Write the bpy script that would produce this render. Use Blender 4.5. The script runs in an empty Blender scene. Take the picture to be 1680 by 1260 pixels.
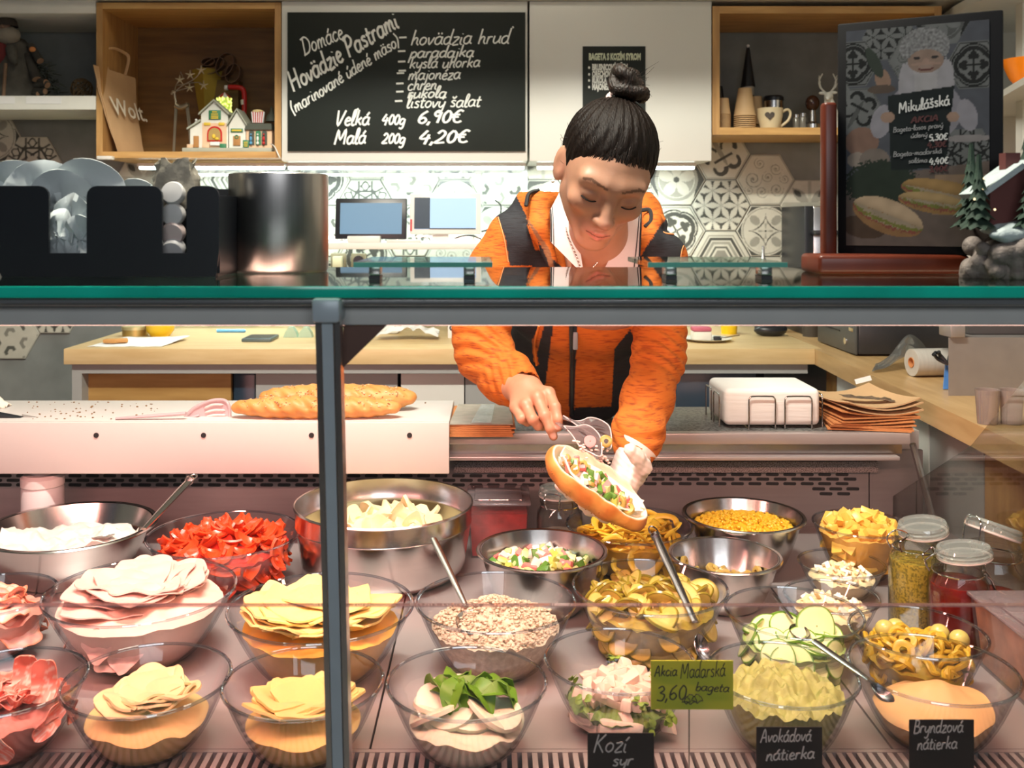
import bpy, bmesh, math, random
import numpy as np
from mathutils import Vector, Matrix, noise
rnd = random.Random(7)
PI = math.pi
SC = bpy.context.scene
COL = SC.collection
# ------------------------------------------------------------------ camera
F, PX, PY, ZC = 1620.0, 810.0, 360.0, 1.42      # focal length in pixels of the 1680x1260 frame, principal point, eye height
cam_d = bpy.data.cameras.new('camera')
cam = bpy.data.objects.new('camera', cam_d); COL.objects.link(cam)
cam.location = (0, 0, ZC); cam.rotation_euler = (PI/2, 0, 0)
cam_d.sensor_width = 36; cam_d.lens = F/1680*36
cam_d.shift_x = (840-PX)/1680; cam_d.shift_y = -(630-PY)/1680
cam_d.clip_start = .02
cam_d.dof.use_dof = True; cam_d.dof.focus_distance = 1.68; cam_d.dof.aperture_fstop = 8.5
SC.camera = cam
# ------------------------------------------------------------------ world, exposure
w = bpy.data.worlds.new('world'); SC.world = w; w.use_nodes = True
w.node_tree.nodes['Background'].inputs[0].default_value = (.80, .88, 1.0, 1)
w.node_tree.nodes['Background'].inputs[1].default_value = .09
SC.view_settings.view_transform = 'Standard'; SC.view_settings.look = 'None'
SC.view_settings.exposure = -.08; SC.view_settings.gamma = 1; SC.view_settings.use_curve_mapping = False
SC.cycles.transparent_max_bounces = 40; SC.cycles.max_bounces = 8; SC.cycles.glossy_bounces = 5
SC.cycles.sample_clamp_indirect = 4.0; SC.cycles.caustics_reflective = False; SC.cycles.caustics_refractive = False

def area(name, loc, target, sx, sy, power, col, spread=None):
    d = bpy.data.lights.new(name, 'AREA'); d.shape = 'RECTANGLE'; d.size = sx; d.size_y = sy
    d.energy = power; d.color = col
    if spread: d.spread = math.radians(spread)
    o = bpy.data.objects.new(name, d); COL.objects.link(o); o.location = loc
    o.rotation_euler = (Vector(target)-Vector(loc)).to_track_quat('-Z', 'Y').to_euler()
    return o
# lamp strip under the glass top of the display case: pinkish on the left section, warm on the right
area('case_lamp_light', (-.62, 1.065, 1.309), (-.62, 1.62, .86), .95, .03, 10.5, (1, .40, .34), 175)
area('case_lamp_light', (.36, 1.065, 1.309), (.36, 1.62, .86), .95, .03, 8.2, (1, .52, .38), 175)

# cool strips below the wall cabinets
area('cabinet_strip_light', (-.62, 3.45, 1.585), (-.62, 3.56, 1.2), 1.1, .03, 11, (.86, 1, .97), 170)
area('cabinet_strip_light', (.32, 3.45, 1.585), (.32, 3.56, 1.2), .72, .03, 6.5, (.86, 1, .97), 170)
# shop ceiling lamps, and a front fill
area('ceiling_lamp_light', (-.25, 1.15, 2.92), (-.1, 2.9, 1.2), .9, .08, 92, (1, .95, .82))
area('ceiling_lamp_light', (-.3, 2.30, 2.95), (-.3, 2.45, 0), 1.4, .3, 6, (1, .90, .72))
area('front_fill_light', (.2, -1.1, 1.95), (.2, 1.2, 1.25), 1.6, .5, 13, (.92, .95, 1))  # added fill from behind the camera, brightens the lamp housing and post

# ------------------------------------------------------------------ pixels to points (true depth Y is always given)
def Wp(px, py, Y): return Vector(((px-PX)*Y/F, Y, ZC-(py-PY)*Y/F))
def X_(px, Y): return (px-PX)*Y/F
def Z_(py, Y): return ZC-(py-PY)*Y/F

# ------------------------------------------------------------------ materials
MATS = {}
def nn(nt, t, **kw):
    n = nt.nodes.new(t)
    for k, v in kw.items(): setattr(n, k, v)
    return n
def mat(name, col, rough=.5, metal=0, var=.12, scale=25, bump=.0, bscale=None, sss=0, vcol=False, spec=.5, stretch=None, col2=None, thr=None, emit=0, coat=0, alpha=None):
    if name in MATS: return MATS[name]
    m = bpy.data.materials.new(name); m.use_nodes = True; nt = m.node_tree; L = nt.links.new
    b = nt.nodes['Principled BSDF']
    tc = nn(nt, 'ShaderNodeTexCoord'); mp = nn(nt, 'ShaderNodeMapping')
    L(tc.outputs['Object'], mp.inputs[0])
    if stretch: mp.inputs['Scale'].default_value = stretch
    nz = nn(nt, 'ShaderNodeTexNoise'); nz.inputs['Scale'].default_value = scale; nz.inputs['Detail'].default_value = 5
    L(mp.outputs[0], nz.inputs['Vector'])
    c = (*col, 1)
    mix = nn(nt, 'ShaderNodeMix', data_type='RGBA')
    rmp = nn(nt, 'ShaderNodeMapRange')
    lo, hi = thr if thr else (.3, .7)
    rmp.inputs[1].default_value = lo; rmp.inputs[2].default_value = hi
    L(nz.outputs[0], rmp.inputs[0]); L(rmp.outputs[0], mix.inputs[0])
    if vcol:
        at = nn(nt, 'ShaderNodeAttribute'); at.attribute_name = 'Col'
        dk = nn(nt, 'ShaderNodeMix', data_type='RGBA', blend_type='MULTIPLY'); dk.inputs[0].default_value = 1
        L(at.outputs[0], dk.inputs[6]); dk.inputs[7].default_value = (*(col2 or (1-var,)*3), 1)
        L(at.outputs[0], mix.inputs[6]); L(dk.outputs[2], mix.inputs[7])
    else:
        mix.inputs[6].default_value = c
        mix.inputs[7].default_value = (*col2, 1) if col2 else tuple(x*(1-var) for x in col)+(1,)
    L(mix.outputs[2], b.inputs['Base Color'])
    b.inputs['Roughness'].default_value = rough; b.inputs['Metallic'].default_value = metal
    b.inputs['Specular IOR Level'].default_value = spec
    if coat: b.inputs['Coat Weight'].default_value = coat; b.inputs['Coat Roughness'].default_value = .1
    if sss:
        b.inputs['Subsurface Weight'].default_value = sss; b.inputs['Subsurface Scale'].default_value = .006
        b.inputs['Subsurface Radius'].default_value = (1, .35, .2)
    if emit:
        L(mix.outputs[2], b.inputs['Emission Color']); b.inputs['Emission Strength'].default_value = emit
    if bump:
        nz2 = nn(nt, 'ShaderNodeTexNoise'); nz2.inputs['Scale'].default_value = bscale or scale*2; nz2.inputs['Detail'].default_value = 4
        L(mp.outputs[0], nz2.inputs['Vector'])
        bp = nn(nt, 'ShaderNodeBump'); bp.inputs['Strength'].default_value = bump; bp.inputs['Distance'].default_value = .004
        L(nz2.outputs[0], bp.inputs['Height']); L(bp.outputs[0], b.inputs['Normal'])
    MATS[name] = m; return m
def glass(name, tint=(1, 1, 1), edge=(.55, .62, .68), base=.04, gain=.55, rough=.02, pw=3.5, epw=2.5, density=0):
    """thin clear glass: transparent seen square on, tinted and mirror-like at grazing angles, the same from both sides"""
    if name in MATS: return MATS[name]
    m = bpy.data.materials.new(name); m.use_nodes = True; nt = m.node_tree; L = nt.links.new
    for n in list(nt.nodes):
        if n.type == 'BSDF_PRINCIPLED': nt.nodes.remove(n)
    out = nt.nodes['Material Output']
    lw = nn(nt, 'ShaderNodeLayerWeight'); lw.inputs[0].default_value = .5
    def power(e):
        p = nn(nt, 'ShaderNodeMath', operation='POWER'); L(lw.outputs['Facing'], p.inputs[0]); p.inputs[1].default_value = e; return p
    p1 = power(pw); ma = nn(nt, 'ShaderNodeMath', operation='MULTIPLY_ADD'); L(p1.outputs[0], ma.inputs[0])
    ma.inputs[1].default_value = gain; ma.inputs[2].default_value = base
    p2 = power(epw); mx = nn(nt, 'ShaderNodeMix', data_type='RGBA'); L(p2.outputs[0], mx.inputs[0])
    mx.inputs[6].default_value = (*tint, 1); mx.inputs[7].default_value = (*edge, 1)
    tr = nn(nt, 'ShaderNodeBsdfTransparent'); L(mx.outputs[2], tr.inputs[0])
    gl = nn(nt, 'ShaderNodeBsdfGlossy'); gl.inputs['Roughness'].default_value = rough
    sh = nn(nt, 'ShaderNodeMixShader'); L(ma.outputs[0], sh.inputs[0]); L(tr.outputs[0], sh.inputs[1]); L(gl.outputs[0], sh.inputs[2])
    last = sh
    if density:
        df = nn(nt, 'ShaderNodeBsdfDiffuse'); df.inputs[0].default_value = (*edge, 1)
        s2 = nn(nt, 'ShaderNodeMixShader'); s2.inputs[0].default_value = density
        L(sh.outputs[0], s2.inputs[1]); L(df.outputs[0], s2.inputs[2]); last = s2
    L(last.outputs[0], out.inputs[0]); MATS[name] = m; return m
def emitter(name, col, st):
    if name in MATS: return MATS[name]
    m = bpy.data.materials.new(name); m.use_nodes = True; b = m.node_tree.nodes['Principled BSDF']
    b.inputs['Base Color'].default_value = (*col, 1); b.inputs['Emission Color'].default_value = (*col, 1)
    b.inputs['Emission Strength'].default_value = st; MATS[name] = m; return m
def wood(name, c1, c2, axis='X', rough=.45, scale=6):
    if name in MATS: return MATS[name]
    st = {'X': (1, 9, 9), 'Y': (9, 1, 9), 'Z': (9, 9, 1)}[axis]
    m = mat(name, c1, rough, 0, scale=scale, stretch=st, col2=c2, thr=(.35, .68), bump=.05, bscale=30)
    return m
def fade(c, k): return tuple(x*k for x in c)

# ------------------------------------------------------------------ mesh builder
class MB:
    def __init__(s): s.v = []; s.f = []; s.c = None; s.smooth = True
    def add(s, vs, fs, M=None):
        n = len(s.v)
        s.v.extend([tuple(M @ Vector(p)) for p in vs] if M is not None else [tuple(p) for p in vs])
        s.f.extend([tuple(i+n for i in f) for f in fs]); return s
    def box(s, x0, x1, y0, y1, z0, z1, M=None):
        vs = [(x, y, z) for z in (z0, z1) for y in (y0, y1) for x in (x0, x1)]
        return s.add(vs, [(0, 2, 3, 1), (4, 5, 7, 6), (0, 1, 5, 4), (2, 6, 7, 3), (0, 4, 6, 2), (1, 3, 7, 5)], M)
    def rbox(s, x0, x1, y0, y1, z0, z1, r=.003, seg=2, M=None):
        bm = bmesh.new(); bmesh.ops.create_cube(bm, size=1)
        for v in bm.verts: v.co = Vector(((x0+x1)/2+v.co.x*(x1-x0), (y0+y1)/2+v.co.y*(y1-y0), (z0+z1)/2+v.co.z*(z1-z0)))
        bmesh.ops.bevel(bm, geom=bm.edges[:], offset=r, segments=seg, affect='EDGES', profile=.5)
        bm.verts.index_update()
        s.add([v.co[:] for v in bm.verts], [[v.index for v in f.verts] for f in bm.faces], M); bm.free(); return s
    def tube(s, pts, r=.002, n=8, closed=False, caps=True, flat=1.0, M=None, up=None):
        P = [Vector(p) for p in pts]; N = len(P)
        R = r if hasattr(r, '__len__') else [r]*N
        vs = []; prev = None
        for i, p in enumerate(P):
            a = P[(i-1) % N] if (i > 0 or closed) else P[i]; b = P[(i+1) % N] if (i < N-1 or closed) else P[i]
            t = (b-a)
            t = t.normalized() if t.length > 1e-9 else Vector((0, 0, 1))
            if prev is None:
                u = Vector(up) if up else (Vector((0, 0, 1)) if abs(t.z) < .9 else Vector((1, 0, 0)))
            else: u = prev
            u = (u-t*u.dot(t))
            u = u.normalized() if u.length > 1e-6 else t.orthogonal().normalized()
            prev = u; w_ = t.cross(u)
            for k in range(n):
                an = 2*PI*k/n
                vs.append(p+(u*math.cos(an)*flat+w_*math.sin(an))*R[i])
        fs = []
        for i in range(N if closed else N-1):
            for k in range(n):
                a = i*n+k; b = i*n+(k+1) % n; c = ((i+1) % N)*n+(k+1) % n; d = ((i+1) % N)*n+k
                fs.append((a, b, c, d))
        if caps and not closed:
            fs.append(tuple(range(n))[::-1]); fs.append(tuple((N-1)*n+k for k in range(n)))
        return s.add(vs, fs, M)
    def cyl(s, p0, p1, r0, r1=None, n=20, M=None, caps=True):
        return s.tube([p0, p1], [r0, r0 if r1 is None else r1], n, caps=caps, M=M)
    def lathe(s, prof, n=40, M=None, c=(0, 0, 0)):
        vs = []; fs = []
        m = len(prof)
        for r, z in prof:
            for k in range(n):
                a = 2*PI*k/n; vs.append((c[0]+max(r, 1e-5)*math.cos(a), c[1]+max(r, 1e-5)*math.sin(a), c[2]+z))
        for i in range(m-1):
            for k in range(n):
                fs.append((i*n+k, i*n+(k+1) % n, (i+1)*n+(k+1) % n, (i+1)*n+k))
        return s.add(vs, fs, M)
    def ell(s, c, r, nu=12, nv=8, M=None, jit=0, seed=0):
        vs = []; fs = []; rr = random.Random(seed)
        vs.append((c[0], c[1], c[2]-r[2]))
        for j in range(1, nv):
            t = -PI/2+PI*j/nv
            for k in range(nu):
                a = 2*PI*k/nu; q = 1+rr.uniform(-jit, jit)
                vs.append((c[0]+r[0]*math.cos(t)*math.cos(a)*q, c[1]+r[1]*math.cos(t)*math.sin(a)*q, c[2]+r[2]*math.sin(t)*q))
        vs.append((c[0], c[1], c[2]+r[2])); top = len(vs)-1
        for k in range(nu): fs.append((0, 1+(k+1) % nu, 1+k))
        for j in range(nv-2):
            for k in range(nu):
                a = 1+j*nu; fs.append((a+k, a+(k+1) % nu, a+nu+(k+1) % nu, a+nu+k))
        a = 1+(nv-2)*nu
        for k in range(nu): fs.append((a+k, a+(k+1) % nu, top))
        return s.add(vs, fs, M)
    def prism(s, poly, y0, y1, M=None):
        """polygon in x,z extruded along y"""
        n = len(poly)
        vs = [(x, y0, z) for x, z in poly]+[(x, y1, z) for x, z in poly]
        fs = [tuple(range(n)), tuple(range(2*n-1, n-1, -1))]+[(i, i+n, (i+1) % n+n, (i+1) % n) for i in range(n)]
        return s.add(vs, fs, M)
    def slab(s, poly, z0, z1, M=None):
        n = len(poly)
        vs = [(x, y, z0) for x, y in poly]+[(x, y, z1) for x, y in poly]
        fs = [tuple(range(n))[::-1], tuple(range(n, 2*n))]+[(i, (i+1) % n, (i+1) % n+n, i+n) for i in range(n)]
        return s.add(vs, fs, M)
    def sheet(s, fn, nu, nv, th=.0015, M=None):
        """fn(u,v)->point; a sheet with thickness"""
        g = [[Vector(fn(i/nu, j/nv)) for j in range(nv+1)] for i in range(nu+1)]
        top = []; bot = []
        for i in range(nu+1):
            for j in range(nv+1):
                du = g[min(i+1, nu)][j]-g[max(i-1, 0)][j]; dv = g[i][min(j+1, nv)]-g[i][max(j-1, 0)]
                nr = du.cross(dv); nr = nr.normalized() if nr.length > 1e-12 else Vector((0, 0, 1))
                top.append(g[i][j]+nr*th/2); bot.append(g[i][j]-nr*th/2)
        N = len(top); idx = lambda i, j: i*(nv+1)+j
        fs = []
        for i in range(nu):
            for j in range(nv):
                a, b, c, d = idx(i, j), idx(i+1, j), idx(i+1, j+1), idx(i, j+1)
                fs.append((a, b, c, d)); fs.append((N+d, N+c, N+b, N+a))
        loop = [idx(i, 0) for i in range(nu+1)]+[idx(nu, j) for j in range(1, nv+1)]+[idx(i, nv) for i in range(nu-1, -1, -1)]+[idx(0, j) for j in range(nv-1, 0, -1)]
        for a, b in zip(loop, loop[1:]+loop[:1]): fs.append((b, a, N+a, N+b))
        return s.add(top+bot, fs, M)
    def mesh(s, name, m, fix=False):
        me = bpy.data.meshes.new(name); me.from_pydata([tuple(p) for p in s.v], [], s.f)
        if s.c is not None:
            at = me.color_attributes.new('Col', 'FLOAT_COLOR', 'POINT')
            a = np.ones((len(s.v), 4), np.float32); a[:, :3] = np.asarray(s.c, np.float32)[:, :3]
            at.data.foreach_set('color', a.ravel())
        if s.smooth:
            me.polygons.foreach_set('use_smooth', [True]*len(me.polygons))
            try: me.set_sharp_from_angle(angle=math.radians(38))
            except Exception: pass
        if m: me.materials.append(m)
        me.update(); return me

def new_obj(name, me, parent=None):
    o = bpy.data.objects.new(name, me); COL.objects.link(o)
    if parent is not None: o.parent = parent
    return o
def tag(o, label=None, cat=None, group=None, kind=None):
    if label: o['label'] = label
    if cat: o['category'] = cat
    if group: o['group'] = group
    if kind: o['kind'] = kind
    return o
def thing(name, label, cat, loc=(0, 0, 0), rz=0, group=None):
    o = bpy.data.objects.new(name, None); COL.objects.link(o); o.empty_display_size = .02
    o.location = loc; o.rotation_euler = (0, 0, rz); return tag(o, label, cat, group)
def part(name, mb, m, parent, label=None, kind=None):
    return tag(new_obj(name, mb.mesh(name, m), parent), label, kind=kind)
def shifted(mb, loc):
    mb.v = [(x-loc[0], y-loc[1], z-loc[2]) for x, y, z in mb.v]; return mb
def partw(name, mb, m, parent, label=None, kind=None):
    """part whose shape was written in world coordinates (parent unrotated)"""
    loc = Vector((0, 0, 0)); p = parent
    while p is not None: loc = loc+p.location; p = p.parent
    return part(name, shifted(mb, loc), m, parent, label, kind)
def single(name, mb, m, label, cat, loc=(0, 0, 0), rz=0, group=None, world=False, kind=None):
    if world: shifted(mb, loc)
    o = new_obj(name, mb.mesh(name, m)); o.location = loc; o.rotation_euler = (0, 0, rz)
    return tag(o, label, cat, group, kind)
def struct(name, mb, m, parent=None): return tag(new_obj(name, mb.mesh(name, m), parent), kind='structure' if parent is None else None)
def dup(root, loc, rz=None, label=None, group=None):
    r = root.copy(); COL.objects.link(r); r.location = loc
    if rz is not None: r.rotation_euler = (0, 0, rz)
    if label: r['label'] = label
    if group: r['group'] = group
    for ch in list(root.children):
        c = ch.copy(); COL.objects.link(c); c.parent = r
        for g in ch.children:
            d = g.copy(); COL.objects.link(d); d.parent = c
    return r
def T(x, y, z): return Matrix.Translation((x, y, z))
def Rx(a): return Matrix.Rotation(a, 4, 'X')
def Ry(a): return Matrix.Rotation(a, 4, 'Y')
def Rz(a): return Matrix.Rotation(a, 4, 'Z')
def catmull(pts, n=6):
    P = [Vector(p) for p in pts]
    if len(P) < 3: return P
    out = []
    for i in range(len(P)-1):
        p0 = P[i-1] if i else P[0]*2-P[1]; p1 = P[i]; p2 = P[i+1]; p3 = P[i+2] if i+2 < len(P) else P[-1]*2-P[-2]
        for k in range(n):
            t = k/n
            out.append(.5*((2*p1)+(p2-p0)*t+(2*p0-5*p1+4*p2-p3)*t*t+(3*p1-p0-3*p2+p3)*t**3))
    out.append(P[-1]); return out

# ------------------------------------------------------------------ handwriting: a single-stroke alphabet
G = {
 'a': (.56, ['.44 .44 .28 .52 .08 .38 .07 .1 .22 0 .38 .12 .46 .40', '.48 .52 .44 .30 .44 .10 .56 0']),
 'b': (.5, ['.14 1 .08 .05', '.1 .3 .3 .5 .46 .3 .34 .02 .08 .06']),
 'c': (.44, ['.42 .42 .26 .5 .08 .34 .08 .1 .24 0 .42 .1']),
 'd': (.54, ['.44 .42 .28 .5 .08 .36 .07 .1 .22 0 .4 .16 .46 .46', '.52 1 .42 .12 .54 0']),
 'e': (.46, ['.08 .24 .38 .32 .36 .46 .22 .5 .08 .3 .12 .06 .28 0 .44 .1']),
 'g': (.52, ['.44 .42 .28 .5 .08 .36 .07 .1 .22 0 .4 .16 .46 .46', '.46 .48 .4 -.2 .24 -.4 .06 -.3']),
 'h': (.52, ['.18 1 .08 0', '.1 .25 .26 .48 .4 .42 .38 .15 .5 0']),
 'i': (.24, ['.12 .48 .08 .1 .2 0', '.15 .68 .16 .72']),
 'j': (.24, ['.16 .48 .1 -.22 -.02 -.4 -.16 -.3', '.18 .68 .19 .72']),
 'k': (.5, ['.18 1 .08 0', '.44 .5 .12 .22', '.2 .28 .46 0']),
 'l': (.28, ['.08 .2 .2 .5 .28 .9 .2 1 .12 .8 .08 .15 .16 0 .28 .06']),
 'm': (.76, ['.12 .5 .06 0', '.08 .22 .22 .48 .34 .42 .32 0', '.33 .22 .48 .48 .6 .42 .58 .12 .7 0']),
 'n': (.52, ['.12 .5 .06 0', '.08 .22 .26 .48 .4 .42 .38 .12 .5 0']),
 'o': (.5, ['.26 .5 .1 .38 .06 .14 .22 0 .4 .14 .42 .38 .26 .5']),
 'p': (.52, ['.14 .5 .02 -.4', '.1 .3 .28 .5 .46 .34 .36 .04 .1 .04']),
 'r': (.4, ['.12 .5 .06 0', '.08 .25 .2 .46 .38 .46']),
 's': (.42, ['.38 .44 .22 .5 .1 .38 .32 .2 .26 .02 .04 .06']),
 't': (.36, ['.2 .8 .12 .12 .2 0 .32 .06', '.02 .5 .36 .52']),
 'u': (.52, ['.1 .48 .06 .12 .2 0 .4 .2 .46 .48', '.46 .48 .42 .1 .52 0']),
 'v': (.44, ['.06 .48 .16 .02 .42 .48']),
 'y': (.5, ['.1 .48 .08 .16 .22 .04 .42 .24', '.48 .48 .36 -.2 .2 -.4 .04 -.3']),
 'z': (.46, ['.08 .48 .42 .48 .06 0 .44 .02']),
 'D': (.72, ['.2 .95 .1 0', '.02 .9 .4 .96 .66 .6 .5 .12 .02 0']),
 'H': (.74, ['.2 1 .08 0', '.66 1 .54 0', '.14 .48 .62 .52']),
 'P': (.6, ['.2 .95 .08 0', '.05 .85 .4 1 .58 .74 .4 .5 .15 .46']),
 'V': (.6, ['.08 1 .18 0 .6 1']),
 'M': (.86, ['.04 0 .2 .95 .38 .3 .72 .98 .7 0']),
 'K': (.64, ['.2 1 .08 0', '.6 1 .14 .45', '.24 .52 .56 0']),
 'A': (.66, ['.04 0 .38 1 .56 0', '.16 .36 .54 .38']),
 'B': (.58, ['.18 1 .08 0', '.1 .98 .46 .92 .42 .58 .16 .54', '.16 .54 .54 .42 .46 .06 .06 0']),
 'W': (.9, ['.06 .9 .2 0 .44 .66 .56 0 .88 .9']),
 'C': (.6, ['.56 .8 .36 .95 .1 .6 .12 .15 .34 0 .56 .15']),
 'I': (.2, ['.14 .95 .08 0']),
 '0': (.5, ['.28 .9 .1 .6 .1 .2 .24 0 .42 .2 .44 .65 .28 .9']),
 '1': (.3, ['.04 .66 .22 .9 .14 0']),
 '2': (.54, ['.08 .7 .26 .92 .44 .7 .3 .34 .04 .02 .5 .04']),
 '3': (.5, ['.08 .8 .3 .92 .42 .7 .2 .5', '.2 .5 .46 .36 .34 .02 .04 .08']),
 '4': (.56, ['.3 .95 .04 .36 .52 .4', '.42 .66 .32 -.08']),
 '5': (.5, ['.46 .9 .18 .88 .12 .52', '.12 .52 .42 .5 .4 .1 .06 .04']),
 '6': (.52, ['.42 .9 .14 .6 .08 .16 .28 0 .44 .2 .3 .42 .1 .3']),
 '9': (.52, ['.42 .6 .22 .5 .12 .72 .3 .92 .44 .7', '.44 .8 .34 0']),
 '€': (.62, ['.56 .8 .36 .9 .14 .55 .18 .12 .38 0 .56 .1', '.0 .58 .42 .58', '.0 .4 .38 .4']),
 '(': (.3, ['.28 1 .08 .5 .14 -.15']), ')': (.3, ['.1 1 .26 .5 .02 -.15']),
 ',': (.2, ['.12 .1 .04 -.18']), '.': (.16, ['.07 .03 .09 .05']), '-': (.4, ['.04 .34 .36 .36']), '/': (.3, ['.28 1 .02 0']),
}
ACC = {'á': ('a', "'"), 'é': ('e', "'"), 'í': ('i', "'"), 'ý': ('y', "'"), 'ú': ('u', "'"), 'ä': ('a', ':'), 'ď': ('d', '`'), 'š': ('s', 'v'), 'ľ': ('l', '`'), 'č': ('c', 'v')}
def write(text, height, M, pen=.0012, slant=.18, thick=.0006, track=1.0, mb=None, seed=1):
    """strokes of `text`, `height` tall, on the local x,y plane of matrix M; returns builder"""
    mb = mb or MB(); x = 0; rr = random.Random(seed)
    zc = [0]
    def stroke(pts):
        zc[0] += 1; zo = zc[0]*2.2e-5
        q = catmull([(px, py, 0) for px, py in pts], 4)
        q = [Vector(((p.x+slant*p.y)*height, p.y*height, 0)) for p in q]
        L_ = []; R_ = []
        for i, p in enumerate(q):
            t = q[min(i+1, len(q)-1)]-q[max(i-1, 0)]
            t = t.normalized() if t.length > 1e-9 else Vector((1, 0, 0)); nrm = Vector((-t.y, t.x, 0))*pen/2
            L_.append(p+nrm); R_.append(p-nrm)
        vs = []; n = len(q)
        for z in (0, thick):
            vs += [(a.x, a.y, z+zo+i*3e-6) for i, a in enumerate(L_)]+[(a.x, a.y, z+zo+i*3e-6) for i, a in enumerate(R_)]
        fs = []
        for i in range(n-1):
            fs.append((2*n+i, 3*n+i, 3*n+i+1, 2*n+i+1)); fs.append((i, i+1, 2*n+i+1, 2*n+i)); fs.append((n+i+1, n+i, 3*n+i, 3*n+i+1))
        mb.add(vs, fs, M)
    for ch in text:
        if ch == ' ': x += .36*track; continue
        base, ac = ACC.get(ch, (ch, None))
        if base not in G: continue
        wd, st = G[base]; dy = rr.uniform(-.03, .03)
        for k, s_ in enumerate(st):
            if ac and base == 'i' and k == 1: continue
            n_ = [float(q) for q in s_.split()]
            stroke([(x+n_[i], n_[i+1]+dy) for i in range(0, len(n_), 2)])
        top = 1.0 if base in 'dl' else .62
        cx = x+wd*.5
        if ac == "'": stroke([(cx, top), (cx+.16, top+.22)])
        if ac == ':': stroke([(cx-.1, top+.05), (cx-.08, top+.16)]); stroke([(cx+.1, top+.05), (cx+.12, top+.16)])
        if ac == 'v': stroke([(cx-.12, top+.2), (cx, top+.06), (cx+.16, top+.22)])
        if ac == '`': stroke([(x+wd+.02, top+.1), (x+wd+.1, top-.0)])
        x += wd*track
    mb.smooth = False; mb.width = x*height
    return mb
def facing(px, py, Y, tilt=0, dy=0):
    """plane standing upright facing the shop front (-Y), x to the right, y up, turned by tilt in its own plane"""
    p = Wp(px, py, Y); return T(p.x, p.y+dy, p.z) @ Rx(PI/2) @ Rz(tilt)
def font_mb(text, size, M, bold=.0, xs=1.0):
    cu = bpy.data.curves.new('t', 'FONT'); cu.body = text; cu.size = size; cu.offset = bold; cu.extrude = .0003; cu.resolution_u = 2
    o = bpy.data.objects.new('t', cu); COL.objects.link(o)
    me = bpy.data.meshes.new_from_object(o.evaluated_get(bpy.context.evaluated_depsgraph_get()))
    mb = MB(); mb.add([(v.co.x*xs, v.co.y, v.co.z) for v in me.vertices], [tuple(p.vertices) for p in me.polygons], M)
    bpy.data.objects.remove(o); bpy.data.curves.remove(cu); bpy.data.meshes.remove(me); mb.smooth = False
    return mb

# ------------------------------------------------------------------ implicit surfaces (numpy) -> mesh
def gridP(lo, hi, h):
    ax = [np.arange(lo[i], hi[i]+h, h, dtype=np.float32) for i in range(3)]
    return np.meshgrid(*ax, indexing='ij')
def s_ell(P, c, r, R=None):
    x, y, z = P[0]-c[0], P[1]-c[1], P[2]-c[2]
    if R is not None:
        Ri = np.array(R.to_3x3().inverted()); x, y, z = (Ri[k][0]*x+Ri[k][1]*y+Ri[k][2]*z for k in range(3))
    k0 = np.sqrt((x/r[0])**2+(y/r[1])**2+(z/r[2])**2)+1e-9
    k1 = np.sqrt((x/r[0]**2)**2+(y/r[1]**2)**2+(z/r[2]**2)**2)+1e-9
    return k0*(k0-1)/k1
def s_cone(P, a, b, ra, rb):
    a = Vector(a); b = Vector(b); d = b-a; L2 = max(d.length_squared, 1e-12)
    x, y, z = P[0]-a.x, P[1]-a.y, P[2]-a.z
    h = np.clip((x*d.x+y*d.y+z*d.z)/L2, 0, 1)
    return np.sqrt((x-d.x*h)**2+(y-d.y*h)**2+(z-d.z*h)**2)-(ra+(rb-ra)*h)
def smin(a, b, k):
    h = np.clip(.5+.5*(b-a)/k, 0, 1); return b+(a-b)*h-k*h*(1-h)
def smax(a, b, k): return -smin(-a, -b, k)
def chain(P, pts, rs, k, d=None):
    for i in range(len(pts)-1):
        e = s_cone(P, pts[i], pts[i+1], rs[i], rs[i+1]); d = e if d is None else smin(d, e, k)
    return d
def nets(P, D):
    """surface nets; returns verts (n,3) and quads"""
    X, Y, Z = P; s = D < 0; nx, ny, nz = D.shape
    h = float(X[1, 0, 0]-X[0, 0, 0]); o = np.array([X[0, 0, 0], Y[0, 0, 0], Z[0, 0, 0]])
    cnt = np.zeros((nx-1, ny-1, nz-1), np.float32); acc = [np.zeros_like(cnt) for _ in range(3)]
    cs = [(i, j, k) for i in (0, 1) for j in (0, 1) for k in (0, 1)]
    def sub(A, c): return A[c[0]:nx-1+c[0], c[1]:ny-1+c[1], c[2]:nz-1+c[2]]
    for a in cs:
        for ax in range(3):
            if a[ax]: continue
            b = list(a); b[ax] = 1
            da, db = sub(D, a), sub(D, b); m = (da < 0) != (db < 0)
            t = np.where(m, da/np.where(m, da-db, 1), 0)
            cnt += m
            for q in range(3): acc[q] += m*(a[q]+(t if q == ax else 0))
    act = cnt > 0; idx = -np.ones(cnt.shape, np.int64); ii = np.argwhere(act); idx[act] = np.arange(len(ii))
    V = np.stack([acc[q][act]/cnt[act] for q in range(3)], 1)+ii
    V = V*h+o
    F_ = []
    for ax in range(3):
        u, v = (ax+1) % 3, (ax+2) % 3
        A = np.take(s, range(0, s.shape[ax]-1), ax); B = np.take(s, range(1, s.shape[ax]), ax)
        e = np.argwhere(A != B)
        e = e[(e[:, u] > 0) & (e[:, v] > 0) & (e[:, u] < D.shape[u]-1) & (e[:, v] < D.shape[v]-1)]
        if not len(e): continue
        def cell(du, dv):
            c = e.copy(); c[:, u] += du; c[:, v] += dv; return idx[c[:, 0], c[:, 1], c[:, 2]]
        q = np.stack([cell(-1, -1), cell(0, -1), cell(0, 0), cell(-1, 0)], 1)
        inside = s[e[:, 0], e[:, 1], e[:, 2]]
        q[~inside] = q[~inside][:, ::-1]; F_.append(q)
    return V, np.concatenate(F_)
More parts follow.
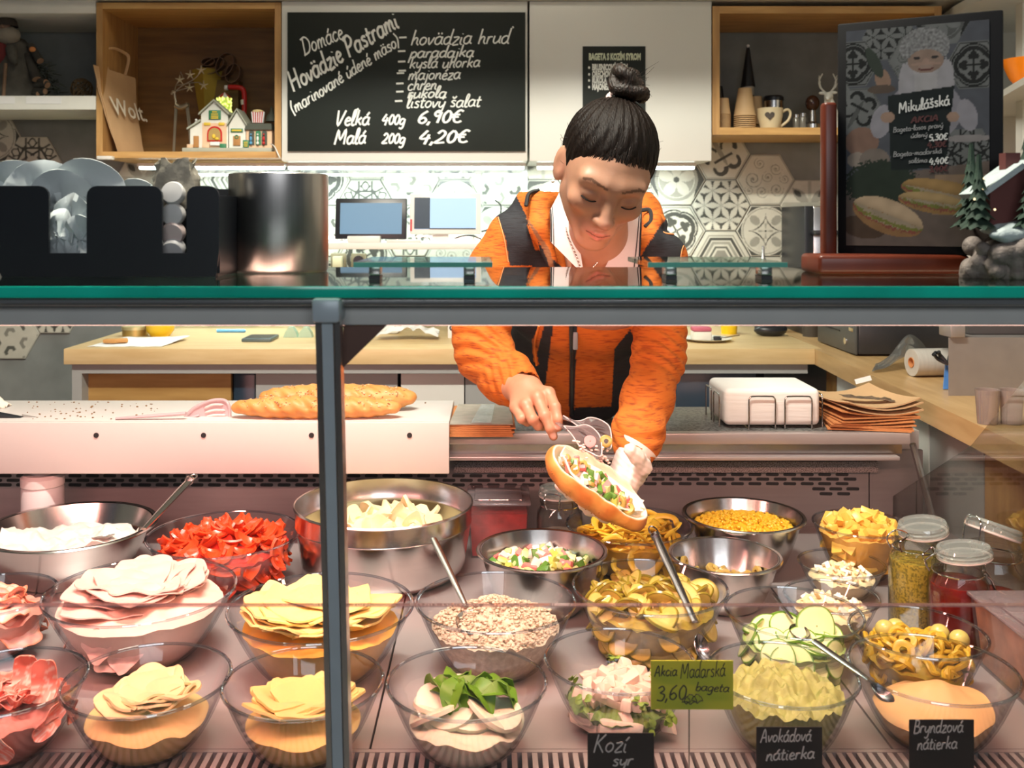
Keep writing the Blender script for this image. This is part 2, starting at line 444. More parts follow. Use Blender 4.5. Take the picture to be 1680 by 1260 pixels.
def net_mb(V, Fq, M=None, colfn=None):
    mb = MB()
    if colfn is not None: mb.c = colfn(V)
    if M is not None:
        A = np.array(M); V = V @ A[:3, :3].T+A[:3, 3]
    mb.v = V.tolist(); mb.f = Fq.tolist(); return mb
def join_mb(a, b):
    n = len(a.v); a.v += b.v; a.f += [tuple(i+n for i in f) for f in b.f]
    if a.c is not None: a.c = np.concatenate([np.asarray(a.c), np.asarray(b.c)])
    return a
# ================================================================== materials
M_wall = mat('grey_concrete_plaster', (.25, .265, .25), .85, var=.35, scale=7, bump=.08)
M_floor = mat('grey_floor', (.20, .19, .18), .5, scale=5)
M_ceil = mat('white_ceiling', (.72, .70, .64), .9, var=.04)
M_white = mat('white_lacquer', (.74, .74, .69), .28, var=.03, scale=4)
M_whitem = mat('white_matt', (.72, .72, .66), .6, var=.05)
M_cream = mat('cream_edge', (.62, .55, .42), .6)
M_oak = wood('oak_wood', (.60, .36, .13), (.44, .24, .08), 'X')
M_oakz = wood('oak_wood_upright', (.52, .30, .11), (.36, .19, .065), 'Z')
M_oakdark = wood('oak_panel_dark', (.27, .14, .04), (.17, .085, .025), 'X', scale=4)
M_top = wood('oak_worktop', (.74, .55, .29), (.63, .44, .21), 'X', rough=.35, scale=5)
M_topy = wood('oak_worktop_side', (.58, .38, .18), (.46, .28, .12), 'Y', rough=.35, scale=5)
M_steel = mat('brushed_steel', (.38, .33, .33), .40, .6, var=.12, scale=6, stretch=(1, 12, 12))
M_steelm = mat('satin_steel', (.62, .60, .58), .24, 1, var=.08, scale=8)
M_chrome = mat('chrome', (.75, .74, .73), .08, 1, var=.02)
M_deck = mat('deck_steel', (.46, .39, .385), .42, .35, var=.10, scale=5)
M_alu = mat('anodised_aluminium', (.72, .69, .66), .45, .1, var=.06)
M_slate = mat('slate_blue_profile', (.46, .54, .58), .35, .1, var=.08)
M_dark = mat('dark_void', (.015, .015, .017), .6)
M_black = mat('black_plastic', (.012, .014, .018), .35)
M_blackm = mat('black_matt', (.02, .02, .02), .8)
M_grey = mat('grey_laminate', (.36, .37, .36), .5, var=.04)
M_navy = mat('navy_panel', (.015, .035, .06), .35)
M_gran = mat('speckled_granite', (.20, .21, .20), .35, scale=170, col2=(.05, .05, .055), thr=(.42, .58))
M_pe = mat('white_polyethylene', (.64, .585, .56), .45, var=.03, scale=3)
M_green = mat('green_glass_edge', (.0, .62, .44), .12, var=.45, scale=9, stretch=(1, .1, .1), spec=.8)
M_mint = mat('mint_glass_edge', (.18, .60, .48), .12, var=.3, scale=9)
M_kraft = mat('kraft_paper', (.56, .36, .19), .8, var=.10, scale=14)
M_kraftd = mat('kraft_paper_edge', (.60, .24, .08), .8, var=.2, scale=60)
M_paper = mat('white_paper', (.82, .82, .80), .8, var=.03)
M_chalkb = mat('chalkboard', (.014, .019, .016), .6, var=.2, scale=6, spec=.3)
M_chalk = mat('chalk_white', (.85, .88, .84), .8, var=.05)
M_red = mat('red_gloss', (.55, .02, .02), .3)
G_pane = glass('clear_pane', (.97, .985, .985), (.7, .8, .78), base=.03, gain=.5, pw=4)
G_side = glass('side_pane', (.88, .88, .86), (.5, .52, .5), base=.09, gain=.5, pw=3)
G_top = glass('top_pane', (.55, .66, .62), (.05, .10, .09), base=.06, gain=.85, pw=5, epw=3)

# ================================================================== room shell
struct('floor', MB().box(-2.6, 2.3, -3, 3.9, -.05, 0), M_floor)
struct('ceiling', MB().box(-2.6, 2.3, .2, 3.9, 3.0, 3.05), M_ceil)
struct('wall_back', MB().box(-2.6, 2.3, 3.65, 3.75, 0, 3.0), M_wall)
struct('wall_left', MB().box(-2.7, -2.6, .5, 3.75, 0, 3.0), M_wall)
struct('wall_right', MB().box(2.05, 2.15, .5, 3.75, 0, 3.0), M_whitem)
struct('shade_bulkhead', MB().box(-2.6, 2.05, 1.95, 2.05, 2.515, 3.0), M_ceil)      # bulkhead added out of view to shade the tops of the wall cabinets

# ------------------------------------------------------------------ patterned hexagonal tiles, each one a part of the wall
HS = .1085
LT, MD, DK = np.array((.56, .54, .45)), np.array((.30, .29, .24)), np.array((.055, .055, .045))
def pat(kind, x, y):
    """x,y in tile units (flat radius = .866); returns rgb"""
    n = len(x); c = np.tile(LT, (n, 1)); r = np.hypot(x, y); a = np.arctan2(y, x)
    hexd = np.max([np.abs(x*math.cos(t)+y*math.sin(t)) for t in (PI/6, PI/2, 5*PI/6)], 0)/.866
    def put(m, col): c[m] = col
    if kind == 0:
        put(hexd < .97, DK); s = .58
        for i in range(-3, 4):
            for j in range(-3, 4):
                p = np.array((s*(i+.5*j), s*j*.866))
                for t in (0, PI/3, 2*PI/3):
                    mx, my = p[0]+s/2*math.cos(t), p[1]+s/2*math.sin(t)
                    u = (x-mx)*math.cos(t)+(y-my)*math.sin(t); v = -(x-mx)*math.sin(t)+(y-my)*math.cos(t)
                    put((np.abs(v) < .095*(1-(u/(s*.46))**2)) & (np.abs(u) < s*.46) & (hexd < .97), LT)
    elif kind == 1:
        put(hexd < 1, DK); put(r < .84, LT); put((r > .76) & (r < .80), MD)
        for t in range(4):
            b = PI/4+t*PI/2; u = x*math.cos(b)+y*math.sin(b); v = -x*math.sin(b)+y*math.cos(b)
            put(((u-.52)/.2)**2+(v/.14)**2 < 1, MD)
        ast = (np.abs(x))**.62+(np.abs(y))**.62
        put(ast < .60**.62*1.0, DK); put(ast < .50**.62, LT)
        put((np.abs(np.cos(2*a)) > .93) & (r < .26) & (r > .06), MD); put(r < .04, DK)
    elif kind == 2:
        h = np.mod(hexd*1.0, 1)
        for lo, hi, q in ((.0, .26, MD*.8), (.34, .42, DK*2), (.5, .58, MD), (.64, .74, DK), (.8, .86, MD)): put((hexd >= lo) & (hexd < hi), q)
    elif kind == 3:
        for cx, cy, sc, sg in ((-.2, .38, .3, 1), (.38, .45, .2, -1), (-.42, -.1, .22, 1), (.12, -.02, .2, -1), (.5, -.12, .22, 1), (-.1, -.5, .24, 1), (.35, -.55, .18, -1), (-.6, .3, .16, -1)):
            rr = np.hypot(x-cx, y-cy)/sc; aa = np.arctan2(y-cy, x-cx)*sg
            f = np.mod(rr*1.9-aa/(2*PI), 1); put((f < .24) & (rr < 1) & (rr > .08) & (hexd < .95), MD*.9)
            put(rr < .15, MD*.8)
        put((hexd > .94) & (hexd < .965), MD)
    elif kind == 4:
        b = -PI/6; u = x*math.cos(b)-y*math.sin(b); v = x*math.sin(b)+y*math.cos(b)
        for sx in (-1, 1):
            for cx, cy, ra, w_, a0, a1 in ((.34, .12, .24, .075, -.9, 3.3), (.26, -.42, .2, .06, -3.0, .6)):
                rr = np.hypot(u*sx-cx, v-cy); aa = np.arctan2(v-cy, u*sx-cx)
                put((np.abs(rr-ra) < w_*(1-.15*aa)) & (aa > a0) & (aa < a1) & (hexd < .93), DK)
        put((np.abs(u) < .07*(1-((v-.15)/.6)**2)+.02) & (np.abs(v-.15) < .58), MD)
        put((np.abs(v+.16) < .05) & (np.abs(u) < .36), DK)
        put((hexd > .93) & (hexd < .955), MD)
    elif kind == 5:
        for rad, w_, q in ((.74, .03, DK), (.60, .075, DK)):
            f = rad*(.86+.14*np.abs(np.cos(2*a))**.5*1.0); put(np.abs(r-f) < w_, q)
        for t in range(4):
            b = t*PI/2; u = x*math.cos(b)+y*math.sin(b); v = -x*math.sin(b)+y*math.cos(b)
            for cu, cv, rr in ((.42, 0, .1), (.3, .1, .09), (.3, -.1, .09)): put(np.hypot(u-cu, v-cv) < rr, DK)
            put((np.abs(v) < .03) & (u > 0) & (u < .4), DK)
        put((hexd > .9) & (hexd < .93), DK)
    elif kind == 6:
        put(np.abs(x)+np.abs(y)*.2 > .72, DK); put((hexd < .88) & (r < .74), MD)
        f = .1+.52*np.abs(np.cos(2.5*(a-PI/2)))**.6; put((r < f), LT); put((r < .1), DK)
        put((r > .6) & (r < .63), LT)
    elif kind == 7:
        for i in range(-2, 3):
            for j in range(-2, 3):
                cx, cy = .55*i, .62*j+.31*(i % 2); u, v = x-cx, y-cy
                h = np.max([np.abs(u*math.cos(t)+v*math.sin(t)) for t in (PI/6, PI/2, 5*PI/6)], 0)
                k = (i*3+j*5) % 3
                put((h < .2) & (u > -.02 if k == 0 else (u+v > 0 if k == 1 else u < .06)) & (hexd < .96), DK*1.8 if (i+j) % 2 else MD*.8)
                put((h < .09), LT)
    elif kind == 8:
        for t in range(4):
            b = PI/4+t*PI/2; u = x*math.cos(b)+y*math.sin(b); v = -x*math.sin(b)+y*math.cos(b)
            put((u > .08) & (np.abs(v) < .17*(1-((u-.45)/.4)**2)), MD)
            put((u > .4) & (np.abs(v) < .09*(1-((u-.58)/.18)**2)), DK)
        put((np.abs(y) < .1) | (np.abs(x) < .06), MD*1.3)
    elif kind == 9:
        for t in range(6):
            b = t*PI/3+PI/6; u = x*math.cos(b)+y*math.sin(b); v = -x*math.sin(b)+y*math.cos(b)
            put((np.abs(np.abs(v)-.22) < .035) & (u > .05), DK); put((np.abs(u-.48) < .035) & (np.abs(v) < .42), DK)
            put((np.abs(np.abs(u-.66)+np.abs(v)*1.2-.18) < .04), DK)
    put((hexd > .972), LT*.8)
    return c
M_tile = mat('cement_tile', (.6, .6, .5), .55, vcol=True, var=.12, scale=30)
def tile_mesh(kind, n=38):
    mb = MB(); vs = [(0, 0)]; fs = []
    for i in range(1, n+1):
        for k in range(6):
            a0, a1 = k*PI/3, (k+1)*PI/3
            for j in range(i):
                t = j/i; q = i/n
                vs.append((q*((1-t)*math.cos(a0)+t*math.cos(a1)), q*((1-t)*math.sin(a0)+t*math.sin(a1))))
    off = lambda i: 0 if i == 0 else 1+3*i*(i-1)
    for i in range(1, n+1):
        for k in range(6):
            for j in range(i):
                a = off(i)+k*i+j; b = off(i)+(k*i+j+1) % (6*i)
                if i == 1: fs.append((0, a, b)); continue
                m = 6*(i-1); c = off(i-1)+(k*(i-1)+j) % m
                if j < i-1:
                    d = off(i-1)+(k*(i-1)+j+1) % m; fs.append((a, b, d, c))
                else: fs.append((a, b, c))
    N = len(vs); xs = np.array([p[0] for p in vs]); ys = np.array([p[1] for p in vs])
    col = pat(kind, xs, ys)
    V = [(x*HS*.99, -.0085 if i < off(n) else -.007, y*HS*.99) for i, (x, y) in enumerate(vs)]
    rim = list(range(off(n), N)); R0 = len(V); V += [(V[i][0], 0, V[i][2]) for i in rim]
    m = len(rim); F_ = [tuple(f) for f in fs]+[(rim[i], R0+i, R0+(i+1) % m, rim[(i+1) % m]) for i in range(m)]
    mb.v = V; mb.f = F_; mb.c = np.concatenate([col, col[rim]*.8]); mb.smooth = False
    return mb.mesh('hexagon_tile', M_tile)
TM = [tile_mesh(k) for k in range(10)]
wall = bpy.data.objects['wall_back']
known = {(1182, 337): 0, (1182, 253): 4, (1255, 295): 3, (1255, 379): 1, (1327, 337): 8, (1109, 295): 6, (1109, 379): 5, (1182, 421): 2, (1036, 337): 9}
spots = []
for k in range(-13, 3):
    for m in range(-1, 4):
        x = round(1182+72.7*k); y = 337+84*m-(42 if k % 2 else 0)
        if y > 500 and k < -12: continue
        if y < 250 or (k == 1 and y < 290) or (k == 2 and y < 330) or y > 515: continue
        kd = [7, 3, 6, 2, 9, 0, 7, 5, 1, 8][(k*7+m*3) % 10]
        for (a, b), q in known.items():
            if abs(a-x) < 12 and abs(b-y) < 12: kd = q
        if k in (-7, -5) and y in (253, 295): kd = 7
        spots.append((x, y, kd))
spots += [(55, 266, 9), (-12, 224, 1), (19, 547, 7), (91, 505, 0), (-54, 505, 3), (164, 505+42-84, 5), (237, 505, 3), (310, 463+0, 7)]
seen = set()
for x, y, kd in spots:
    key = (round(x/30), round(y/30))
    if key in seen: continue
    seen.add(key)
    o = new_obj('hexagon_tile', TM[kd], wall); o.location = (X_(x, 3.65), 3.65-.0005, Z_(y, 3.65)); o.rotation_euler = (0, (rnd.randrange(6)*PI/3 if kd not in (0, 1, 2, 4, 8) else 0), 0)

# ================================================================== wall cabinets and shelves
def open_box(name, label, x0, x1, y0, y1, Yf, Yb, th, m_out, m_back, group=None):
    """shelf box given by the pixel rectangle of its front"""
    X0, X1, Z0, Z1 = X_(x0, Yf), X_(x1, Yf), Z_(y1, Yf), Z_(y0, Yf)
    t = thing(name, label, 'shelf', ((X0+X1)/2, Yf, Z0)); 
    partw('side_panel', MB().box(X0, X0+th, Yf, Yb, Z0, Z1), m_out, t)
    partw('side_panel', MB().box(X1-th, X1, Yf, Yb, Z0, Z1), m_out, t)
    partw('top_panel', MB().box(X0+th, X1-th, Yf+.001, Yb, Z1-th, Z1), M_oak, t)
    partw('bottom_panel', MB().box(X0+th, X1-th, Yf+.001, Yb, Z0, Z0+th), M_oak, t)
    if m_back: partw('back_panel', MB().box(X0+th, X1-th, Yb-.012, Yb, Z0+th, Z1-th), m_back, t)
    return t
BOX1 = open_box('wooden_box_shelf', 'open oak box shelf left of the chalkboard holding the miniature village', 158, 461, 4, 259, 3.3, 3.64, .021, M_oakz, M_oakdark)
BOX2 = open_box('wooden_box_shelf', 'open oak shelf behind the tilted menu poster with cups and a mug', 1169, 1545, 10, 221, 3.3, 3.64, .024, M_oakz, None)
sh = thing('white_wall_shelf', 'white shelf at the far left with the dark bearded figurine', 'shelf', (X_(40, 3.3), 3.3, Z_(180, 3.3)))
partw('bottom_panel', MB().rbox(-2.2, X_(157, 3.3), 3.3, 3.64, Z_(180, 3.3), Z_(157, 3.3)), M_whitem, sh)
partw('top_panel', MB().rbox(-2.2, X_(157, 3.3), 3.3, 3.64, Z_(22, 3.3), Z_(-10, 3.3)), M_whitem, sh)
def cabinet(x0, x1, label):
    X0, X1 = X_(x0, 3.3), X_(x1, 3.3); Z0, Z1 = Z_(264, 3.3), Z_(2, 3.3)
    t = thing('wall_cabinet', label, 'cabinet', ((X0+X1)/2, 3.3, Z0))
    partw('carcass', MB().box(X0+.002, X1-.002, 3.32, 3.64, Z0, Z1), M_white, t)
    partw('door', MB().rbox(X0+.0015, X1-.0015, 3.3, 3.318, Z0, Z1, .0015), M_white, t); return t
cabinet(461.5, 866, 'white wall cabinet whose door carries the big chalkboard')
cabinet(868, 1168, 'plain white wall cabinet with the small dark menu card, behind the woman')
struct('trim_2', MB().box(-2.55, 2.04, 3.28, 3.64, Z_(1, 3.3), Z_(1, 3.3)+.25), M_whitem)
def strip(x0, x1, label):
    t = thing('strip_light', label, 'light', ((X_(x0, 3.42)+X_(x1, 3.42))/2, 3.42, 1.597))
    partw('housing', MB().box(X_(x0, 3.42), X_(x1, 3.42), 3.42, 3.46, 1.604, 1.615), M_alu, t)
    partw('diffuser', MB().rbox(X_(x0, 3.42)+.004, X_(x1, 3.42)-.004, 3.424, 3.456, 1.594, 1.604, .003), emitter('cool_strip', (.88, 1, .97), 7), t)
strip(225, 466, 'cool white light strip below the oak box shelf')
strip(470, 862, 'long cool white light strip under the chalkboard cabinet')
strip(880, 1142, 'cool white light strip under the cabinet right of the chalkboard')
t = thing('glass_splashback', 'clear glass splashback sheet standing in front of the wall tiles', 'glass panel', (X_(660, 3.55), 3.55, 1.1))
partw('glass_sheet', MB().box(X_(250, 3.55), X_(860, 3.55), 3.55, 3.554, 1.1, 1.60), G_pane, t)
partw('edge_profile', MB().box(X_(857, 3.54), X_(865, 3.54), 3.54, 3.56, 1.1, 1.61), M_grey, t)
partw('top_clip_rail', MB().box(X_(250, 3.54), X_(857, 3.54), 3.545, 3.556, Z_(275, 3.54), Z_(273.4, 3.54)), M_grey, t)

# chalkboard
t = thing('chalkboard', 'large black menu chalkboard with white handwriting on the cabinet door', 'chalkboard', (X_(667, 3.29), 3.299, Z_(247, 3.29)))
partw('panel', MB().rbox(X_(471.5, 3.29), X_(862, 3.29), 3.29, 3.2995, Z_(248, 3.29), Z_(20, 3.29), .001), M_chalkb, t)
def chalk(txt, px, py, h, tilt=0, pen=.0052, slant=.2, track=1, Y=3.29, par=t, m=M_chalk, name='chalk_lettering', fit=None, seed=3):
    hh = h*Y/F
    mb = write(txt, hh, Matrix.Identity(4), pen, slant, track=track, seed=seed)
    if fit: s = fit*Y/F/mb.width
    else: s = 1
    Mx = facing(px, py, Y-.0006, math.radians(tilt)) @ Matrix.Diagonal((s, 1, 1, 1))
    mb.v = [tuple(Mx @ Vector(p)) for p in mb.v]
    partw(name, mb, m, par)
chalk('Domáce', 499, 91, 29, 24, pen=.006, fit=72)
chalk('Hovädzie Pastrami', 481, 151, 34, 31.5, fit=205, pen=.009)
chalk('(marinované údené mäso)', 481, 188, 22, 33, fit=210, pen=.0055)
for s_, x, y, h, ft in (('hovädzia hruď', 673, 74, 25, 162), ('paradajka', 671, 95, 20, 106), ('kyslá uhorka', 671, 112, 20, 116), ('majonéza', 669, 131, 20, 86),
                        ('chren', 668, 148, 20, 48), ('rukola', 668, 161, 19, 64), ('listový šalat', 666, 177, 21, 122)):
    chalk(s_, x, y, h, 1, fit=ft, pen=.0048)
    chalk('-', x-22, y-3-(h-20)*.3, 24, 0, pen=.006, fit=15)
chalk('-', 650, 124, 24, 0, pen=.006, fit=15)
chalk('Veľká', 550, 206, 25, 1, fit=56, pen=.0068); chalk('400g', 626, 204, 18, 0, fit=38, pen=.0062); chalk('6,90€', 684, 202, 22, 1, fit=74, pen=.0062)
chalk('Malá', 548, 237, 25, 2, fit=52, pen=.0068); chalk('200g', 626, 235, 18, 0, fit=38, pen=.0062); chalk('4,20€', 686, 235, 22, 1, fit=82, pen=.0062)
# small card
t = thing('menu_card', 'small dark menu card with bold white capitals behind the hair bun', 'sign', (X_(1007, 3.29), 3.299, Z_(200, 3.29)))
partw('card', MB().box(X_(956, 3.296), X_(1059, 3.296), 3.296, 3.2995, Z_(212, 3.296), Z_(76, 3.296)), M_chalkb, t)
M_ltext = mat('pale_print', (.62, .68, .50), .8, var=.05)
def card_line(txt, x, y, size, wpx, m):
    mb = font_mb(txt, size, Matrix.Identity(4), bold=.0016)
    xs = [v[0] for v in mb.v]; s = wpx*3.295/F/(max(xs)-min(xs)); Mx = facing(x, y, 3.2955) @ Matrix.Diagonal((s, 1, 1, 1))
    mb.v = [tuple(Mx @ Vector(p)) for p in mb.v]; partw('printed_lettering', mb, m, t)
card_line('BAGETA S KOZÍM SYROM', 966, 98, .030, 85, M_ltext)
for s_, y, w_ in (('BRUSNICOVÝ DŽEM', 115, 58), ('ORECHOVÝ OLEJ', 126, 49), ('RUKOLA', 136, 24), ('MAJONÉZA', 147, 33)):
    card_line(s_, 971.5, y, .028, w_, M_chalk)
    partw('bullet_mark', MB().ell((X_(966.5, 3.295), 3.2955, Z_(y-4, 3.295)), (.0035, .0006, .0045), 8, 6), M_chalk, t)

# right side wall: white shelves
t = thing('white_wall_shelving', 'white shelving along the right wall beside the menu poster', 'shelf', (1.9, 2.7, 1.7))
partw('shelf_board', MB().slab([(1.40, 2.5), (2.04, 2.5), (2.04, 3.64), (1.64, 3.64), (1.548, 3.0), (1.47, 2.74)], ZC+.374, ZC+.394), M_white, t)
partw('shelf_board', MB().slab([(1.45, 2.5), (2.04, 2.5), (2.04, 3.64), (1.60, 3.64), (1.536, 3.3), (1.518, 3.07)], ZC+.682, ZC+.712), M_white, t)
partw('upright', MB().box(1.66, 1.70, 3.1, 3.14, 1.2, 2.155), M_white, t)
partw('upright', MB().box(1.66, 2.04, 3.60, 3.64, 1.2, 2.155), M_white, t)
b = MB().lathe([(0, .004), (.03, .004), (.05, .03), (.075, .085), (.078, .085), (.055, .03), (.032, 0), (0, 0)], 28)
single('orange_bowl', b, mat('orange_glaze', (.85, .22, .01), .2), 'shiny orange bowl on the white shelf at the right edge', 'bowl', (1.605, 2.96, ZC+.3945))

# little shelf with the screens
t = thing('white_ledge', 'narrow white ledge on the tiled wall carrying two screens', 'shelf', (X_(665, 3.35), 3.35, Z_(408, 3.35)))
partw('board', MB().rbox(X_(500, 3.3), X_(1010, 3.3), 3.3, 3.545, Z_(409, 3.3), Z_(398, 3.3)), M_white, t)
LZ = Z_(398, 3.3)
def screen(name, label, x0, x1, y0, y1, Y, bez, mf, scr, extra=None):
    X0, X1, Z0, Z1 = X_(x0, Y), X_(x1, Y), Z_(y1, Y), Z_(y0, Y)
    t = thing(name, label, 'screen', ((X0+X1)/2, Y, Z0))
    A = T((X0+X1)/2, Y, Z0) @ Rx(-.16) @ T(-(X0+X1)/2, -Y, -Z0)
    partw('housing', MB().rbox(X0, X1, Y, Y+.012, Z0, Z1, .004, M=A), mf, t)
    partw('display', MB().box(X0+bez, X1-bez, Y-.001, Y+.002, Z0+bez, Z1-bez, M=A), scr, t)
    if extra: extra(t, X0, X1, Z0, Z1, A)
    return t
S1 = emitter('blue_screen', (.07, .15, .24), .8); S2 = emitter('pale_screen', (.24, .38, .58), .8); S3 = mat('screen_dark', (.06, .08, .11), .2)
def ex1(t, X0, X1, Z0, Z1, A):
    partw('home_button', MB().cyl((X1-.009, 3.329, (Z0+Z1)/2), (X1-.009, 3.328, (Z0+Z1)/2), .003, M=A), S3, t)
screen('tablet_computer', 'black tablet on a white stand showing a dusky blue screen', 549, 667, 324, 392, 3.33, .017, M_black, S1, ex1)
def ex2(t, X0, X1, Z0, Z1, A):
    partw('dark_sidebar', MB().box(X0+.015, X0+.068, 3.327, 3.33, Z0+.018, Z1-.015, M=A), S3, t)
    partw('colour_label', MB().box(X0+.002, X0+.008, 3.327, 3.33, Z0+.01, Z0+.05, M=A), M_red, t)
    partw('foot', MB().box((X0+X1)/2-.045, (X0+X1)/2+.01, 3.345, 3.40, LZ, Z0+.03), M_white, t)
    partw('bottom_bar', MB().box(X0+.066, X1-.018, 3.327, 3.33, Z0+.0165, Z0+.02, M=A), S3, t)
screen('checkout_monitor', 'white framed checkout monitor with a pale blue screen', 672, 789, 316, 384, 3.33, .0165, M_white, S2, ex2)
single('tablet_stand', MB().rbox(X_(570, 3.31), X_(624, 3.31), 3.305, 3.34, LZ, LZ+.022), M_white, 'white block stand under the black tablet', 'stand', (X_(597, 3.31), 3.31, LZ), world=True)
single('card_reader', MB().rbox(X_(634, 3.31), X_(690, 3.31), 3.305, 3.35, LZ, LZ+.010), M_white, 'flat white box lying on the ledge between the screens', 'box', (X_(660, 3.31), 3.31, LZ), world=True)
for x, lb in ((556, 'wall socket with a cream plug below the ledge'), (589, 'empty dark round wall socket below the ledge')):
    t = thing('wall_socket', lb, 'socket', (X_(x, 3.64), 3.64, Z_(428, 3.64)))
    part('plate', MB().rbox(-.028, .028, -.012, 0, -.028, .028), mat('taupe_plastic', (.22, .17, .10), .5), t)
    part('well', MB().cyl((0, -.014, 0), (0, -.011, 0), .02), M_black, t)
    if x < 570: part('plug', MB().rbox(-.016, .018, -.05, -.014, -.025, .018), mat('cream_plastic', (.75, .62, .40), .5), t)
cb = MB()
cb.tube(catmull([Wp(790, 380, 3.36), Wp(815, 370, 3.38), Wp(822, 340, 3.4), Wp(812, 328, 3.4)], 6), .003, 6)
cb.tube(catmull([Wp(745, 391, 3.4), Wp(770, 386, 3.4), Wp(790, 392, 3.4)], 6), .003, 6)
single('cable', cb, M_blackm, 'thin black cable looping behind the white monitor', 'cable', Wp(800, 380, 3.38), world=True)

# ================================================================== rear wooden counter and what is below it
CZ = ZC-.393
t = thing('wooden_worktop', 'long pale oak worktop along the back wall', 'worktop', (0, 3.0, CZ-.048))
partw('slab', MB().rbox(-1.307, 1.00, 3.0, 3.64, CZ-.048, CZ, .002), M_top, t)
t = thing('side_worktop', 'oak worktop running forward on the right with the cash drawer', 'worktop', (1.3, 2.4, CZ-.048))
partw('slab', MB().slab([(1.001, 3.0), (.975, 2.998), (.905, 1.42), (1.95, 1.42), (1.95, 3.64), (1.001, 3.64)], CZ-.048, CZ), M_topy, t)
t = thing('counter_base', 'grey framed base cabinets below the long oak worktop', 'cabinet', (-.2, 3.05, 0))
zr = CZ-.048
partw('top_rail', MB().box(-1.29, .96, 3.02, 3.06, zr-.03, zr), M_grey, t)
partw('end_leg', MB().box(-1.29, -1.26, 3.02, 3.6, 0, zr-.03), M_grey, t)
partw('side_post', MB().box(X_(119, 3.1), X_(150, 3.1), 3.3, 3.6, 0, zr-.03), M_oakdark, t)
partw('wood_door', MB().box(X_(150, 3.1), X_(383, 3.1), 3.07, 3.09, .08, zr-.032), wood('knotty_oak', (.46, .28, .09), (.33, .18, .05), 'X', scale=4), t, 'knotty oak door')
partw('dark_bin', MB().rbox(X_(386, 3.1), X_(423, 3.1), 3.07, 3.5, .05, zr-.035, .01), M_navy, t, 'dark glossy front')
partw('grey_door', MB().box(X_(425, 3.1), X_(654, 3.1), 3.06, 3.08, .08, zr-.001-.03), M_grey, t)
partw('grey_door', MB().box(X_(660, 3.1), X_(762, 3.1), 3.06, 3.08, .08, zr-.001-.03), M_white, t, 'white door')
partw('grey_door', MB().box(X_(764, 3.1), X_(1108, 3.1), 3.06, 3.08, .08, zr-.001-.03), M_grey, t)
partw('back_board', MB().box(-1.25, .98, 3.58, 3.62, 0, zr), M_dark, t)
t = thing('drinks_cooler', 'dark navy fronted cooler right of the woman under the worktop', 'cooler', (X_(1175, 3.1), 3.06, 0))
partw('door', MB().rbox(X_(1109, 3.05), X_(1240, 3.05), 3.05, 3.08, .08, zr-.003), M_navy, t)
partw('body', MB().box(X_(1109, 3.05), X_(1240, 3.05), 3.085, 3.55, .05, zr-.003), M_black, t)
t = thing('under_counter_cabinet', 'white and oak panels under the side worktop', 'cabinet', (1.05, 2.3, 0))
def spanel(nm, Ya, Yb, m, z0=0, off=.03, lb=None):
    xa = .905+(Ya-1.42)/1.58*.07+off; xb = .905+(Yb-1.42)/1.58*.07+off
    partw(nm, MB().slab([(xa, Ya), (xb, Yb), (xb+.02, Yb), (xa+.02, Ya)], z0, CZ-.049), m, t, lb)
spanel('corner_post', 2.88, 2.98, M_oakdark); spanel('white_panel', 2.20, 2.875, M_white)
spanel('grey_panel', 1.93, 2.195, M_grey); spanel('oak_panel', 1.44, 1.925, M_oakz, lb='oak end panel')
# ================================================================== refrigerated display case
DH = .668; DZ = ZC-DH                      # deck height
case = thing('display_case', 'refrigerated glass display counter full of bowls', 'display counter', (0, 1.5, 0))
cx0, cx1 = -1.35, .93
# deck panels with narrow dark joints
edges = [-1.35, -1.142, -.816, -.486, -.156, .173, .503, .833, .93]
for a, b in zip(edges, edges[1:]):
    partw('deck_panel', MB().box(a+.0016, b-.0016, 1.246, 2.14, DZ-.012, DZ), M_deck, case)
partw('deck_tray', MB().box(cx0, cx1, 1.04, 2.14, DZ-.05, DZ-.02), M_dark, case)
partw('plinth', MB().box(cx0, cx1, 1.02, 2.1, .08, DZ-.051), M_alu, case)
gr = partw('air_grille', MB().box(cx0, cx1, 1.238, 1.245, DZ-.02, DZ).box(cx0, cx1, 1.04, 1.048, DZ-.02, DZ), M_deck, case)
sl = MB().box(-.0034, .0034, -.094, .094, -.012, 0); slm = sl.mesh('slat', M_deck)
n = 0; x = -.66
while x < .92:
    o = new_obj('slat', slm, gr); o.location = (x-gr.parent.location.x, 1.143-gr.parent.location.y, DZ); x += .0127
# rear panel with rows of vent slots, their shaded depth given by shallow dark inserts
rp = partw('rear_panel', MB().box(cx0, X_(1425, 2.14), 2.14, 2.15, DZ-.01, ZC-.50), M_steel, case)
partw('rear_panel', MB().box(X_(1427, 2.14), cx1, 2.14, 2.15, DZ-.01, ZC-.50), M_steel, case)
sm = MB()
cap = [(math.cos(a)*.0036+(.0105 if math.cos(a) > 0 else -.0105), math.sin(a)*.0036) for a in [2*PI*k/12+.01 for k in range(12)]]
sm.prism(cap, -.0008, .004); slotm = sm.mesh('vent_slot', M_dark)
def slot(px, py):
    o = new_obj('vent_slot', slotm, rp); p = Wp(px, py, 2.14); o.location = (p.x-0, 2.14-1.5, p.z)
for r, (y, sh) in enumerate(((780.5, 0), (788, 13), (795.5, 0))):
    x = -20+sh
    while x < 1400:
        slot(x, y+(-2 if x > 1000 else 0)); x += 28.6
for x, y in ((1343, 802), (1371, 802), (1399, 802), (1355, 810), (1384, 810)): slot(x, y)
M_perf = mat('perforated_steel', (.42, .36, .35), .5, .3, scale=560, col2=(.07, .05, .05), thr=(.48, .56))
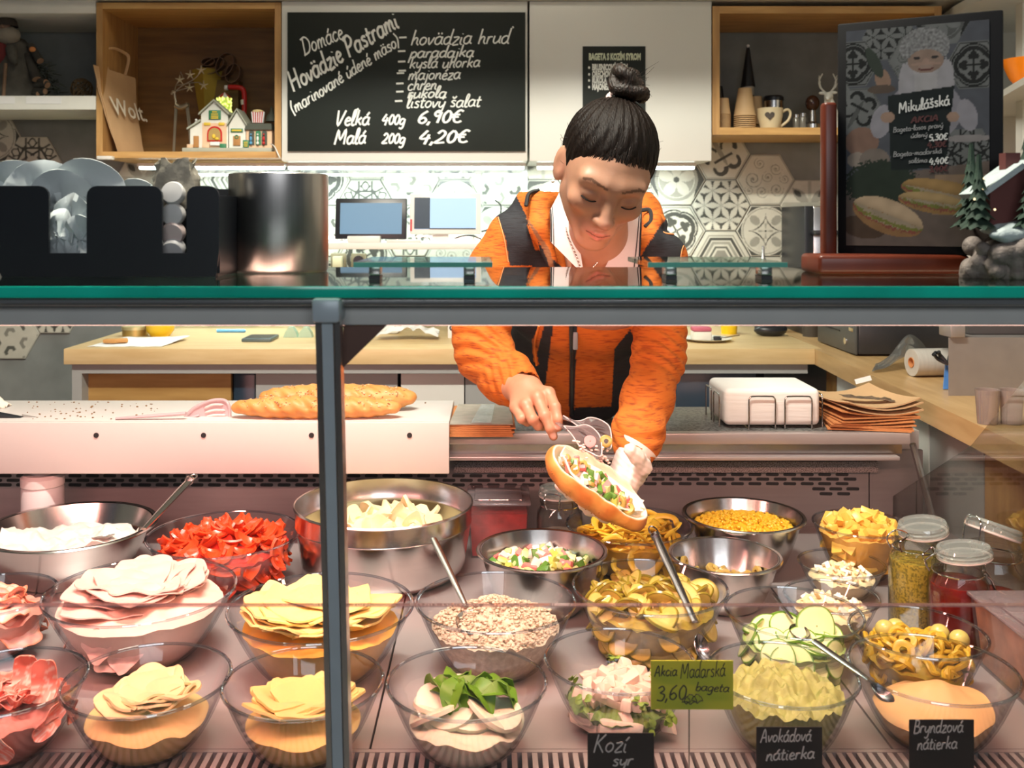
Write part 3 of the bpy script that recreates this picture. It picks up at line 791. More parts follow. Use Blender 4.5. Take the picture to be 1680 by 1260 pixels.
partw('perforated_strip', MB().box(X_(745, 2.12), X_(1440, 2.12), 2.118, 2.138, Z_(775, 2.12), Z_(757, 2.12)), M_perf, case)
# work surface on the serving side
WZ = ZC-.44
M_ptrim = mat('pale_steel_trim', (.50, .45, .45), .3, .35, var=.05)
partw('granite_surface', MB().rbox(cx0, X_(1492, 2.03), 2.05, 2.32, WZ-.02, WZ, .002), M_gran, case, 'dark speckled stone surface')
partw('edge_trim', MB().rbox(cx0, X_(1492, 2.03), 2.025, 2.049, WZ-.022, WZ+.001, .002), M_ptrim, case)
partw('under_trim', MB().box(cx0, X_(1478, 2.05), 2.045, 2.06, WZ-.045, WZ-.0225), M_steelm, case)
partw('lower_lip', MB().rbox(cx0, X_(1477, 2.02), 2.02, 2.14, WZ-.054, WZ-.0455, .002), M_ptrim, case)
partw('serving_side_body', MB().box(cx0, .93, 2.16, 2.30, .08, WZ-.022), M_alu, case)
# lamp housing, top glass, front glass, post
lh = partw('lamp_housing', MB().rbox(cx0, .945, .965, 1.045, ZC-.1036, ZC-.0745, .002), M_alu, case)
partw('front_rail', MB().rbox(cx0, .945, .945, .964, ZC-.083, ZC-.0742, .002), M_steelm, case)
partw('lamp_tube', MB().cyl((-1.2, 1.03, ZC-.1075), (.9, 1.03, ZC-.1075), .0032, n=10), emitter('case_tube', (1, .60, .50), 3), case)
partw('top_glass', MB().box(cx0, .95, .9265, 1.30, ZC-.0735, ZC-.0628), G_top, case, 'dark reflective glass top')
partw('glass_edge', MB().rbox(cx0, .95, .925, .9265, ZC-.0735, ZC-.0628, .0005), M_green, case, 'green polished front edge')
def front_glass(z0, z1, y0, y1, nm):
    mb = MB()
    for a, b in ((cx0, -.1695), (-.1475, .93)):
        vs = [(a, y1, z1), (b, y1, z1), (b, y0, z0), (a, y0, z0)]; vs += [(p[0], p[1]+.006, p[2]) for p in vs]
        mb.add(vs, [(0, 1, 2, 3), (7, 6, 5, 4), (0, 4, 5, 1), (1, 5, 6, 2), (2, 6, 7, 3), (3, 7, 4, 0)])
    mb.smooth = False; partw(nm, mb, G_pane, case)
front_glass(ZC-.385, ZC-.0745, .985, .94, 'upper_front_glass')
front_glass(ZC-.70, ZC-.3865, 1.03, .985, 'lower_front_glass')
partw('reflection_line', MB().box(cx0, .93, .9845, .9915, ZC-.3865, ZC-.3852), glass('reflection_line_glass', (1, .9, .88), (.8, .6, .6), base=.25, gain=.4, density=.25), case)  # strip stands in for a lamp reflection; the pane joint is added
def ppost(x, w_, y0, y1, dy, m, nm):
    vs = []
    for (z, yy) in ((ZC-.0745, y0), (ZC-.72, y1)):
        vs += [(x-w_/2, yy, z), (x+w_/2, yy, z), (x+w_/2, yy+dy, z), (x-w_/2, yy+dy, z)]
    mb = MB().add(vs, [(0, 1, 2, 3), (7, 6, 5, 4), (0, 4, 5, 1), (1, 5, 6, 2), (2, 6, 7, 3), (3, 7, 4, 0)]); mb.smooth = False
    partw(nm, mb, m, case)
ppost(-.1585, .0105, .936, 1.026, .03, M_slate, 'post_core')
ppost(-.1675, .0055, .938, 1.028, .02, M_steelm, 'post_cheek'); ppost(-.1495, .0055, .938, 1.028, .02, M_steelm, 'post_cheek')
partw('post_clamp', MB().rbox(-.172, -.145, .93, .975, ZC-.098, ZC-.0745, .004), M_slate, case)
partw('gusset', MB().add([(-.147, .965, ZC-.145), (-.147, .965, ZC-.104), (-.105, .965, ZC-.104), (-.147, .971, ZC-.145), (-.147, .971, ZC-.104), (-.105, .971, ZC-.104)], [(0, 2, 1), (3, 4, 5), (0, 3, 5, 2), (1, 2, 5, 4), (0, 1, 4, 3)]), mat('brown_bracket', (.16, .08, .06), .4, .4), case)
# right end: glass cheek with slanted rear edge, upright behind it
mb = MB(); pts = [(.96, ZC-.08), (1.39, ZC-.08), (1.47, ZC-.147), (1.79, ZC-.41), (2.14, ZC-.60), (2.14, ZC-.69), (1.04, ZC-.69)]
pts = [(a, b) for a, b in pts]
vs = [(.865, y, z) for y, z in pts]+[(.871, y, z) for y, z in pts]; k = len(pts)
mb.add(vs, [tuple(range(k)), tuple(range(2*k-1, k-1, -1))]+[(i, i+k, (i+1) % k+k, (i+1) % k) for i in range(k)]); mb.smooth = False
partw('side_glass', mb, G_side, case)
partw('side_upright', MB().tube([Wp(1497, 728, 2.05), Wp(1530, 850, 2.05)], .007, 8), M_steelm, case)
partw('end_panel', MB().box(.885, .93, 1.05, 2.14, DZ-.05, DZ+.03), M_steel, case)

# cutting board with front apron, four screws
t = thing('cutting_board', 'long white plastic cutting board with a deep front apron', 'cutting board', (-.6, 2.0, WZ))
bx1 = X_(737, 1.97)
partw('board', MB().rbox(-1.32, bx1, 1.985, 2.21, WZ, ZC-.405, .002), M_pe, t)
partw('apron', MB().rbox(-1.32, bx1, 1.97, 1.9845, ZC-.508, ZC-.405, .002), M_pe, t)
for x in (158, 334, 511, 672): partw('screw', MB().cyl((X_(x, 1.97), 1.9685, Z_(714, 1.97)), (X_(x, 1.97), 1.971, Z_(714, 1.97)), .0052, n=14), M_dark, t)

# ------------------------------------------------------------------ items on the glass top
TZ = ZC-.0627
def foot_shelf(x0, x1, label):
    t = thing('raised_glass_shelf', label, 'glass shelf', ((X_(x0, 1)+X_(x1, 1))/2, 1.05, TZ))
    partw('glass_plate', MB().box(X_(x0, 1.0), X_(x1, 1.0), 1.002, 1.15, ZC-.0485, ZC-.0435), glass('mint_plate', (.80, .9, .86), (.5, .7, .64), base=.1, gain=.5), t)
    partw('polished_edge', MB().box(X_(x0, 1.0), X_(x1, 1.0), .9995, 1.0018, ZC-.0485, ZC-.0435), M_mint, t)
    for x in (x0+36, x1-38):
        f = partw('foot', MB().rbox(X_(x-9, 1.04), X_(x+9, 1.04), 1.03, 1.055, TZ+.004, ZC-.0487, .0015), M_steelm, t)
        partw('rubber_pad', MB().box(X_(x-9, 1.04), X_(x+9, 1.04), 1.03, 1.055, TZ, TZ+.004), M_black, f)
foot_shelf(580, 808, 'low glass plate on two metal feet left of the woman')
foot_shelf(1063, 1292, 'low glass plate on two metal feet right of the woman')

c = MB(); R = .0595
c.lathe([(0, .002), (R-.002, .002), (R-.002, .1165), (R-.0008, .1175), (R, .1165), (R, .0035), (R-.002, 0), (0, 0)], 72)
single('steel_canister', c, mat('dark_mirror_steel', (.55, .53, .51), .30, 1, var=.3, scale=9, stretch=(6, 6, .05)), 'tall brushed steel cylinder beside the black napkin caddy', 'canister', (X_(457.5, 1.2), 1.2, TZ))

t = thing('napkin_caddy', 'black plastic caddy stuffed with lids and napkins at the left', 'caddy', (X_(180, 1.1), 1.12, TZ))
Yf = 1.075; hx = lambda x: X_(x, Yf); zt = Z_(305, Yf)
def rpanel(x0, x1, z0, z1, r=.012):
    p = [(x0, z0), (x1, z0)]
    for k in range(5): a = k*PI/8; p.append((x1-r+r*math.cos(a), z1-r+r*math.sin(a)))
    for k in range(5): a = PI/2+k*PI/8; p.append((x0+r+r*math.cos(a), z1-r+r*math.sin(a)))
    return p
fp = MB()
for a, b in ((-16, 80), (142, 266), (306, 359)): fp.prism(rpanel(hx(a), hx(b), TZ+.026, zt, .011), Yf, Yf+.004)
fp.prism([(hx(3), TZ), (hx(354), TZ), (hx(359), TZ+.026), (hx(-16), TZ+.026)], Yf, Yf+.004); fp.smooth = False
partw('front_panel', fp, M_black, t)
partw('base', MB().box(hx(0), hx(355), Yf+.004, Yf+.11, TZ, TZ+.004), M_black, t)
partw('back_panel', MB().box(hx(-16), hx(357), Yf+.11, Yf+.114, TZ, zt), M_black, t)
for x in (-14, 40, 204, 330, 354): partw('divider', MB().box(hx(x), hx(x)+.003, Yf+.005, Yf+.109, TZ+.004, zt-.01), M_black, t)

def crumple(cx, cy, cz, rx, rz, seed, ry=.02):
    """folded disc of thin paper or plastic"""
    r_ = random.Random(seed); a0 = r_.uniform(0, 6)
    def fn(u, v):
        r = v; a = u*2*PI
        d = .35*math.sin(2*a+a0)*r*r+.1*math.sin(5*a+seed)*r
        return (cx+rx*r*math.cos(a), cy+ry*d+ry*.4*noise.noise((math.cos(a)*2+seed, math.sin(a)*2, r*2)), cz+rz*r*math.sin(a))
    return MB().sheet(fn, 28, 5, .001)
M_lid = mat('white_cup_lid', (.62, .68, .68), .5, var=.05)
for i, (px, py, rx, rz, Y) in enumerate(((28, 315, 62, 52, 1.15), (70, 322, 60, 60, 1.14), (140, 322, 66, 62, 1.13), (100, 340, 60, 62, 1.125), (118, 372, 34, 56, 1.105), (98, 388, 26, 46, 1.098), (131, 394, 30, 42, 1.094), (223, 335, 38, 42, 1.16))):
    p = Wp(px, py, Y); single('paper_napkin', crumple(0, 0, 0, rx*Y/F, rz*Y/F, i+1), M_lid, ['white folded disc at the far left top of the black caddy', 'broad white disc rising behind the left caddy panel', 'largest white folded sheet, peaked above the middle of the black caddy', 'white folded sheet between the left and middle caddy panels', 'white crumple in the left caddy gap, upper', 'narrow white fold at the left side of the caddy gap', 'small white fold low in the left caddy gap', 'white disc just left of the beige paper tops'][i], 'napkin', p, group='napkins in the black caddy')
for i, (py, rx) in enumerate(((318, 19), (352, 19), (382, 19), (408, 17))):
    p = Wp(285, py, 1.10)
    lid = MB().lathe([(0, -.006), (.010, -.0065), (.0125, -.004), (.0132, .004), (.0115, .007), (.004, .0078), (0, .0078)], 24, M=Rx(PI/2+.25*(i-1)))
    single('cream_pot', lid, mat('pot_white', (.72, .70, .68), .4) if i != 2 else mat('pot_pink', (.75, .60, .56), .4), ['small white creamer pot at the top of the caddy column', 'second small white creamer pot in the caddy column', 'small pinkish creamer pot in the caddy column', 'lowest creamer pot in the black caddy'][i], 'creamer pot', p)
def bag_fn(u, v):
    a = u*2*PI; r = .025*(1-.25*v)+.006*noise.noise((math.cos(a)*3, math.sin(a)*3, v*4))
    return (r*math.cos(a)*1.15, r*math.sin(a)*.6, -.03+.055*v+.004*math.sin(5*a)*v)
single('paper_bag_bundle', MB().sheet(bag_fn, 30, 8, .0012), mat('beige_crumpled', (.42, .38, .30), .7, var=.3, scale=60, bump=.3), 'crumpled beige paper tops sticking up from the caddy', 'paper bag', Wp(290, 300, 1.14))

# menu poster in its wooden stand
t = thing('poster_stand', 'reddish brown wooden stand holding the dark menu poster', 'stand', (.48, 1.15, TZ))
M_mah = mat('mahogany', (.13, .022, .008), .35, var=.35, scale=20, stretch=(1, 1, .2))
partw('foot_board', MB().rbox(X_(1330, 1.16), X_(1600, 1.12), 1.13, 1.20, TZ, Z_(418, 1.14), .005, 3), M_mah, t)
partw('side_post', MB().rbox(X_(1350, 1.19), X_(1372, 1.19), 1.185, 1.203, Z_(420, 1.19), Z_(168, 1.19), .004, 3), M_mah, t)
A0 = Vector((X_(1374, 1.195), 1.195, 0)); A1 = Vector((X_(1646, 1.112), 1.112, 0)); U = (A1-A0); LP = U.length; U.normalize(); NV = Vector((U.y, -U.x, 0))
if NV.y > 0: NV = -NV
zb = Z_(418, 1.15); ztp = ZC+.2365
PM = Matrix((( U.x, 0, -NV.x*-1, A0.x), (U.y, 0, NV.y, A0.y), (0, 1, 0, zb), (0, 0, 0, 1)))
PM = Matrix(((U.x, 0, NV.x, A0.x), (U.y, 0, NV.y, A0.y), (0, 1, 0, zb), (0, 0, 0, 1)))     # local x along poster, y up, z towards the viewer
ps = thing('menu_poster', 'dark framed menu poster picturing filled baguettes and a bearded doll', 'poster', A0+Vector((0, 0, zb)))
HP = ztp-zb
partw('frame', MB().rbox(0, LP, 0, HP, -.012, .0, .002, M=PM), mat('frame_black', (.006, .006, .007), .6, spec=.15), ps)
# painted print: one grid with its own colours
nx_, ny_ = 150, 230
m0 = .010; PWd, PHt = LP-2*m0-.004, HP-2*m0
uu, vv = np.meshgrid(np.linspace(0, 1, nx_), np.linspace(0, 1, ny_), indexing='ij'); uu, vv = uu.ravel(), vv.ravel()
x = uu*240; y = (1-vv)*385            # poster pixels: 240 wide, 385 tall, y down
c = np.tile(np.array((.075, .08, .095)), (len(x), 1))
def put(m, col): c[m] = col
def el(cx, cy, rx, ry, rot=0):
    t_ = math.radians(rot); u_ = (x-cx)*math.cos(t_)+(y-cy)*math.sin(t_); v_ = -(x-cx)*math.sin(t_)+(y-cy)*math.cos(t_); return (u_/rx)**2+(v_/ry)**2
for (cx, cy, kd) in ((75, 15, 0), (215, 75, 5), (12, 60, 5), (20, 145, 4), (205, 225, 9), (120, 60, 3), (165, -5, 6), (-40, 105, 2)):
    hx_, hy_ = (x-cx)/48, (y-cy)/48
    hd = np.max([np.abs(hx_*math.cos(q)+hy_*math.sin(q)) for q in (PI/6, PI/2, 5*PI/6)], 0)
    m = hd < .85; cc = pat(kd, hx_[m], hy_[m]); c[m] = cc*np.array((.25, .27, .32))
table = y > 268-.12*x; put(table, (.13, .10, .085))
put(el(28, 200, 30, 26) < 1, (.20, .12, .09)); put(el(20, 232, 18, 14) < 1, (.24, .20, .17)); put(el(50, 232, 26, 20) < 1, (.17, .14, .12))
put(el(205, 200, 40, 6) < 1, (.24, .22, .22))
sp = np.array([noise.noise((a*.06, b*.06, 3)) for a, b in zip(x, y)]); sp2 = np.array([noise.noise((a*.25, b*.25, 9)) for a, b in zip(x, y)])
put((el(60, 275, 62, 42)+sp2*.5 < 1), (.022, .032, .022))
# doll: robe, arms, beard, face, knitted cap
put(el(135, 150, 62, 55) < 1, (.23, .22, .25)); put(el(62, 165, 18, 30, 15) < 1, (.26, .25, .28)); put(el(205, 160, 16, 28, -15) < 1, (.26, .25, .28))
put(el(137, 92, 42, 42)+sp2*.1 < 1, (.34, .33, .34)); put(el(105, 105, 14, 42)+sp2*.2 < 1, (.30, .29, .31)); put(el(170, 100, 14, 40)+sp2*.2 < 1, (.30, .29, .31))
put(el(137, 62, 30, 22) < 1, (.24, .17, .135)); put(el(137, 68, 26, 3) < 1, (.30, .20, .16))
put(el(137, 76, 13, 4) < 1, (.10, .035, .03)); put((el(137, 73, 12, 4) < 1), (.26, .19, .16)); put(el(137, 64, 6, 6) < 1, (.30, .20, .16))
put((el(122, 57, 6, 2.4) < 1) | (el(152, 57, 6, 2.4) < 1), (.03, .025, .025))
cap = (el(135, 38, 42, 34) < 1) & (y < 56-.0*x) & ~((el(137, 66, 30, 24) < 1)); c[cap] = (.19+.14*sp2[cap])[:, None]*np.array((1, 1, 1.02))
put((el(64, 90, 13, 20, -20) < 1), (.25, .16, .115)); put(el(50, 60, 10, 30, -25) < 1, (.035, .045, .035)); put(el(62, 108, 24, 8) < 1, (.09, .065, .05))
# board he holds
bx = lambda y_: (73+.04*(y_-118), 185-.10*(y_-100))
l_, r2 = bx(y); put((y > 120-.10*(x-73)) & (y < 252-.03*(x-73)) & (x > l_) & (x < r2), (.010, .015, .015))
put((el(73, 158, 12, 10) < 1) | (el(182, 162, 10, 9) < 1), (.30, .20, .15))
for k in range(3): put((np.abs(y-(152+k*5)) < .5) & (np.abs(x-73) < 9), (.13, .08, .06)); put((np.abs(y-(157+k*5)) < .5) & (np.abs(x-182) < 8), (.13, .08, .06))
# wooden board, baguettes
put((x > 148) & (y > 262) & (y < 330) & (x+.2*y > 205), (.25, .17, .115))
def bagu(cx, cy, L_, H_, rot, top, low):
    t_ = math.radians(rot); u_ = (x-cx)*math.cos(t_)+(y-cy)*math.sin(t_); v_ = -(x-cx)*math.sin(t_)+(y-cy)*math.cos(t_)
    b_ = np.sqrt(np.clip(1-(u_/L_)**2, 0, 1))
    inn = (np.abs(u_) < L_)
    put(inn & (v_ > -H_*b_) & (v_ < H_*1.0*b_), low)
    put(inn & (v_ > -H_*.15*b_+sp2*4) & (v_ < H_*.5*b_+sp2*4), (.30, .24, .17)); put(inn & (np.abs(v_-H_*.32*b_-sp2*5) < 3), (.16, .17, .04))
    put(inn & (np.abs(v_-H_*.55*b_-sp2*5) < 2.0), (.22, .07, .05)); put(inn & (v_ > -H_*b_) & (v_ < -H_*.12*b_), top)
    m = inn & (v_ > -H_*b_) & (v_ < -H_*.12*b_); c[m] *= (1.15-.35*((v_[m]+H_*.6)/(H_*.5))**2)[:, None].clip(.75, 1.2)
bagu(180, 298, 86, 24, 14, np.array((.31, .19, .075)), np.array((.27, .15, .055)))
bagu(150, 310, 60, 18, 10, np.array((.36, .25, .12)), np.array((.27, .16, .06)))
put(el(30, 352, 40, 20, 10) < 1, (.07, .045, .03))
bagu(72, 333, 64, 30, 22, np.array((.42, .31, .20)), np.array((.25, .14, .06)))
c *= (1+.15*sp)[:, None]
pg = MB(); Z0p = .0006
pts = np.stack([m0+uu*PWd, m0+vv*PHt, np.full(len(x), Z0p)], 1)
pg.add(pts.tolist(), [((i*ny_+j), ((i+1)*ny_+j), ((i+1)*ny_+j+1), (i*ny_+j+1)) for i in range(nx_-1) for j in range(ny_-1)], PM)
pg.c = c*.66; pg.smooth = False
partw('printed_sheet', pg, mat('poster_print', (1, 1, 1), .6, vcol=True, var=.02, spec=.15), ps)
M_pt = mat('poster_text', (.20, .20, .20), .8); M_pd = mat('poster_red_text', (.06, .012, .012), .8)
def ptext(txt, px, py, h, wpx, tilt, m, pen=.0009, nm='lettering'):
    sc_ = PWd/240; mb = write(txt, h*sc_, Matrix.Identity(4), pen, .08, thick=.0003)
    s_ = wpx*sc_/mb.width
    Mx = PM @ T(m0+px*sc_, m0+PHt*(1-py/385), Z0p+.0002) @ Rz(math.radians(tilt)) @ Matrix.Diagonal((s_, 1, 1, 1))
    mb.v = [tuple(Mx @ Vector(p)) for p in mb.v]; partw(nm, mb, m, ps)
ptext('Mikulášská', 92, 152, 20, 86, 8, mat('poster_white_text', (.50, .50, .48), .8), .0018)
ptext('AKCIA', 112, 170, 11, 46, 3, M_pd, .0013)
ptext('Bageta-losos pravý', 82, 185, 9.5, 84, 4, M_pt); ptext('údený', 112, 196, 9, 28, 3, M_pt); ptext('5,30€', 142, 202, 12, 32, 3, mat('poster_white_text', (.6, .6, .6), .8), .0013); ptext('4,30€', 140, 214, 11, 32, 3, M_pd, .0013)
ptext('Bageta-maďarská', 82, 228, 9.5, 82, 3, M_pt); ptext('saláma', 108, 240, 9, 32, 2, M_pt); ptext('4,40€', 143, 243, 12, 32, 3, mat('poster_white_text', (.6, .6, .6), .8), .0013); ptext('3,40€', 142, 256, 11, 32, 3, M_pd, .0013)

# snowy house ornament
t = thing('snowy_village_ornament', 'snow covered house ornament on rocks at the right edge of the glass', 'ornament', (X_(1650, 1.07), 1.07, TZ))
M_rock = mat('ornament_rock', (.30, .25, .22), .8, var=.7, scale=70, bump=.8); M_snow = mat('ornament_snow', (.48, .56, .56), .6, bump=.5, scale=80)
P = gridP((-.06, -.055, -.005), (.09, .055, .075), .0024)
d = s_ell(P, (.02, 0, .012), (.056, .036, .036))
r_ = random.Random(4)
for k in range(60):
    a = r_.uniform(0, 2*PI); d = smin(d, s_ell(P, (.02+.055*math.cos(a), .036*math.sin(a), r_.uniform(.0, .035)), (r_.uniform(.007, .013),)*3), .0015)
V, Q = nets(P, d)
part('rocks', net_mb(V, Q), M_rock, t)
P = gridP((-.06, -.055, .02), (.09, .055, .09), .0024)
d = smin(s_ell(P, (.025, 0, .052), (.05, .034, .010)), s_ell(P, (-.01, -.028, .046), (.022, .01, .008)), .008)
d = np.maximum(d, .0) if False else d+.0012*np.sin(P[0]*300)*np.sin(P[1]*260)
V, Q = nets(P, d); part('snow', net_mb(V, Q), M_snow, t)
part('house', MB().box(-.022, .05, -.01, .025, .055, .095).prism([(-.022, .095), (.05, .095), (.014, .118)], -.01, .025), mat('brown_house', (.13, .035, .03), .7), t)
part('roof', MB().box(-.004, .052, -.018, .03, 0, .006, M=T(-.03, 0, .088) @ Ry(-.62)).box(0, .05, -.018, .03, 0, .006, M=T(.012, 0, .122) @ Ry(.62)), M_snow, t)
part('chimney', MB().box(.0, .016, .0, .014, .105, .135), mat('brown_house', (.13, .035, .03), .7), t)
def fir(x_, y_, z0, h, r0):
    b = MB()
    for k in range(7):
        z = z0+h*(.12+.12*k); rr = r0*(1-k/7.5)
        pr = [(rr, z), (rr*.85, z+.002), (.002, z+h*.2)]
        vs = []; n_ = 18
        for (r, zz) in pr:
            for q in range(n_): j = 1+(.22 if q % 2 else -.12); vs.append((x_+r*j*math.cos(q*2*PI/n_+k), y_+r*j*math.sin(q*2*PI/n_+k), zz-(.004 if q % 2 else 0)))
        fs = [(i*n_+q, i*n_+(q+1) % n_, (i+1)*n_+(q+1) % n_, (i+1)*n_+q) for i in range(2) for q in range(n_)]
        b.add(vs, fs)
    return b
M_fir = mat('fir_green', (.02, .05, .03), .8, var=.5, scale=90)
for (x_, y_, z0, h, r0) in ((-.036, -.014, .045, .085, .017), (.012, -.03, .048, .075, .018), (.055, -.018, .05, .11, .024), (.045, .035, .05, .13, .024), (-.02, .036, .045, .1, .02)):
    f = part('fir_tree', fir(x_, y_, z0, h, r0), M_fir, t)
    lights = MB()
    for q in range(5): a = q*2.2; zz = z0+h*(.2+.13*q); rr = r0*(1-q/6)*.95; lights.ell((x_+rr*math.cos(a-1.6), y_-abs(rr*math.sin(a))-.001, zz), (.0013,)*3, 6, 4)
    part('tiny_light', lights, emitter('tiny_warm', (1, .8, .45), 1.6), f, kind='stuff')
# ================================================================== bowls
G_bowl = glass('bowl_glass', (.985, .985, .985), (.66, .68, .72), base=.03, gain=.42, pw=3, epw=3.2)
G_rim = glass('bowl_rim_glass', (.92, .94, .97), (.55, .62, .74), base=.14, gain=.6, pw=1.6, epw=1.2)
M_bowlsteel = mat('bowl_steel', (.66, .63, .61), .20, 1, var=.10, scale=5, stretch=(1, 1, 10))
class Bowl: pass
def rin(B, z):
    """inner radius at height z above the bowl foot"""
    q = min(max(z/B.H, 0), 1)
    if B.kind == 'pot': return B.R*(.90+.10*min(1, q*1.25)) if q > .12 else B.R*(.72+.18*math.sqrt(q/.12))
    if B.kind == 'steel': return B.R*(.58+.40*q**.62)
    return B.R*(.44+.545*q**.58)
def bowl(kind, cx, x_w, ytop, ybot, H, label, tint=None):
    a, b = 1/(ytop-PY), 1/(ybot-PY); h = DH-H; B = Bowl()
    B.Y = F*h*(a+b)/2; B.R = x_w*B.Y/F/2; B.X = X_(cx, B.Y); B.H = H; B.kind = kind
    th = .0028 if kind == 'glass' else .0014
    zs = [H*q for q in (0, .03, .08, .15, .25, .38, .52, .68, .84, .95, 1)]
    prof = [(0, .0), (rin(B, 0)*.9, 0)]+[(rin(B, z)+th*.0, z) for z in zs[1:]]
    if kind == 'glass':
        inner = [(rin(B, z)-th, z+(.003 if z < .01 else 0)) for z in zs[::-1] if z > H*.02]+[(rin(B, 0)*.85, .004), (0, .004)]
        prof = prof+inner
    else:
        R = B.R; out = [(R*1.0, H), (R*1.035, H+.0012), (R*1.05, H-.001), (R*1.045, H-.003), (R*1.03, H-.002)] if kind == 'steel' else [(R, H), (R*1.012, H+.001), (R*1.02, H-.002), (R*1.012, H-.004)]
        inner = [(rin(B, z)-th, z+(.0015 if z < .01 else 0)) for z in zs[::-1] if z > H*.02]+[(rin(B, 0)*.85, .002), (0, .002)]
        prof = prof+[(p[0], p[1]) for p in out][::1]+[(R-.001, H)]+inner
        if kind == 'pot':
            prof = [(0, 0), (rin(B, 0)*.9, 0)]+[(rin(B, z), z) for z in zs[1:8]]+[(B.R*.985, H*.72), (B.R*1.0, H*.735), (B.R*.995, H*.75), (B.R*1.0, H)]+out+[(R-.001, H), (R-.0015, H*.75), (R-.004, H*.72)]+[p for p in inner if p[1] < H*.69]
    mb = MB().lathe(prof, 72)
    nm = {'glass': 'glass_bowl', 'steel': 'steel_bowl', 'pot': 'steel_pot'}[kind]
    B.o = thing(nm, label, 'bowl', (B.X, B.Y, DZ+.0005))
    part('body', mb, G_bowl if kind == 'glass' else M_bowlsteel, B.o)
    if kind == 'glass':
        part('rim', MB().tube([(B.R*.992*math.cos(a), B.R*.992*math.sin(a), H) for a in [2*PI*k/72 for k in range(72)]], .0022, 8, closed=True), G_rim, B.o)
    B.z0 = DZ+.0005+(.0045 if kind == 'glass' else .0025)
    return B
ALLB = []
def bw(*a, **k): B = bowl(*a, **k); ALLB.append(B); return B

def heap(B, name, label, cat, m, level, mound=.02, amp=.003, fr=60, nr=26, ns=72, shrink=.965, prof=None, colf=None, stuff=True, side=True, seed=0, off=(0, 0)):
    """solid filling of a bowl: follows the wall up to `level`, mounded on top"""
    vs = []; fs = []; zf = level
    k = 0; rings = []
    for q in (0, .2, .5, .8, 1):
        z = zf*q; rings.append(((rin(B, z+.004)-.004)*shrink, z, 0))
    r1 = rings[-1][0]
    for i in range(1, nr):
        rr = r1*(1-i/nr); rings.append((rr, None, 1))
    for ri, (r, z, top) in enumerate(rings):
        for j in range(ns):
            a = 2*PI*j/ns; x, y = r*math.cos(a), r*math.sin(a)
            n_ = noise.noise((x*fr+seed*7, y*fr, .3))+.5*noise.noise((x*fr*2.3, y*fr*2.3+seed, 1.3))
            if not top and 0 < ri < 4:
                sn = 1-.035*abs(noise.noise((x*50, y*50, z*50+seed)))-.02*abs(noise.noise((x*120, y*120, z*120))); x *= sn; y *= sn
            q = r/r1
            zz = zf+mound*(math.cos(q*PI)*.5+.5)+amp*n_ if (top or ri == 4) else z
            if prof and (top or ri == 4): zz = zf+prof(x/r1, y/r1)+amp*n_
            if not top and ri < 4: x *= 1+amp*.0; 
            vs.append((x, y, zz))
    for ri in range(len(rings)-1):
        for j in range(ns): fs.append((ri*ns+j, ri*ns+(j+1) % ns, (ri+1)*ns+(j+1) % ns, (ri+1)*ns+j))
    vs.append((0, 0, sum(v[2] for v in vs[-ns:])/ns)); L_ = len(vs)-1; b0 = (len(rings)-1)*ns
    for j in range(ns): fs.append((b0+j, b0+(j+1) % ns, L_))
    vs.append((0, 0, 0)); L_ = len(vs)-1
    for j in range(ns): fs.append(((j+1) % ns, j, L_))
    mb = MB().add(vs, fs)
    if colf: mb.c = [colf(*v) for v in vs]
    B.top = lambda x, y: zf+((prof(x/r1, y/r1)) if prof else mound*(math.cos(min(1, math.hypot(x, y)/r1)*PI)*.5+.5))
    B.rt = r1
    return single(name, mb, m, label, cat, (B.X, B.Y, B.z0), kind='stuff' if stuff else None)

def scatter(B, name, label, cat, group, meshes, n, rmax=.9, lift=.0, tilt=.5, side_n=0, seed=1, rmin=0, sc=(.85, 1.15), flat=False, accept=None, zf=None, axis_in=False, par=None, zmin=.012):
    """individual pieces lying on the filling and along the wall"""
    r_ = random.Random(seed); out = []
    for i in range(n+side_n):
        for _ in range(40):
            if i < n:
                rr = B.rt*rmax*math.sqrt(r_.uniform((rmin/max(rmax, .01))**2, 1)); a = r_.uniform(0, 2*PI)
                x, y = rr*math.cos(a), rr*math.sin(a); z = B.top(x, y)+lift+r_.uniform(-.002, .004)
            else:
                z = r_.uniform(zmin, max(zmin+.002, B.top(B.rt*.95, 0)-.002)); a = r_.uniform(0, 2*PI); rr = rin(B, z)-.009; x, y = rr*math.cos(a), rr*math.sin(a)
            if accept is None or accept(x/B.rt, y/B.rt): break
        me = r_.choice(meshes)
        o = new_obj(name, me); o.location = (B.X+x, B.Y+y, B.z0+z)
        s = r_.uniform(*sc); o.scale = (s, s, s)
        if i < n: o.rotation_euler = (r_.uniform(-tilt, tilt), r_.uniform(-tilt, tilt), r_.uniform(0, 2*PI))
        else: o.rotation_euler = (Rz(a) @ Ry(1.15+r_.uniform(-.2, .2)) @ Rz(r_.uniform(0, 6))).to_euler()
        tag(o, label, cat, group); out.append(o)
    return out
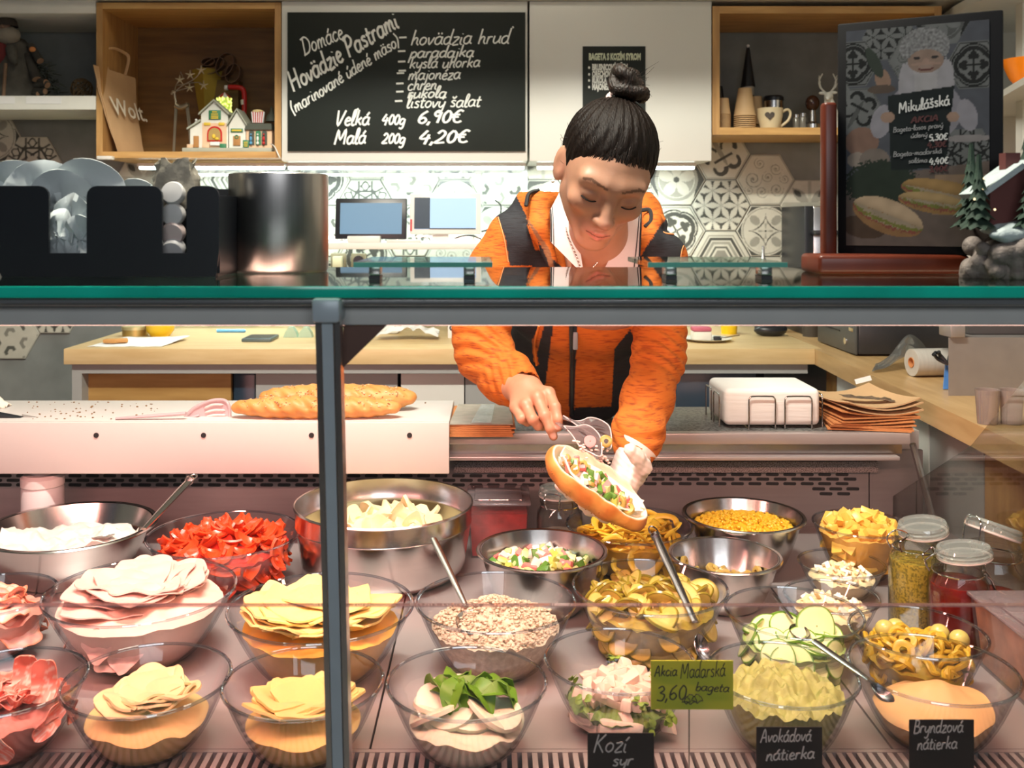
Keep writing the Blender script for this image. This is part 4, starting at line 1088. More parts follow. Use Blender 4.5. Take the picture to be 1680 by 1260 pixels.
# piece shapes -----------------------------------------------------
def strip_mesh(nm, m, L_, w_, th, bend, seed):
    r_ = random.Random(seed); b = bend*r_.uniform(.6, 1.4); tw = r_.uniform(-.8, .8)
    def fn(u, v):
        a = (u-.5)*b; R = L_/max(abs(b), .05); x = R*math.sin(a); z = R*(1-math.cos(a))*.6
        wv = w_*(1-.55*abs(u-.5)**1.5*2)*(v-.5); t_ = tw*(u-.5)
        return (x, wv*math.cos(t_), z+wv*math.sin(t_)+(v-.5)**2*w_*.5)
    return MB().sheet(fn, 10, 3, th).mesh(nm, m)
def chunk_mesh(nm, m, sx, sy, sz, seed, r=.15):
    r_ = random.Random(seed); bm = bmesh.new(); bmesh.ops.create_cube(bm, size=1)
    for v in bm.verts: v.co = Vector((v.co.x*sx*r_.uniform(.75, 1.15), v.co.y*sy*r_.uniform(.7, 1.15), v.co.z*sz*r_.uniform(.8, 1.1)))
    bmesh.ops.bevel(bm, geom=bm.edges[:], offset=min(sx, sy, sz)*r, segments=2, affect='EDGES', profile=.6)
    mb = MB(); bm.verts.index_update(); mb.add([v.co[:] for v in bm.verts], [[v.index for v in f.verts] for f in bm.faces]); bm.free(); return mb.mesh(nm, m)
def disc_mesh(nm, m, R, th, seed, ell_=1.0, wav=.0, colf=None, ring=0, ns=26):
    r_ = random.Random(seed); ph = r_.uniform(0, 6)
    rr = [ring, ring+.02*R] if ring else [0]
    rads = ([ring*R] if ring else [0.001])+[R*q for q in (.35, .6, .8, .9, .97, 1.0)]
    rads = [q for q in rads if q >= (ring*R if ring else 0)]
    vs = []; cs = []
    for zs in (1, -1):
        for q in (rads if zs > 0 else rads[::-1]):
            for k in range(ns):
                a = 2*PI*k/ns; e = 1+.03*math.sin(3*a+ph)
                zz = zs*th/2*(1-.35*(q/R)**8)+wav*math.sin(2*a+ph)*(q/R)**2
                vs.append((q*e*math.cos(a)*ell_, q*e*math.sin(a), zz)); cs.append(colf(q/R) if colf else (1, 1, 1))
    n_ = len(rads)*2; fs = [(i*ns+k, i*ns+(k+1) % ns, ((i+1) % n_)*ns+(k+1) % ns, ((i+1) % n_)*ns+k) for i in range(n_) for k in range(ns)]
    mb = MB().add(vs, fs)
    if colf: mb.c = cs
    return mb.mesh(nm, m)
def slice_mesh(nm, m, sx, sy, th, wav, fold, seed, rnd_=4, colf=None, n=14):
    """thin soft slice: rounded sheet with waves and a soft fold"""
    def fn(u, v):
        a, b = 2*u-1, 2*v-1
        q = (abs(a)**rnd_+abs(b)**rnd_)**(1/rnd_); mx = max(abs(a), abs(b)); k = mx/q if q > 1e-6 else 1
        x, y = a*k*sx/2, b*k*sy/2
        x *= 1+.05*noise.noise((a*2+seed, b*2, 0)); y *= 1+.05*noise.noise((a*2, b*2+seed, 4))
        z = wav*noise.noise((x*26+seed*3.1, y*26, seed))+fold*abs(y/sy)**1.5*2
        return (x, y, z)
    mb = MB().sheet(fn, n, n, th)
    if colf: mb.c = [colf(2*v[0]/sx, 2*v[1]/sy) for v in mb.v]
    return mb.mesh(nm, m)

# ------------------------------------------------------------------ rear row
M_creamc = mat('cream_cheese', (.76, .68, .62), .6, var=.05, bump=.2, scale=60, sss=.15)
B1 = bw('steel', 115, 262, 819, 914, .095, 'wide steel bowl of white cream cheese at the far left')
heap(B1, 'cream_cheese', 'white cream cheese spread smeared up the steel bowl at the left', 'cream cheese', M_creamc, .056, amp=.013, fr=38, prof=lambda x, y: .030*max(0, .75-math.hypot(x-.35, y+.45))+.02*math.exp(-((x+.75)**2+(y-.1)**2)*9)+.018*(x*x+y*y)**3*(1 if y < .3 else .2)+.014*math.exp(-((x-.5)**2+(y-.35)**2)*14), seed=2)
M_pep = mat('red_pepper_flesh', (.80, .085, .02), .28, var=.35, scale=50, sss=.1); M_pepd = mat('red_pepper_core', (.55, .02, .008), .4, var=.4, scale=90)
B2 = bw('glass', 368.5, 248, 833, 926, .092, 'glass bowl heaped with red pepper strips')
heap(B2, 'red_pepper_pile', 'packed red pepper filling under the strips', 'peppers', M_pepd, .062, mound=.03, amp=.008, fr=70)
pm = [strip_mesh('red_pepper_strip', M_pep, .042+.010*(i % 3), .019+.004*(i % 2), .0045, 1.3+.4*(i % 3), i) for i in range(6)]
scatter(B2, 'red_pepper_strip', 'red pepper strips heaped in the glass bowl', 'pepper strip', 'red pepper strips in the glass bowl', pm, 85, rmax=.84, lift=.003, tilt=.6, side_n=70, seed=3)
B3 = bw('pot', 630, 288, 786, 867, .135, 'big straight sided steel pot behind the post')
M_fet = mat('pale_cheese', (.86, .74, .45), .6, var=.08, bump=.2, scale=50)
heap(B3, 'pot_filling', 'yellow layer low in the big steel pot', 'cheese', mat('yellow_filling', (.80, .60, .28), .6), .062, mound=.004, amp=.004)
lm = [slice_mesh('cheese_lump', M_fet, .07, .06, .006, .03, .03, i, 3, n=8) for i in range(3)]
scatter(B3, 'cheese_lump', 'crumpled pale cheese lumps piled in the big steel pot', 'cheese', 'cheese lumps in the steel pot', lm, 22, rmax=.55, lift=.018, tilt=.8, seed=5, sc=(.6, 1.1))
# salad bowl
B6 = bw('steel', 889, 206, 867, 941, .10, 'steel bowl of chopped radish and crab salad')
heap(B6, 'salad_base', 'mixed salad lying under the chopped pieces', 'salad', mat('salad_mix', (.45, .38, .22), .6, var=.5, scale=80), .062, mound=.014, amp=.006)
cols = {'white': (.86, .72, .64), 'pink': (.82, .22, .20), 'green': (.10, .24, .03), 'lime': (.52, .52, .10), 'palegreen': (.60, .64, .28)}
ch = []
for i, (k, cc) in enumerate(cols.items()):
    mm_ = mat('chopped_'+k, cc, .4, var=.15)
    ch += [chunk_mesh('chopped_piece', mm_, .020, .011, .009, i*2+j) for j in range(3 if k == 'white' else 2)]
scatter(B6, 'chopped_salad_piece', 'chopped radish, crab stick and cucumber pieces in the steel bowl', 'salad piece', 'chopped pieces in the radish salad', ch, 110, rmax=.93, lift=.004, tilt=1.2, seed=8, sc=(1.0, 1.45))
# yellow peppers
B7 = bw('glass', 1032, 206, 832, 892, .088, 'glass bowl of yellow pepper strips under the sandwich')
M_yp = mat('yellow_pepper_flesh', (.93, .60, .06), .3, var=.18, scale=40)
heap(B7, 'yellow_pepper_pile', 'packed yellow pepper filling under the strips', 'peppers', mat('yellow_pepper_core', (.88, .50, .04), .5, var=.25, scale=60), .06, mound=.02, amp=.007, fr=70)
ym = []
for i in range(5):
    r_ = random.Random(i); ph = r_.uniform(0, 6); b_ = MB().tube(catmull([(.034*math.cos(a)*(1+.2*math.sin(i)), .024*math.sin(a), .006*math.sin(2*a+ph)) for a in [ph+q*(.7+.12*i) for q in range(5)]], 4), [.0025]+[.0056]*15+[.0025], 8, flat=.42); ym.append(b_.mesh('yellow_pepper_strip', M_yp))
scatter(B7, 'yellow_pepper_strip', 'long curved yellow pepper strips in the glass bowl', 'pepper strip', 'yellow pepper strips in the glass bowl', ym, 70, rmax=.66, lift=.005, tilt=.35, side_n=40, seed=9)
# corn
B8 = bw('steel', 1219.5, 190, 815, 877, .10, 'steel bowl of sweetcorn at the back')
M_corn = mat('sweetcorn', (.90, .52, .03), .35, var=.12)
heap(B8, 'sweetcorn', 'yellow sweetcorn kernels filling the rear steel bowl', 'sweetcorn', M_corn, .074, mound=.016, amp=.003)
kb = MB(); r_ = random.Random(2)
for i in range(650):
    rr = B8.rt*.97*math.sqrt(r_.random()); a = r_.uniform(0, 2*PI); x, y = rr*math.cos(a), rr*math.sin(a)
    kb.ell((0, 0, 0), (.0046, .0040, .0034), 7, 5, M=T(x, y, B8.top(x, y)+r_.uniform(0, .005)) @ Rz(r_.uniform(0, 6)) @ Rx(r_.uniform(-1, 1)))
single('sweetcorn_kernels', kb, M_corn, 'loose corn kernels on top of the steel bowl of corn', 'sweetcorn', (B8.X, B8.Y, B8.z0), kind='stuff')
# olives
B9 = bw('steel', 1189, 176, 880, 945, .086, 'nearly empty steel bowl with a few green olive rings')
M_ol = mat('green_olive', (.50, .34, .08), .3, var=.25, scale=60)
om = [disc_mesh('olive_ring', M_ol, .0105, .008, i, ring=.38, ns=18) for i in range(3)]
B9.rt = rin(B9, .02)*.9; B9.top = lambda x, y: .006
heap(B9, 'olive_brine', 'shallow layer of olive pieces in the nearly empty bowl', 'olives', mat('olive_layer', (.34, .24, .08), .4, var=.4, scale=80), .032, mound=.006, amp=.004)
scatter(B9, 'olive_ring', 'green olive rings at the bottom of the steel bowl', 'olive', 'olive rings in the nearly empty bowl', om, 26, rmax=.7, lift=.006, tilt=1.2, seed=4)
for a, zz, lb in ((2.5, .055, 'single olive ring stuck to the left inner wall of the steel bowl'), (.45, .042, 'single olive ring stuck to the right inner wall of the steel bowl')):
    rr = rin(B9, zz)-.006; o = new_obj('olive_ring', om[0]); o.location = (B9.X+rr*math.cos(a), B9.Y+rr*math.sin(a), B9.z0+zz); o.rotation_euler = (Rz(a) @ Ry(PI/2+.2)).to_euler(); tag(o, lb, 'olive')
# pineapple
B10 = bw('glass', 1412, 152, 831, 890, .098, 'glass bowl of pineapple chunks beside the clip-top jars')
M_pine = mat('pineapple_flesh', (.88, .55, .10), .35, var=.18, scale=50, stretch=(1, 1, 4), sss=.1)
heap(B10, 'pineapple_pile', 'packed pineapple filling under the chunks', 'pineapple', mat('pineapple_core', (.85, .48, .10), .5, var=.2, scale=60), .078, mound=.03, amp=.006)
pmn = [chunk_mesh('pineapple_chunk', M_pine, .026, .020, .012, 30+i) for i in range(5)]
scatter(B10, 'pineapple_chunk', 'yellow pineapple chunks heaped in the glass bowl', 'pineapple', 'pineapple chunks in the glass bowl', pmn, 60, rmax=.86, lift=.005, tilt=.9, side_n=26, seed=6)
# small cheese bowls
B11 = bw('glass', 1380.5, 137, 901, 950, .058, 'small glass bowl of grated cheese in front of the pineapple')
M_gr = mat('grated_cheese', (.92, .74, .42), .55, var=.12, scale=40)
heap(B11, 'grated_cheese', 'grated yellow and white cheese in the small bowl', 'cheese', M_gr, .030, mound=.018, amp=.005, fr=90)
gm = [chunk_mesh('cheese_shred', M_gr if i % 2 else mat('white_shred', (.92, .84, .72), .5), .016, .009, .005, 60+i) for i in range(4)]
scatter(B11, 'cheese_shred', 'cheese shreds piled in the small rear glass bowl', 'cheese', 'shreds in the small cheese bowl', gm, 46, rmax=.86, lift=.003, tilt=1.0, seed=12, sc=(.7, 1.1))
B12 = bw('glass', 1364, 150, 950, 1010, .062, 'small glass bowl of egg and cheese pieces behind the cucumber')
heap(B12, 'egg_cheese_mix', 'pale egg and cheese mixture in the small bowl', 'cheese', M_gr, .036, mound=.014, amp=.005, fr=90)
scatter(B12, 'cheese_shred', 'pale egg and cheese pieces in the small bowl behind the cucumber', 'cheese', 'pieces in the egg and cheese bowl', gm, 46, rmax=.9, lift=.003, tilt=1.0, seed=13, sc=(.9, 1.6))

# ------------------------------------------------------------------ middle row
def hamcol(a, b):
    q = (abs(a)**4+abs(b)**4)**.25
    return (.86, .30, .16) if q > .92 else (.92, .50+.1*noise.noise((a*3, b*3, 1)), .42)
M_ham = mat('ham_slice', (.9, .5, .4), .35, vcol=True, var=.10, scale=40, sss=.15)
hm = [slice_mesh('ham_slice', M_ham, .125, .085, .0022, .022, .02*(i % 2), i, 3.5, hamcol) for i in range(4)]
B13 = bw('glass', -12, 196, 930, 1030, .09, 'glass bowl of rolled ham slices cut by the left edge of the frame')
heap(B13, 'ham_pile', 'folded ham filling the cut off left bowl', 'ham', mat('ham_core', (.78, .34, .26), .5, var=.3, scale=50), .055, mound=.02, amp=.01, fr=40)
scatter(B13, 'ham_slice', 'red edged ham slices in the cut off left bowl', 'ham slice', 'ham slices in the left bowl', hm, 18, rmax=.5, lift=.004, tilt=.35, side_n=10, seed=21, sc=(.45, .6), zmin=.034)
def turk(a, b): return (.80, .53+.05*noise.noise((a*4, b*4, 2)), .46)
M_turk = mat('turkey_slice', (.9, .7, .6), .4, vcol=True, var=.05, scale=30, sss=.15)
tm = [slice_mesh('turkey_slice', M_turk, .125, .10, .002, .009, .006*(i % 2), 10+i, 5, turk) for i in range(4)]
B14 = bw('glass', 232, 304, 913, 1034, .102, 'largest glass bowl, filled with pale turkey slices')
heap(B14, 'turkey_pile', 'layered turkey filling of the largest glass bowl', 'turkey', mat('turkey_core', (.88, .58, .48), .5, var=.12, scale=30, bump=.3), .076, mound=.014, amp=.005, fr=30)
def lay(B, name, label, cat, group, meshes, n, seed, r=.55, lift=.002, dz=.0007, tl=.25, sc=(.9, 1.05)):
    r_ = random.Random(seed)
    for i in range(n):
        a = r_.uniform(0, 2*PI); rr = B.rt*r*math.sqrt(r_.random()); x, y = rr*math.cos(a), rr*math.sin(a)
        o = new_obj(name, r_.choice(meshes)); s = r_.uniform(*sc); o.scale = (s, s, s)
        o.location = (B.X+x, B.Y+y, B.z0+B.top(x, y)+lift+dz*i)
        q = math.hypot(x, y)/B.rt
        o.rotation_euler = (Matrix.Rotation(-q*.42, 4, Vector((-y, x, 0)) if (x or y) else Vector((1, 0, 0))) @ Rx(r_.uniform(-tl, tl)) @ Ry(r_.uniform(-tl, tl)) @ Rz(r_.uniform(0, 6))).to_euler()
        tag(o, label, cat, group)
lay(B14, 'turkey_slice', 'pale pink turkey slices layered in the largest glass bowl', 'turkey slice', 'turkey slices in the largest bowl', tm, 24, 5, r=.54, sc=(.8, .98), tl=.12)
scatter(B14, 'turkey_slice', 'pale pink turkey slices layered in the largest glass bowl', 'turkey slice', 'turkey slices in the largest bowl', tm, 0, side_n=12, seed=31, sc=(.34, .42), zmin=.034)
M_chs = mat('cheese_slice', (.90, .66, .25), .38, var=.04, scale=10, sss=.2); M_chd = mat('cheese_slice_deep', (.90, .50, .08), .45, var=.25, scale=30, sss=.15)
cm = [slice_mesh('cheese_slice', M_chs, .092, .088, .0028, .006, .006, 20+i, 12) for i in range(3)]
B15 = bw('glass', 527, 303, 943, 1055, .10, 'large glass bowl of yellow cheese slices behind the post')
heap(B15, 'cheese_pile', 'stacked cheese filling of the bowl behind the post', 'cheese', M_chd, .068, mound=.018, amp=.006, fr=30)
lay(B15, 'cheese_slice', 'square yellow cheese slices fanned in the large glass bowl', 'cheese slice', 'cheese slices in the large bowl', cm, 28, 6, r=.58, dz=.0006, tl=.10)
# egg / tuna salad
M_egg = mat('egg_salad', (.68, .54, .39), .65, var=.4, scale=130, bump=.4, bscale=200)
B16 = bw('glass', 813, 262, 938, 1042, .10, 'glass bowl of crumbly egg salad with a spoon')
heap(B16, 'egg_salad', 'crumbly pale egg salad mounded in the glass bowl', 'egg salad', M_egg, .060, mound=.034, amp=.007, fr=75, nr=40, ns=110)
eb = MB(); r_ = random.Random(5)
for i in range(1500):
    rr = B16.rt*.97*math.sqrt(r_.random()); a = r_.uniform(0, 2*PI); x, y = rr*math.cos(a), rr*math.sin(a); s = r_.uniform(.0014, .0030)
    eb.ell((x, y, B16.top(x, y)+r_.uniform(-.001, .006)), (s*1.2, s, s*.8), 6, 4, jit=.25, seed=i)
single('egg_salad_crumbs', eb, M_egg, 'loose crumbs on top of the egg salad', 'egg salad', (B16.X, B16.Y, B16.z0), kind='stuff')
# pickles
def pick(q): return (.26, .20, .02) if q > .93 else (.60, .44, .11) if q > .5 else (.68, .52, .18)
M_pick = mat('pickle_slice', (.6, .5, .1), .25, vcol=True, var=.12, scale=60)
pk = [disc_mesh('pickle_slice', M_pick, .019+.003*(i % 2), .005, i, ell_=1.35, wav=.001, colf=pick) for i in range(4)]
B17 = bw('glass', 1066, 252, 917, 1014, .10, 'glass bowl of sliced pickles with a spoon')
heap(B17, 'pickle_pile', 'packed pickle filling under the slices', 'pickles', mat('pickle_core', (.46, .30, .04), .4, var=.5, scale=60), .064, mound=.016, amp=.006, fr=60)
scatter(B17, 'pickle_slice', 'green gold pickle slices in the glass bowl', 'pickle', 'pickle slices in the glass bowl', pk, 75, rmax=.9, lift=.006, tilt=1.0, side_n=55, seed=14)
# cucumber
def cuc(q): return (.12, .26, .02) if q > .95 else (.74, .80, .40) if q > .55 else (.80, .76, .42)
M_cuc = mat('cucumber_slice', (.6, .7, .3), .3, vcol=True, var=.06, scale=60)
cu_ = [disc_mesh('cucumber_slice', M_cuc, .026, .0035, i, ell_=1.15, wav=.0015, colf=cuc) for i in range(3)]
B18 = bw('glass', 1302, 220, 963, 1051, .088, 'glass bowl of fresh cucumber slices')
heap(B18, 'cucumber_pile', 'packed cucumber filling under the slices', 'cucumber', mat('cucumber_core', (.50, .60, .18), .4, var=.3, scale=40), .040, mound=.008, amp=.005)
scatter(B18, 'cucumber_slice', 'fresh cucumber slices in the glass bowl', 'cucumber', 'cucumber slices in the glass bowl', cu_, 24, rmax=.66, lift=.002, tilt=.4, side_n=14, seed=15)
r_ = random.Random(3); o = new_obj('cucumber_slice', cu_[0]); o.location = (B18.X+.032, B18.Y-.005, B18.z0+.064); o.rotation_euler = (1.15, .1, .1); o.scale = (1.0, 1.15, 1); tag(o, 'big cucumber slice standing on edge with a dark green rind', 'cucumber')
# olives and gherkin rings
M_gk = mat('pickled_pepper', (.58, .36, .03), .28, var=.3, scale=40)
gk = [MB().tube([(.013*math.cos(a), .010*math.sin(a), .002*math.sin(3*a)) for a in [2*PI*k/14 for k in range(14)]], .0042, 7, closed=True, flat=.8).mesh('pickled_pepper_ring', M_gk), disc_mesh('pickled_pepper_ring', M_gk, .014, .007, 5, ring=.35, ns=16)]
gb = [MB().ell((0, 0, 0), (.014, .013, .013), 14, 10).mesh('green_olive', mat('whole_olive', (.52, .44, .12), .25, var=.2, scale=30))]
B19 = bw('glass', 1505, 214, 988, 1092, .086, 'glass bowl of pickled pepper rings and whole olives')
heap(B19, 'pickled_pepper_pile', 'packed pickled pepper filling under the rings', 'peppers', mat('pickled_core', (.42, .26, .03), .4, var=.5, scale=60), .046, mound=.012, amp=.006)
scatter(B19, 'pickled_pepper_ring', 'gold green pickled pepper rings in the glass bowl', 'pickled pepper', 'pickled pepper rings in the glass bowl', gk, 50, rmax=.88, lift=.006, tilt=1.0, side_n=30, seed=16)
for i, (x, y, lb) in enumerate(((.045, .03, 'whole green olive at the right of the pickled peppers'), (.064, .01, 'second whole green olive nearer the right rim'), (-.028, .045, 'whole green olive at the back left of the pickled peppers'), (-.01, .05, 'whole green olive at the back middle of the pickled peppers'))):
    o = new_obj('green_olive', gb[0]); o.location = (B19.X+x, B19.Y+y, B19.z0+.066); tag(o, lb, 'olive')

# ------------------------------------------------------------------ front row
B20 = bw('glass', 8, 256, 1062, 1184, .088, 'front left glass bowl of curled prosciutto slices')
def pros(a, b): return (.90, .62, .52) if noise.noise((a*2.2, b*5, 3)) > .15 else (.86, .27, .20)
M_pros = mat('prosciutto_slice', (.9, .5, .4), .35, vcol=True, var=.08, scale=40, sss=.15)
prm = [slice_mesh('prosciutto_slice', M_pros, .12, .048, .0022, .03, .03, 40+i, 4, pros) for i in range(4)]
heap(B20, 'prosciutto_pile', 'packed prosciutto filling the front left bowl', 'prosciutto', mat('prosciutto_core', (.80, .36, .30), .5, var=.4, scale=30), .048, mound=.012, amp=.008)
scatter(B20, 'prosciutto_slice', 'curled pink prosciutto slices in the front left bowl', 'prosciutto', 'prosciutto slices in the front left bowl', prm, 26, rmax=.5, lift=.006, tilt=.35, side_n=12, seed=22, sc=(.40, .5), zmin=.030)
for i, (x, y) in enumerate(((.02, .01), (.05, .0))):
    b_ = slice_mesh('prosciutto_slice', M_pros, .03, .05, .002, .02, .02, 77+i, 4, pros); o = new_obj('prosciutto_slice', b_); o.location = (B20.X+x, B20.Y+y, B20.z0+.085); o.rotation_euler = (1.3, 0, .2); tag(o, ['left upright prosciutto curl in the front left bowl', 'right upright prosciutto curl in the front left bowl'][i], 'prosciutto')
B21 = bw('glass', 242, 268, 1057, 1180, .088, 'front glass bowl of soft cheese between prosciutto and post')
cm2 = [slice_mesh('soft_cheese_slice', mat('soft_cheese', (.90, .70, .38), .4, var=.04, sss=.2), .090, .075, .003, .012, .006, 50+i, 3) for i in range(3)]
heap(B21, 'soft_cheese_pile', 'stacked soft cheese filling of the front bowl', 'cheese', mat('soft_cheese_core', (.92, .68, .30), .45, var=.15, scale=12), .036, mound=.02, amp=.006, fr=25)
lay(B21, 'soft_cheese_slice', 'pale soft cheese slices folded in the front bowl', 'cheese slice', 'soft cheese slices in the front bowl', cm2, 13, 9, r=.28, dz=.0009, tl=.12, sc=(.85, 1.05))
B22 = bw('glass', 498, 262, 1062, 1185, .088, 'front glass bowl of small cheese squares partly behind the post')
cm3 = [slice_mesh('small_cheese_slice', M_chs, .066, .062, .003, .005, .004, 60+i, 12, n=8) for i in range(3)]
heap(B22, 'small_cheese_pile', 'stacked cheese filling of the bowl behind the post foot', 'cheese', M_chs, .034, mound=.02, amp=.004, fr=25)
lay(B22, 'small_cheese_slice', 'small square cheese slices in the front bowl by the post', 'cheese slice', 'small cheese slices in the front bowl', cm3, 26, 10, r=.50, dz=.0004, tl=.16)
B23 = bw('glass', 766, 262, 1063, 1184, .088, 'front glass bowl of mozzarella and basil')
M_moz = mat('mozzarella', (.80, .71, .56), .35, var=.04, sss=.25)
heap(B23, 'mozzarella_pile', 'mozzarella filling the front bowl below the basil', 'mozzarella', M_moz, .036, mound=.006, amp=.006, fr=30)
mz = [disc_mesh('mozzarella_slice', M_moz, .034, .009, i, ell_=1.15, wav=.002) for i in range(3)]
scatter(B23, 'mozzarella_slice', 'white mozzarella slices in the front bowl with basil', 'mozzarella', 'mozzarella slices in the basil bowl', mz, 13, rmax=.62, lift=.008, tilt=.45, side_n=0, seed=23, sc=(.8, 1.05))
M_bas = mat('basil_leaf', (.14, .30, .02), .4, var=.4, scale=20)
def leaf_mesh(seed, L_=.05, w_=.028):
    r_ = random.Random(seed)
    def fn(u, v):
        s_ = math.sin(PI*min(1, u*.96+.03))**.75; y = (v-.5)*w_*s_; return ((u-.5)*L_, y, .010*math.sin(u*PI)+abs(v-.5)*.016*s_+.003*noise.noise((u*6+seed, v*6, 0)))
    return MB().sheet(fn, 10, 6, .0008).mesh('basil_leaf', M_bas)
bl = [leaf_mesh(i) for i in range(4)]
scatter(B23, 'basil_leaf', 'green basil leaves lying on the mozzarella', 'basil', 'basil leaves on the mozzarella', bl, 16, rmax=.6, lift=.020, tilt=.7, seed=24, accept=lambda x, y: y > -.12 and y < .55)
# surimi / crab sticks
B24 = bw('glass', 1016, 244, 1030, 1143, .088, 'front glass bowl of crab stick pieces on parsley')
M_crab = mat('crab_stick', (.84, .64, .54), .4, var=.08, scale=30, sss=.2)
heap(B24, 'parsley_bed', 'green parsley bed under the crab sticks', 'parsley', mat('parsley_bed', (.20, .28, .06), .7, var=.5, scale=60, bump=.3), .030, mound=.010, amp=.008)
cs_ = [chunk_mesh('crab_stick_piece', M_crab, .056, .018, .018, 80+i, .25) for i in range(4)]
scatter(B24, 'crab_stick_piece', 'white crab stick pieces in the front glass bowl', 'crab stick', 'crab stick pieces in the front bowl', cs_, 32, rmax=.6, lift=.012, tilt=.5, side_n=12, seed=25, sc=(.8, 1.1))
def sprig(seed):
    r_ = random.Random(seed); b = MB()
    b.tube([(0, 0, 0), (.004, 0, .012), (.003, .002, .024)], .0008, 5)
    for k in range(9):
        a = r_.uniform(0, 6); M = T(.003+.008*math.cos(a), .008*math.sin(a), .014+.014*r_.random()) @ Rz(a) @ Rx(r_.uniform(-.6, .6))
        b.sheet(lambda u, v: ((u-.5)*.012, (v-.5)*.010*math.sin(PI*u)**.6, .002*math.sin(u*PI)), 4, 3, .0006, M=M)
    return b.mesh('parsley_sprig', mat('parsley', (.26, .38, .05), .5, var=.3))
sg = [sprig(i) for i in range(3)]
scatter(B24, 'parsley_sprig', 'small parsley sprigs among the crab sticks', 'parsley', 'parsley sprigs in the crab stick bowl', sg, 11, rmax=.95, lift=.004, tilt=.5, side_n=6, seed=26, rmin=.72, sc=(.6, .9))
# avocado spread
M_avo = mat('avocado_spread', (.46, .46, .15), .6, var=.35, scale=50, bump=.4, bscale=110)
B25 = bw('glass', 1284, 240, 1052, 1166, .092, 'front glass bowl of green avocado spread')
heap(B25, 'avocado_spread', 'lumpy pale green avocado spread mounded in the front bowl', 'avocado spread', M_avo, .062, mound=.022, amp=.015, fr=60, nr=40, ns=110, seed=3)
# bryndza spread
M_bry = mat('orange_spread', (.80, .46, .20), .5, var=.16, scale=14, bump=.15)
B26 = bw('glass', 1530, 262, 1043, 1157, .092, 'front glass bowl of orange cheese spread')
heap(B26, 'orange_spread', 'smooth orange cheese spread pushed up in the front bowl', 'cheese spread', M_bry, .034, amp=.004, fr=24, nr=34, prof=lambda x, y: .030*math.exp(-((x*.8)**2+(y-.15)**2*2)*2.2)+.006*x)

# ------------------------------------------------------------------ jars and tubs
G_jar = glass('jar_glass', (.97, .98, .97), (.55, .58, .56), base=.05, gain=.45, pw=2.6, epw=2.4)
M_rub = mat('white_rubber', (.75, .68, .64), .6)
def jar(px, pybase, Y, R, H, m_fill, fill, label, lid_tilt, lid_dir, lid_off, fill_label, closed=False):
    p = Wp(px, pybase, Y)
    t = thing('clip_top_jar', label, 'jar', (p.x, p.y, DZ))
    pr = [(0, 0), (R*.92, 0), (R, .006), (R, H*.66), (R*.97, H*.76), (R*.80, H*.86), (R*.78, H*.90), (R*.86, H*.91), (R*.86, H*.94), (R*.80, H*.95), (R*.80, H), (R*.75, H), (R*.74, H*.88), (R*.93, H*.74), (R*.965, H*.66), (R*.965, .006), (0, .004)]
    part('body', MB().lathe(pr, 40), G_jar, t)
    part('contents', MB().lathe([(0, .006), (R*.93, .007), (R*.95, .02), (R*.95, min(H*.66, fill)), (R*.93, min(H*.75, fill+.002)), (0, fill+.002)], 36), m_fill, t, fill_label)
    part('wire_band', MB().tube([(R*.84*math.cos(a), R*.84*math.sin(a), H*.865) for a in [2*PI*k/32 for k in range(32)]], .0014, 6, closed=True), M_chrome, t)
    Ml = T(lid_off[0], lid_off[1], H+lid_off[2]) @ Rz(lid_dir) @ Ry(lid_tilt)
    rl = R*.92
    part('lid', MB().lathe([(0, .0), (rl*.8, 0), (rl, .003), (rl, .008), (rl*.92, .0105), (rl*.97, .013), (rl*.93, .017), (rl*.80, .0185), (rl*.74, .0155), (0, .0150)], 40, M=Ml), glass('lid_glass', (.86, .9, .88), (.5, .56, .54), base=.14, gain=.5, pw=1.6, epw=1.5, density=.25), t, 'greenish pressed glass lid')
    part('seal', MB().tube([tuple(Ml @ Vector((rl*.93*math.cos(a), rl*.93*math.sin(a), .001))) for a in [2*PI*k/32 for k in range(32)]], .0024, 7, closed=True), M_rub, t, 'white rubber seal')
    a = lid_dir; c_, s_ = math.cos(a), math.sin(a)
    def L2(u, v, z): return (c_*u-s_*v, s_*u+c_*v, z)
    part('wire_clip', MB().tube(catmull([L2(-R*.95, .012, H*.87), L2(-R*1.1, .014, H*.98), tuple(Ml @ Vector((-rl*1.05, .014, .012))), tuple(Ml @ Vector((-rl*1.05, -.014, .012))), L2(-R*1.1, -.014, H*.98), L2(-R*.95, -.012, H*.87)], 5), .0013, 6)
         .tube(catmull([L2(R*.88, .012, H*.87), L2(R*1.05, .012, H*.80), L2(R*1.22, .010, H*.62), L2(R*1.30, 0, H*.56), L2(R*1.22, -.010, H*.62), L2(R*1.05, -.012, H*.80), L2(R*.88, -.012, H*.87)], 5), .0013, 6), M_chrome, t)
    return t
M_pesto = mat('herb_oil', (.46, .33, .04), .4, var=.75, scale=260, col2=(.18, .14, .015), thr=(.45, .6))
M_jam = mat('dark_red_jam', (.22, .008, .006), .2, var=.5, scale=30)
jar(1503, 985, 1.62, .043, .150, M_pesto, .112, 'tall clip-top jar of speckled yellow green herb oil', -.16, .35, (.012, .0, .004), 'speckled yellow green herb oil')
jar(1572, 1010, 1.54, .045, .138, M_jam, .102, 'clip-top jar of dark red jam between two open jars', -.12, -.3, (.01, 0, .003), 'dark red jam')
jar(1632, 1030, 1.61, .048, .138, M_jam, .055, 'half empty clip-top jar at the right edge with lid tipped up', .36, .35, (-.004, .0, .018), 'dark red remains')
jar(918, 880, 1.94, .045, .125, mat('pale_crumbs', (.45, .34, .28), .7, var=.5, scale=60), .05, 'clip-top jar standing behind the sandwich', 0, 1.2, (0, 0, 0), 'pale crumbs')
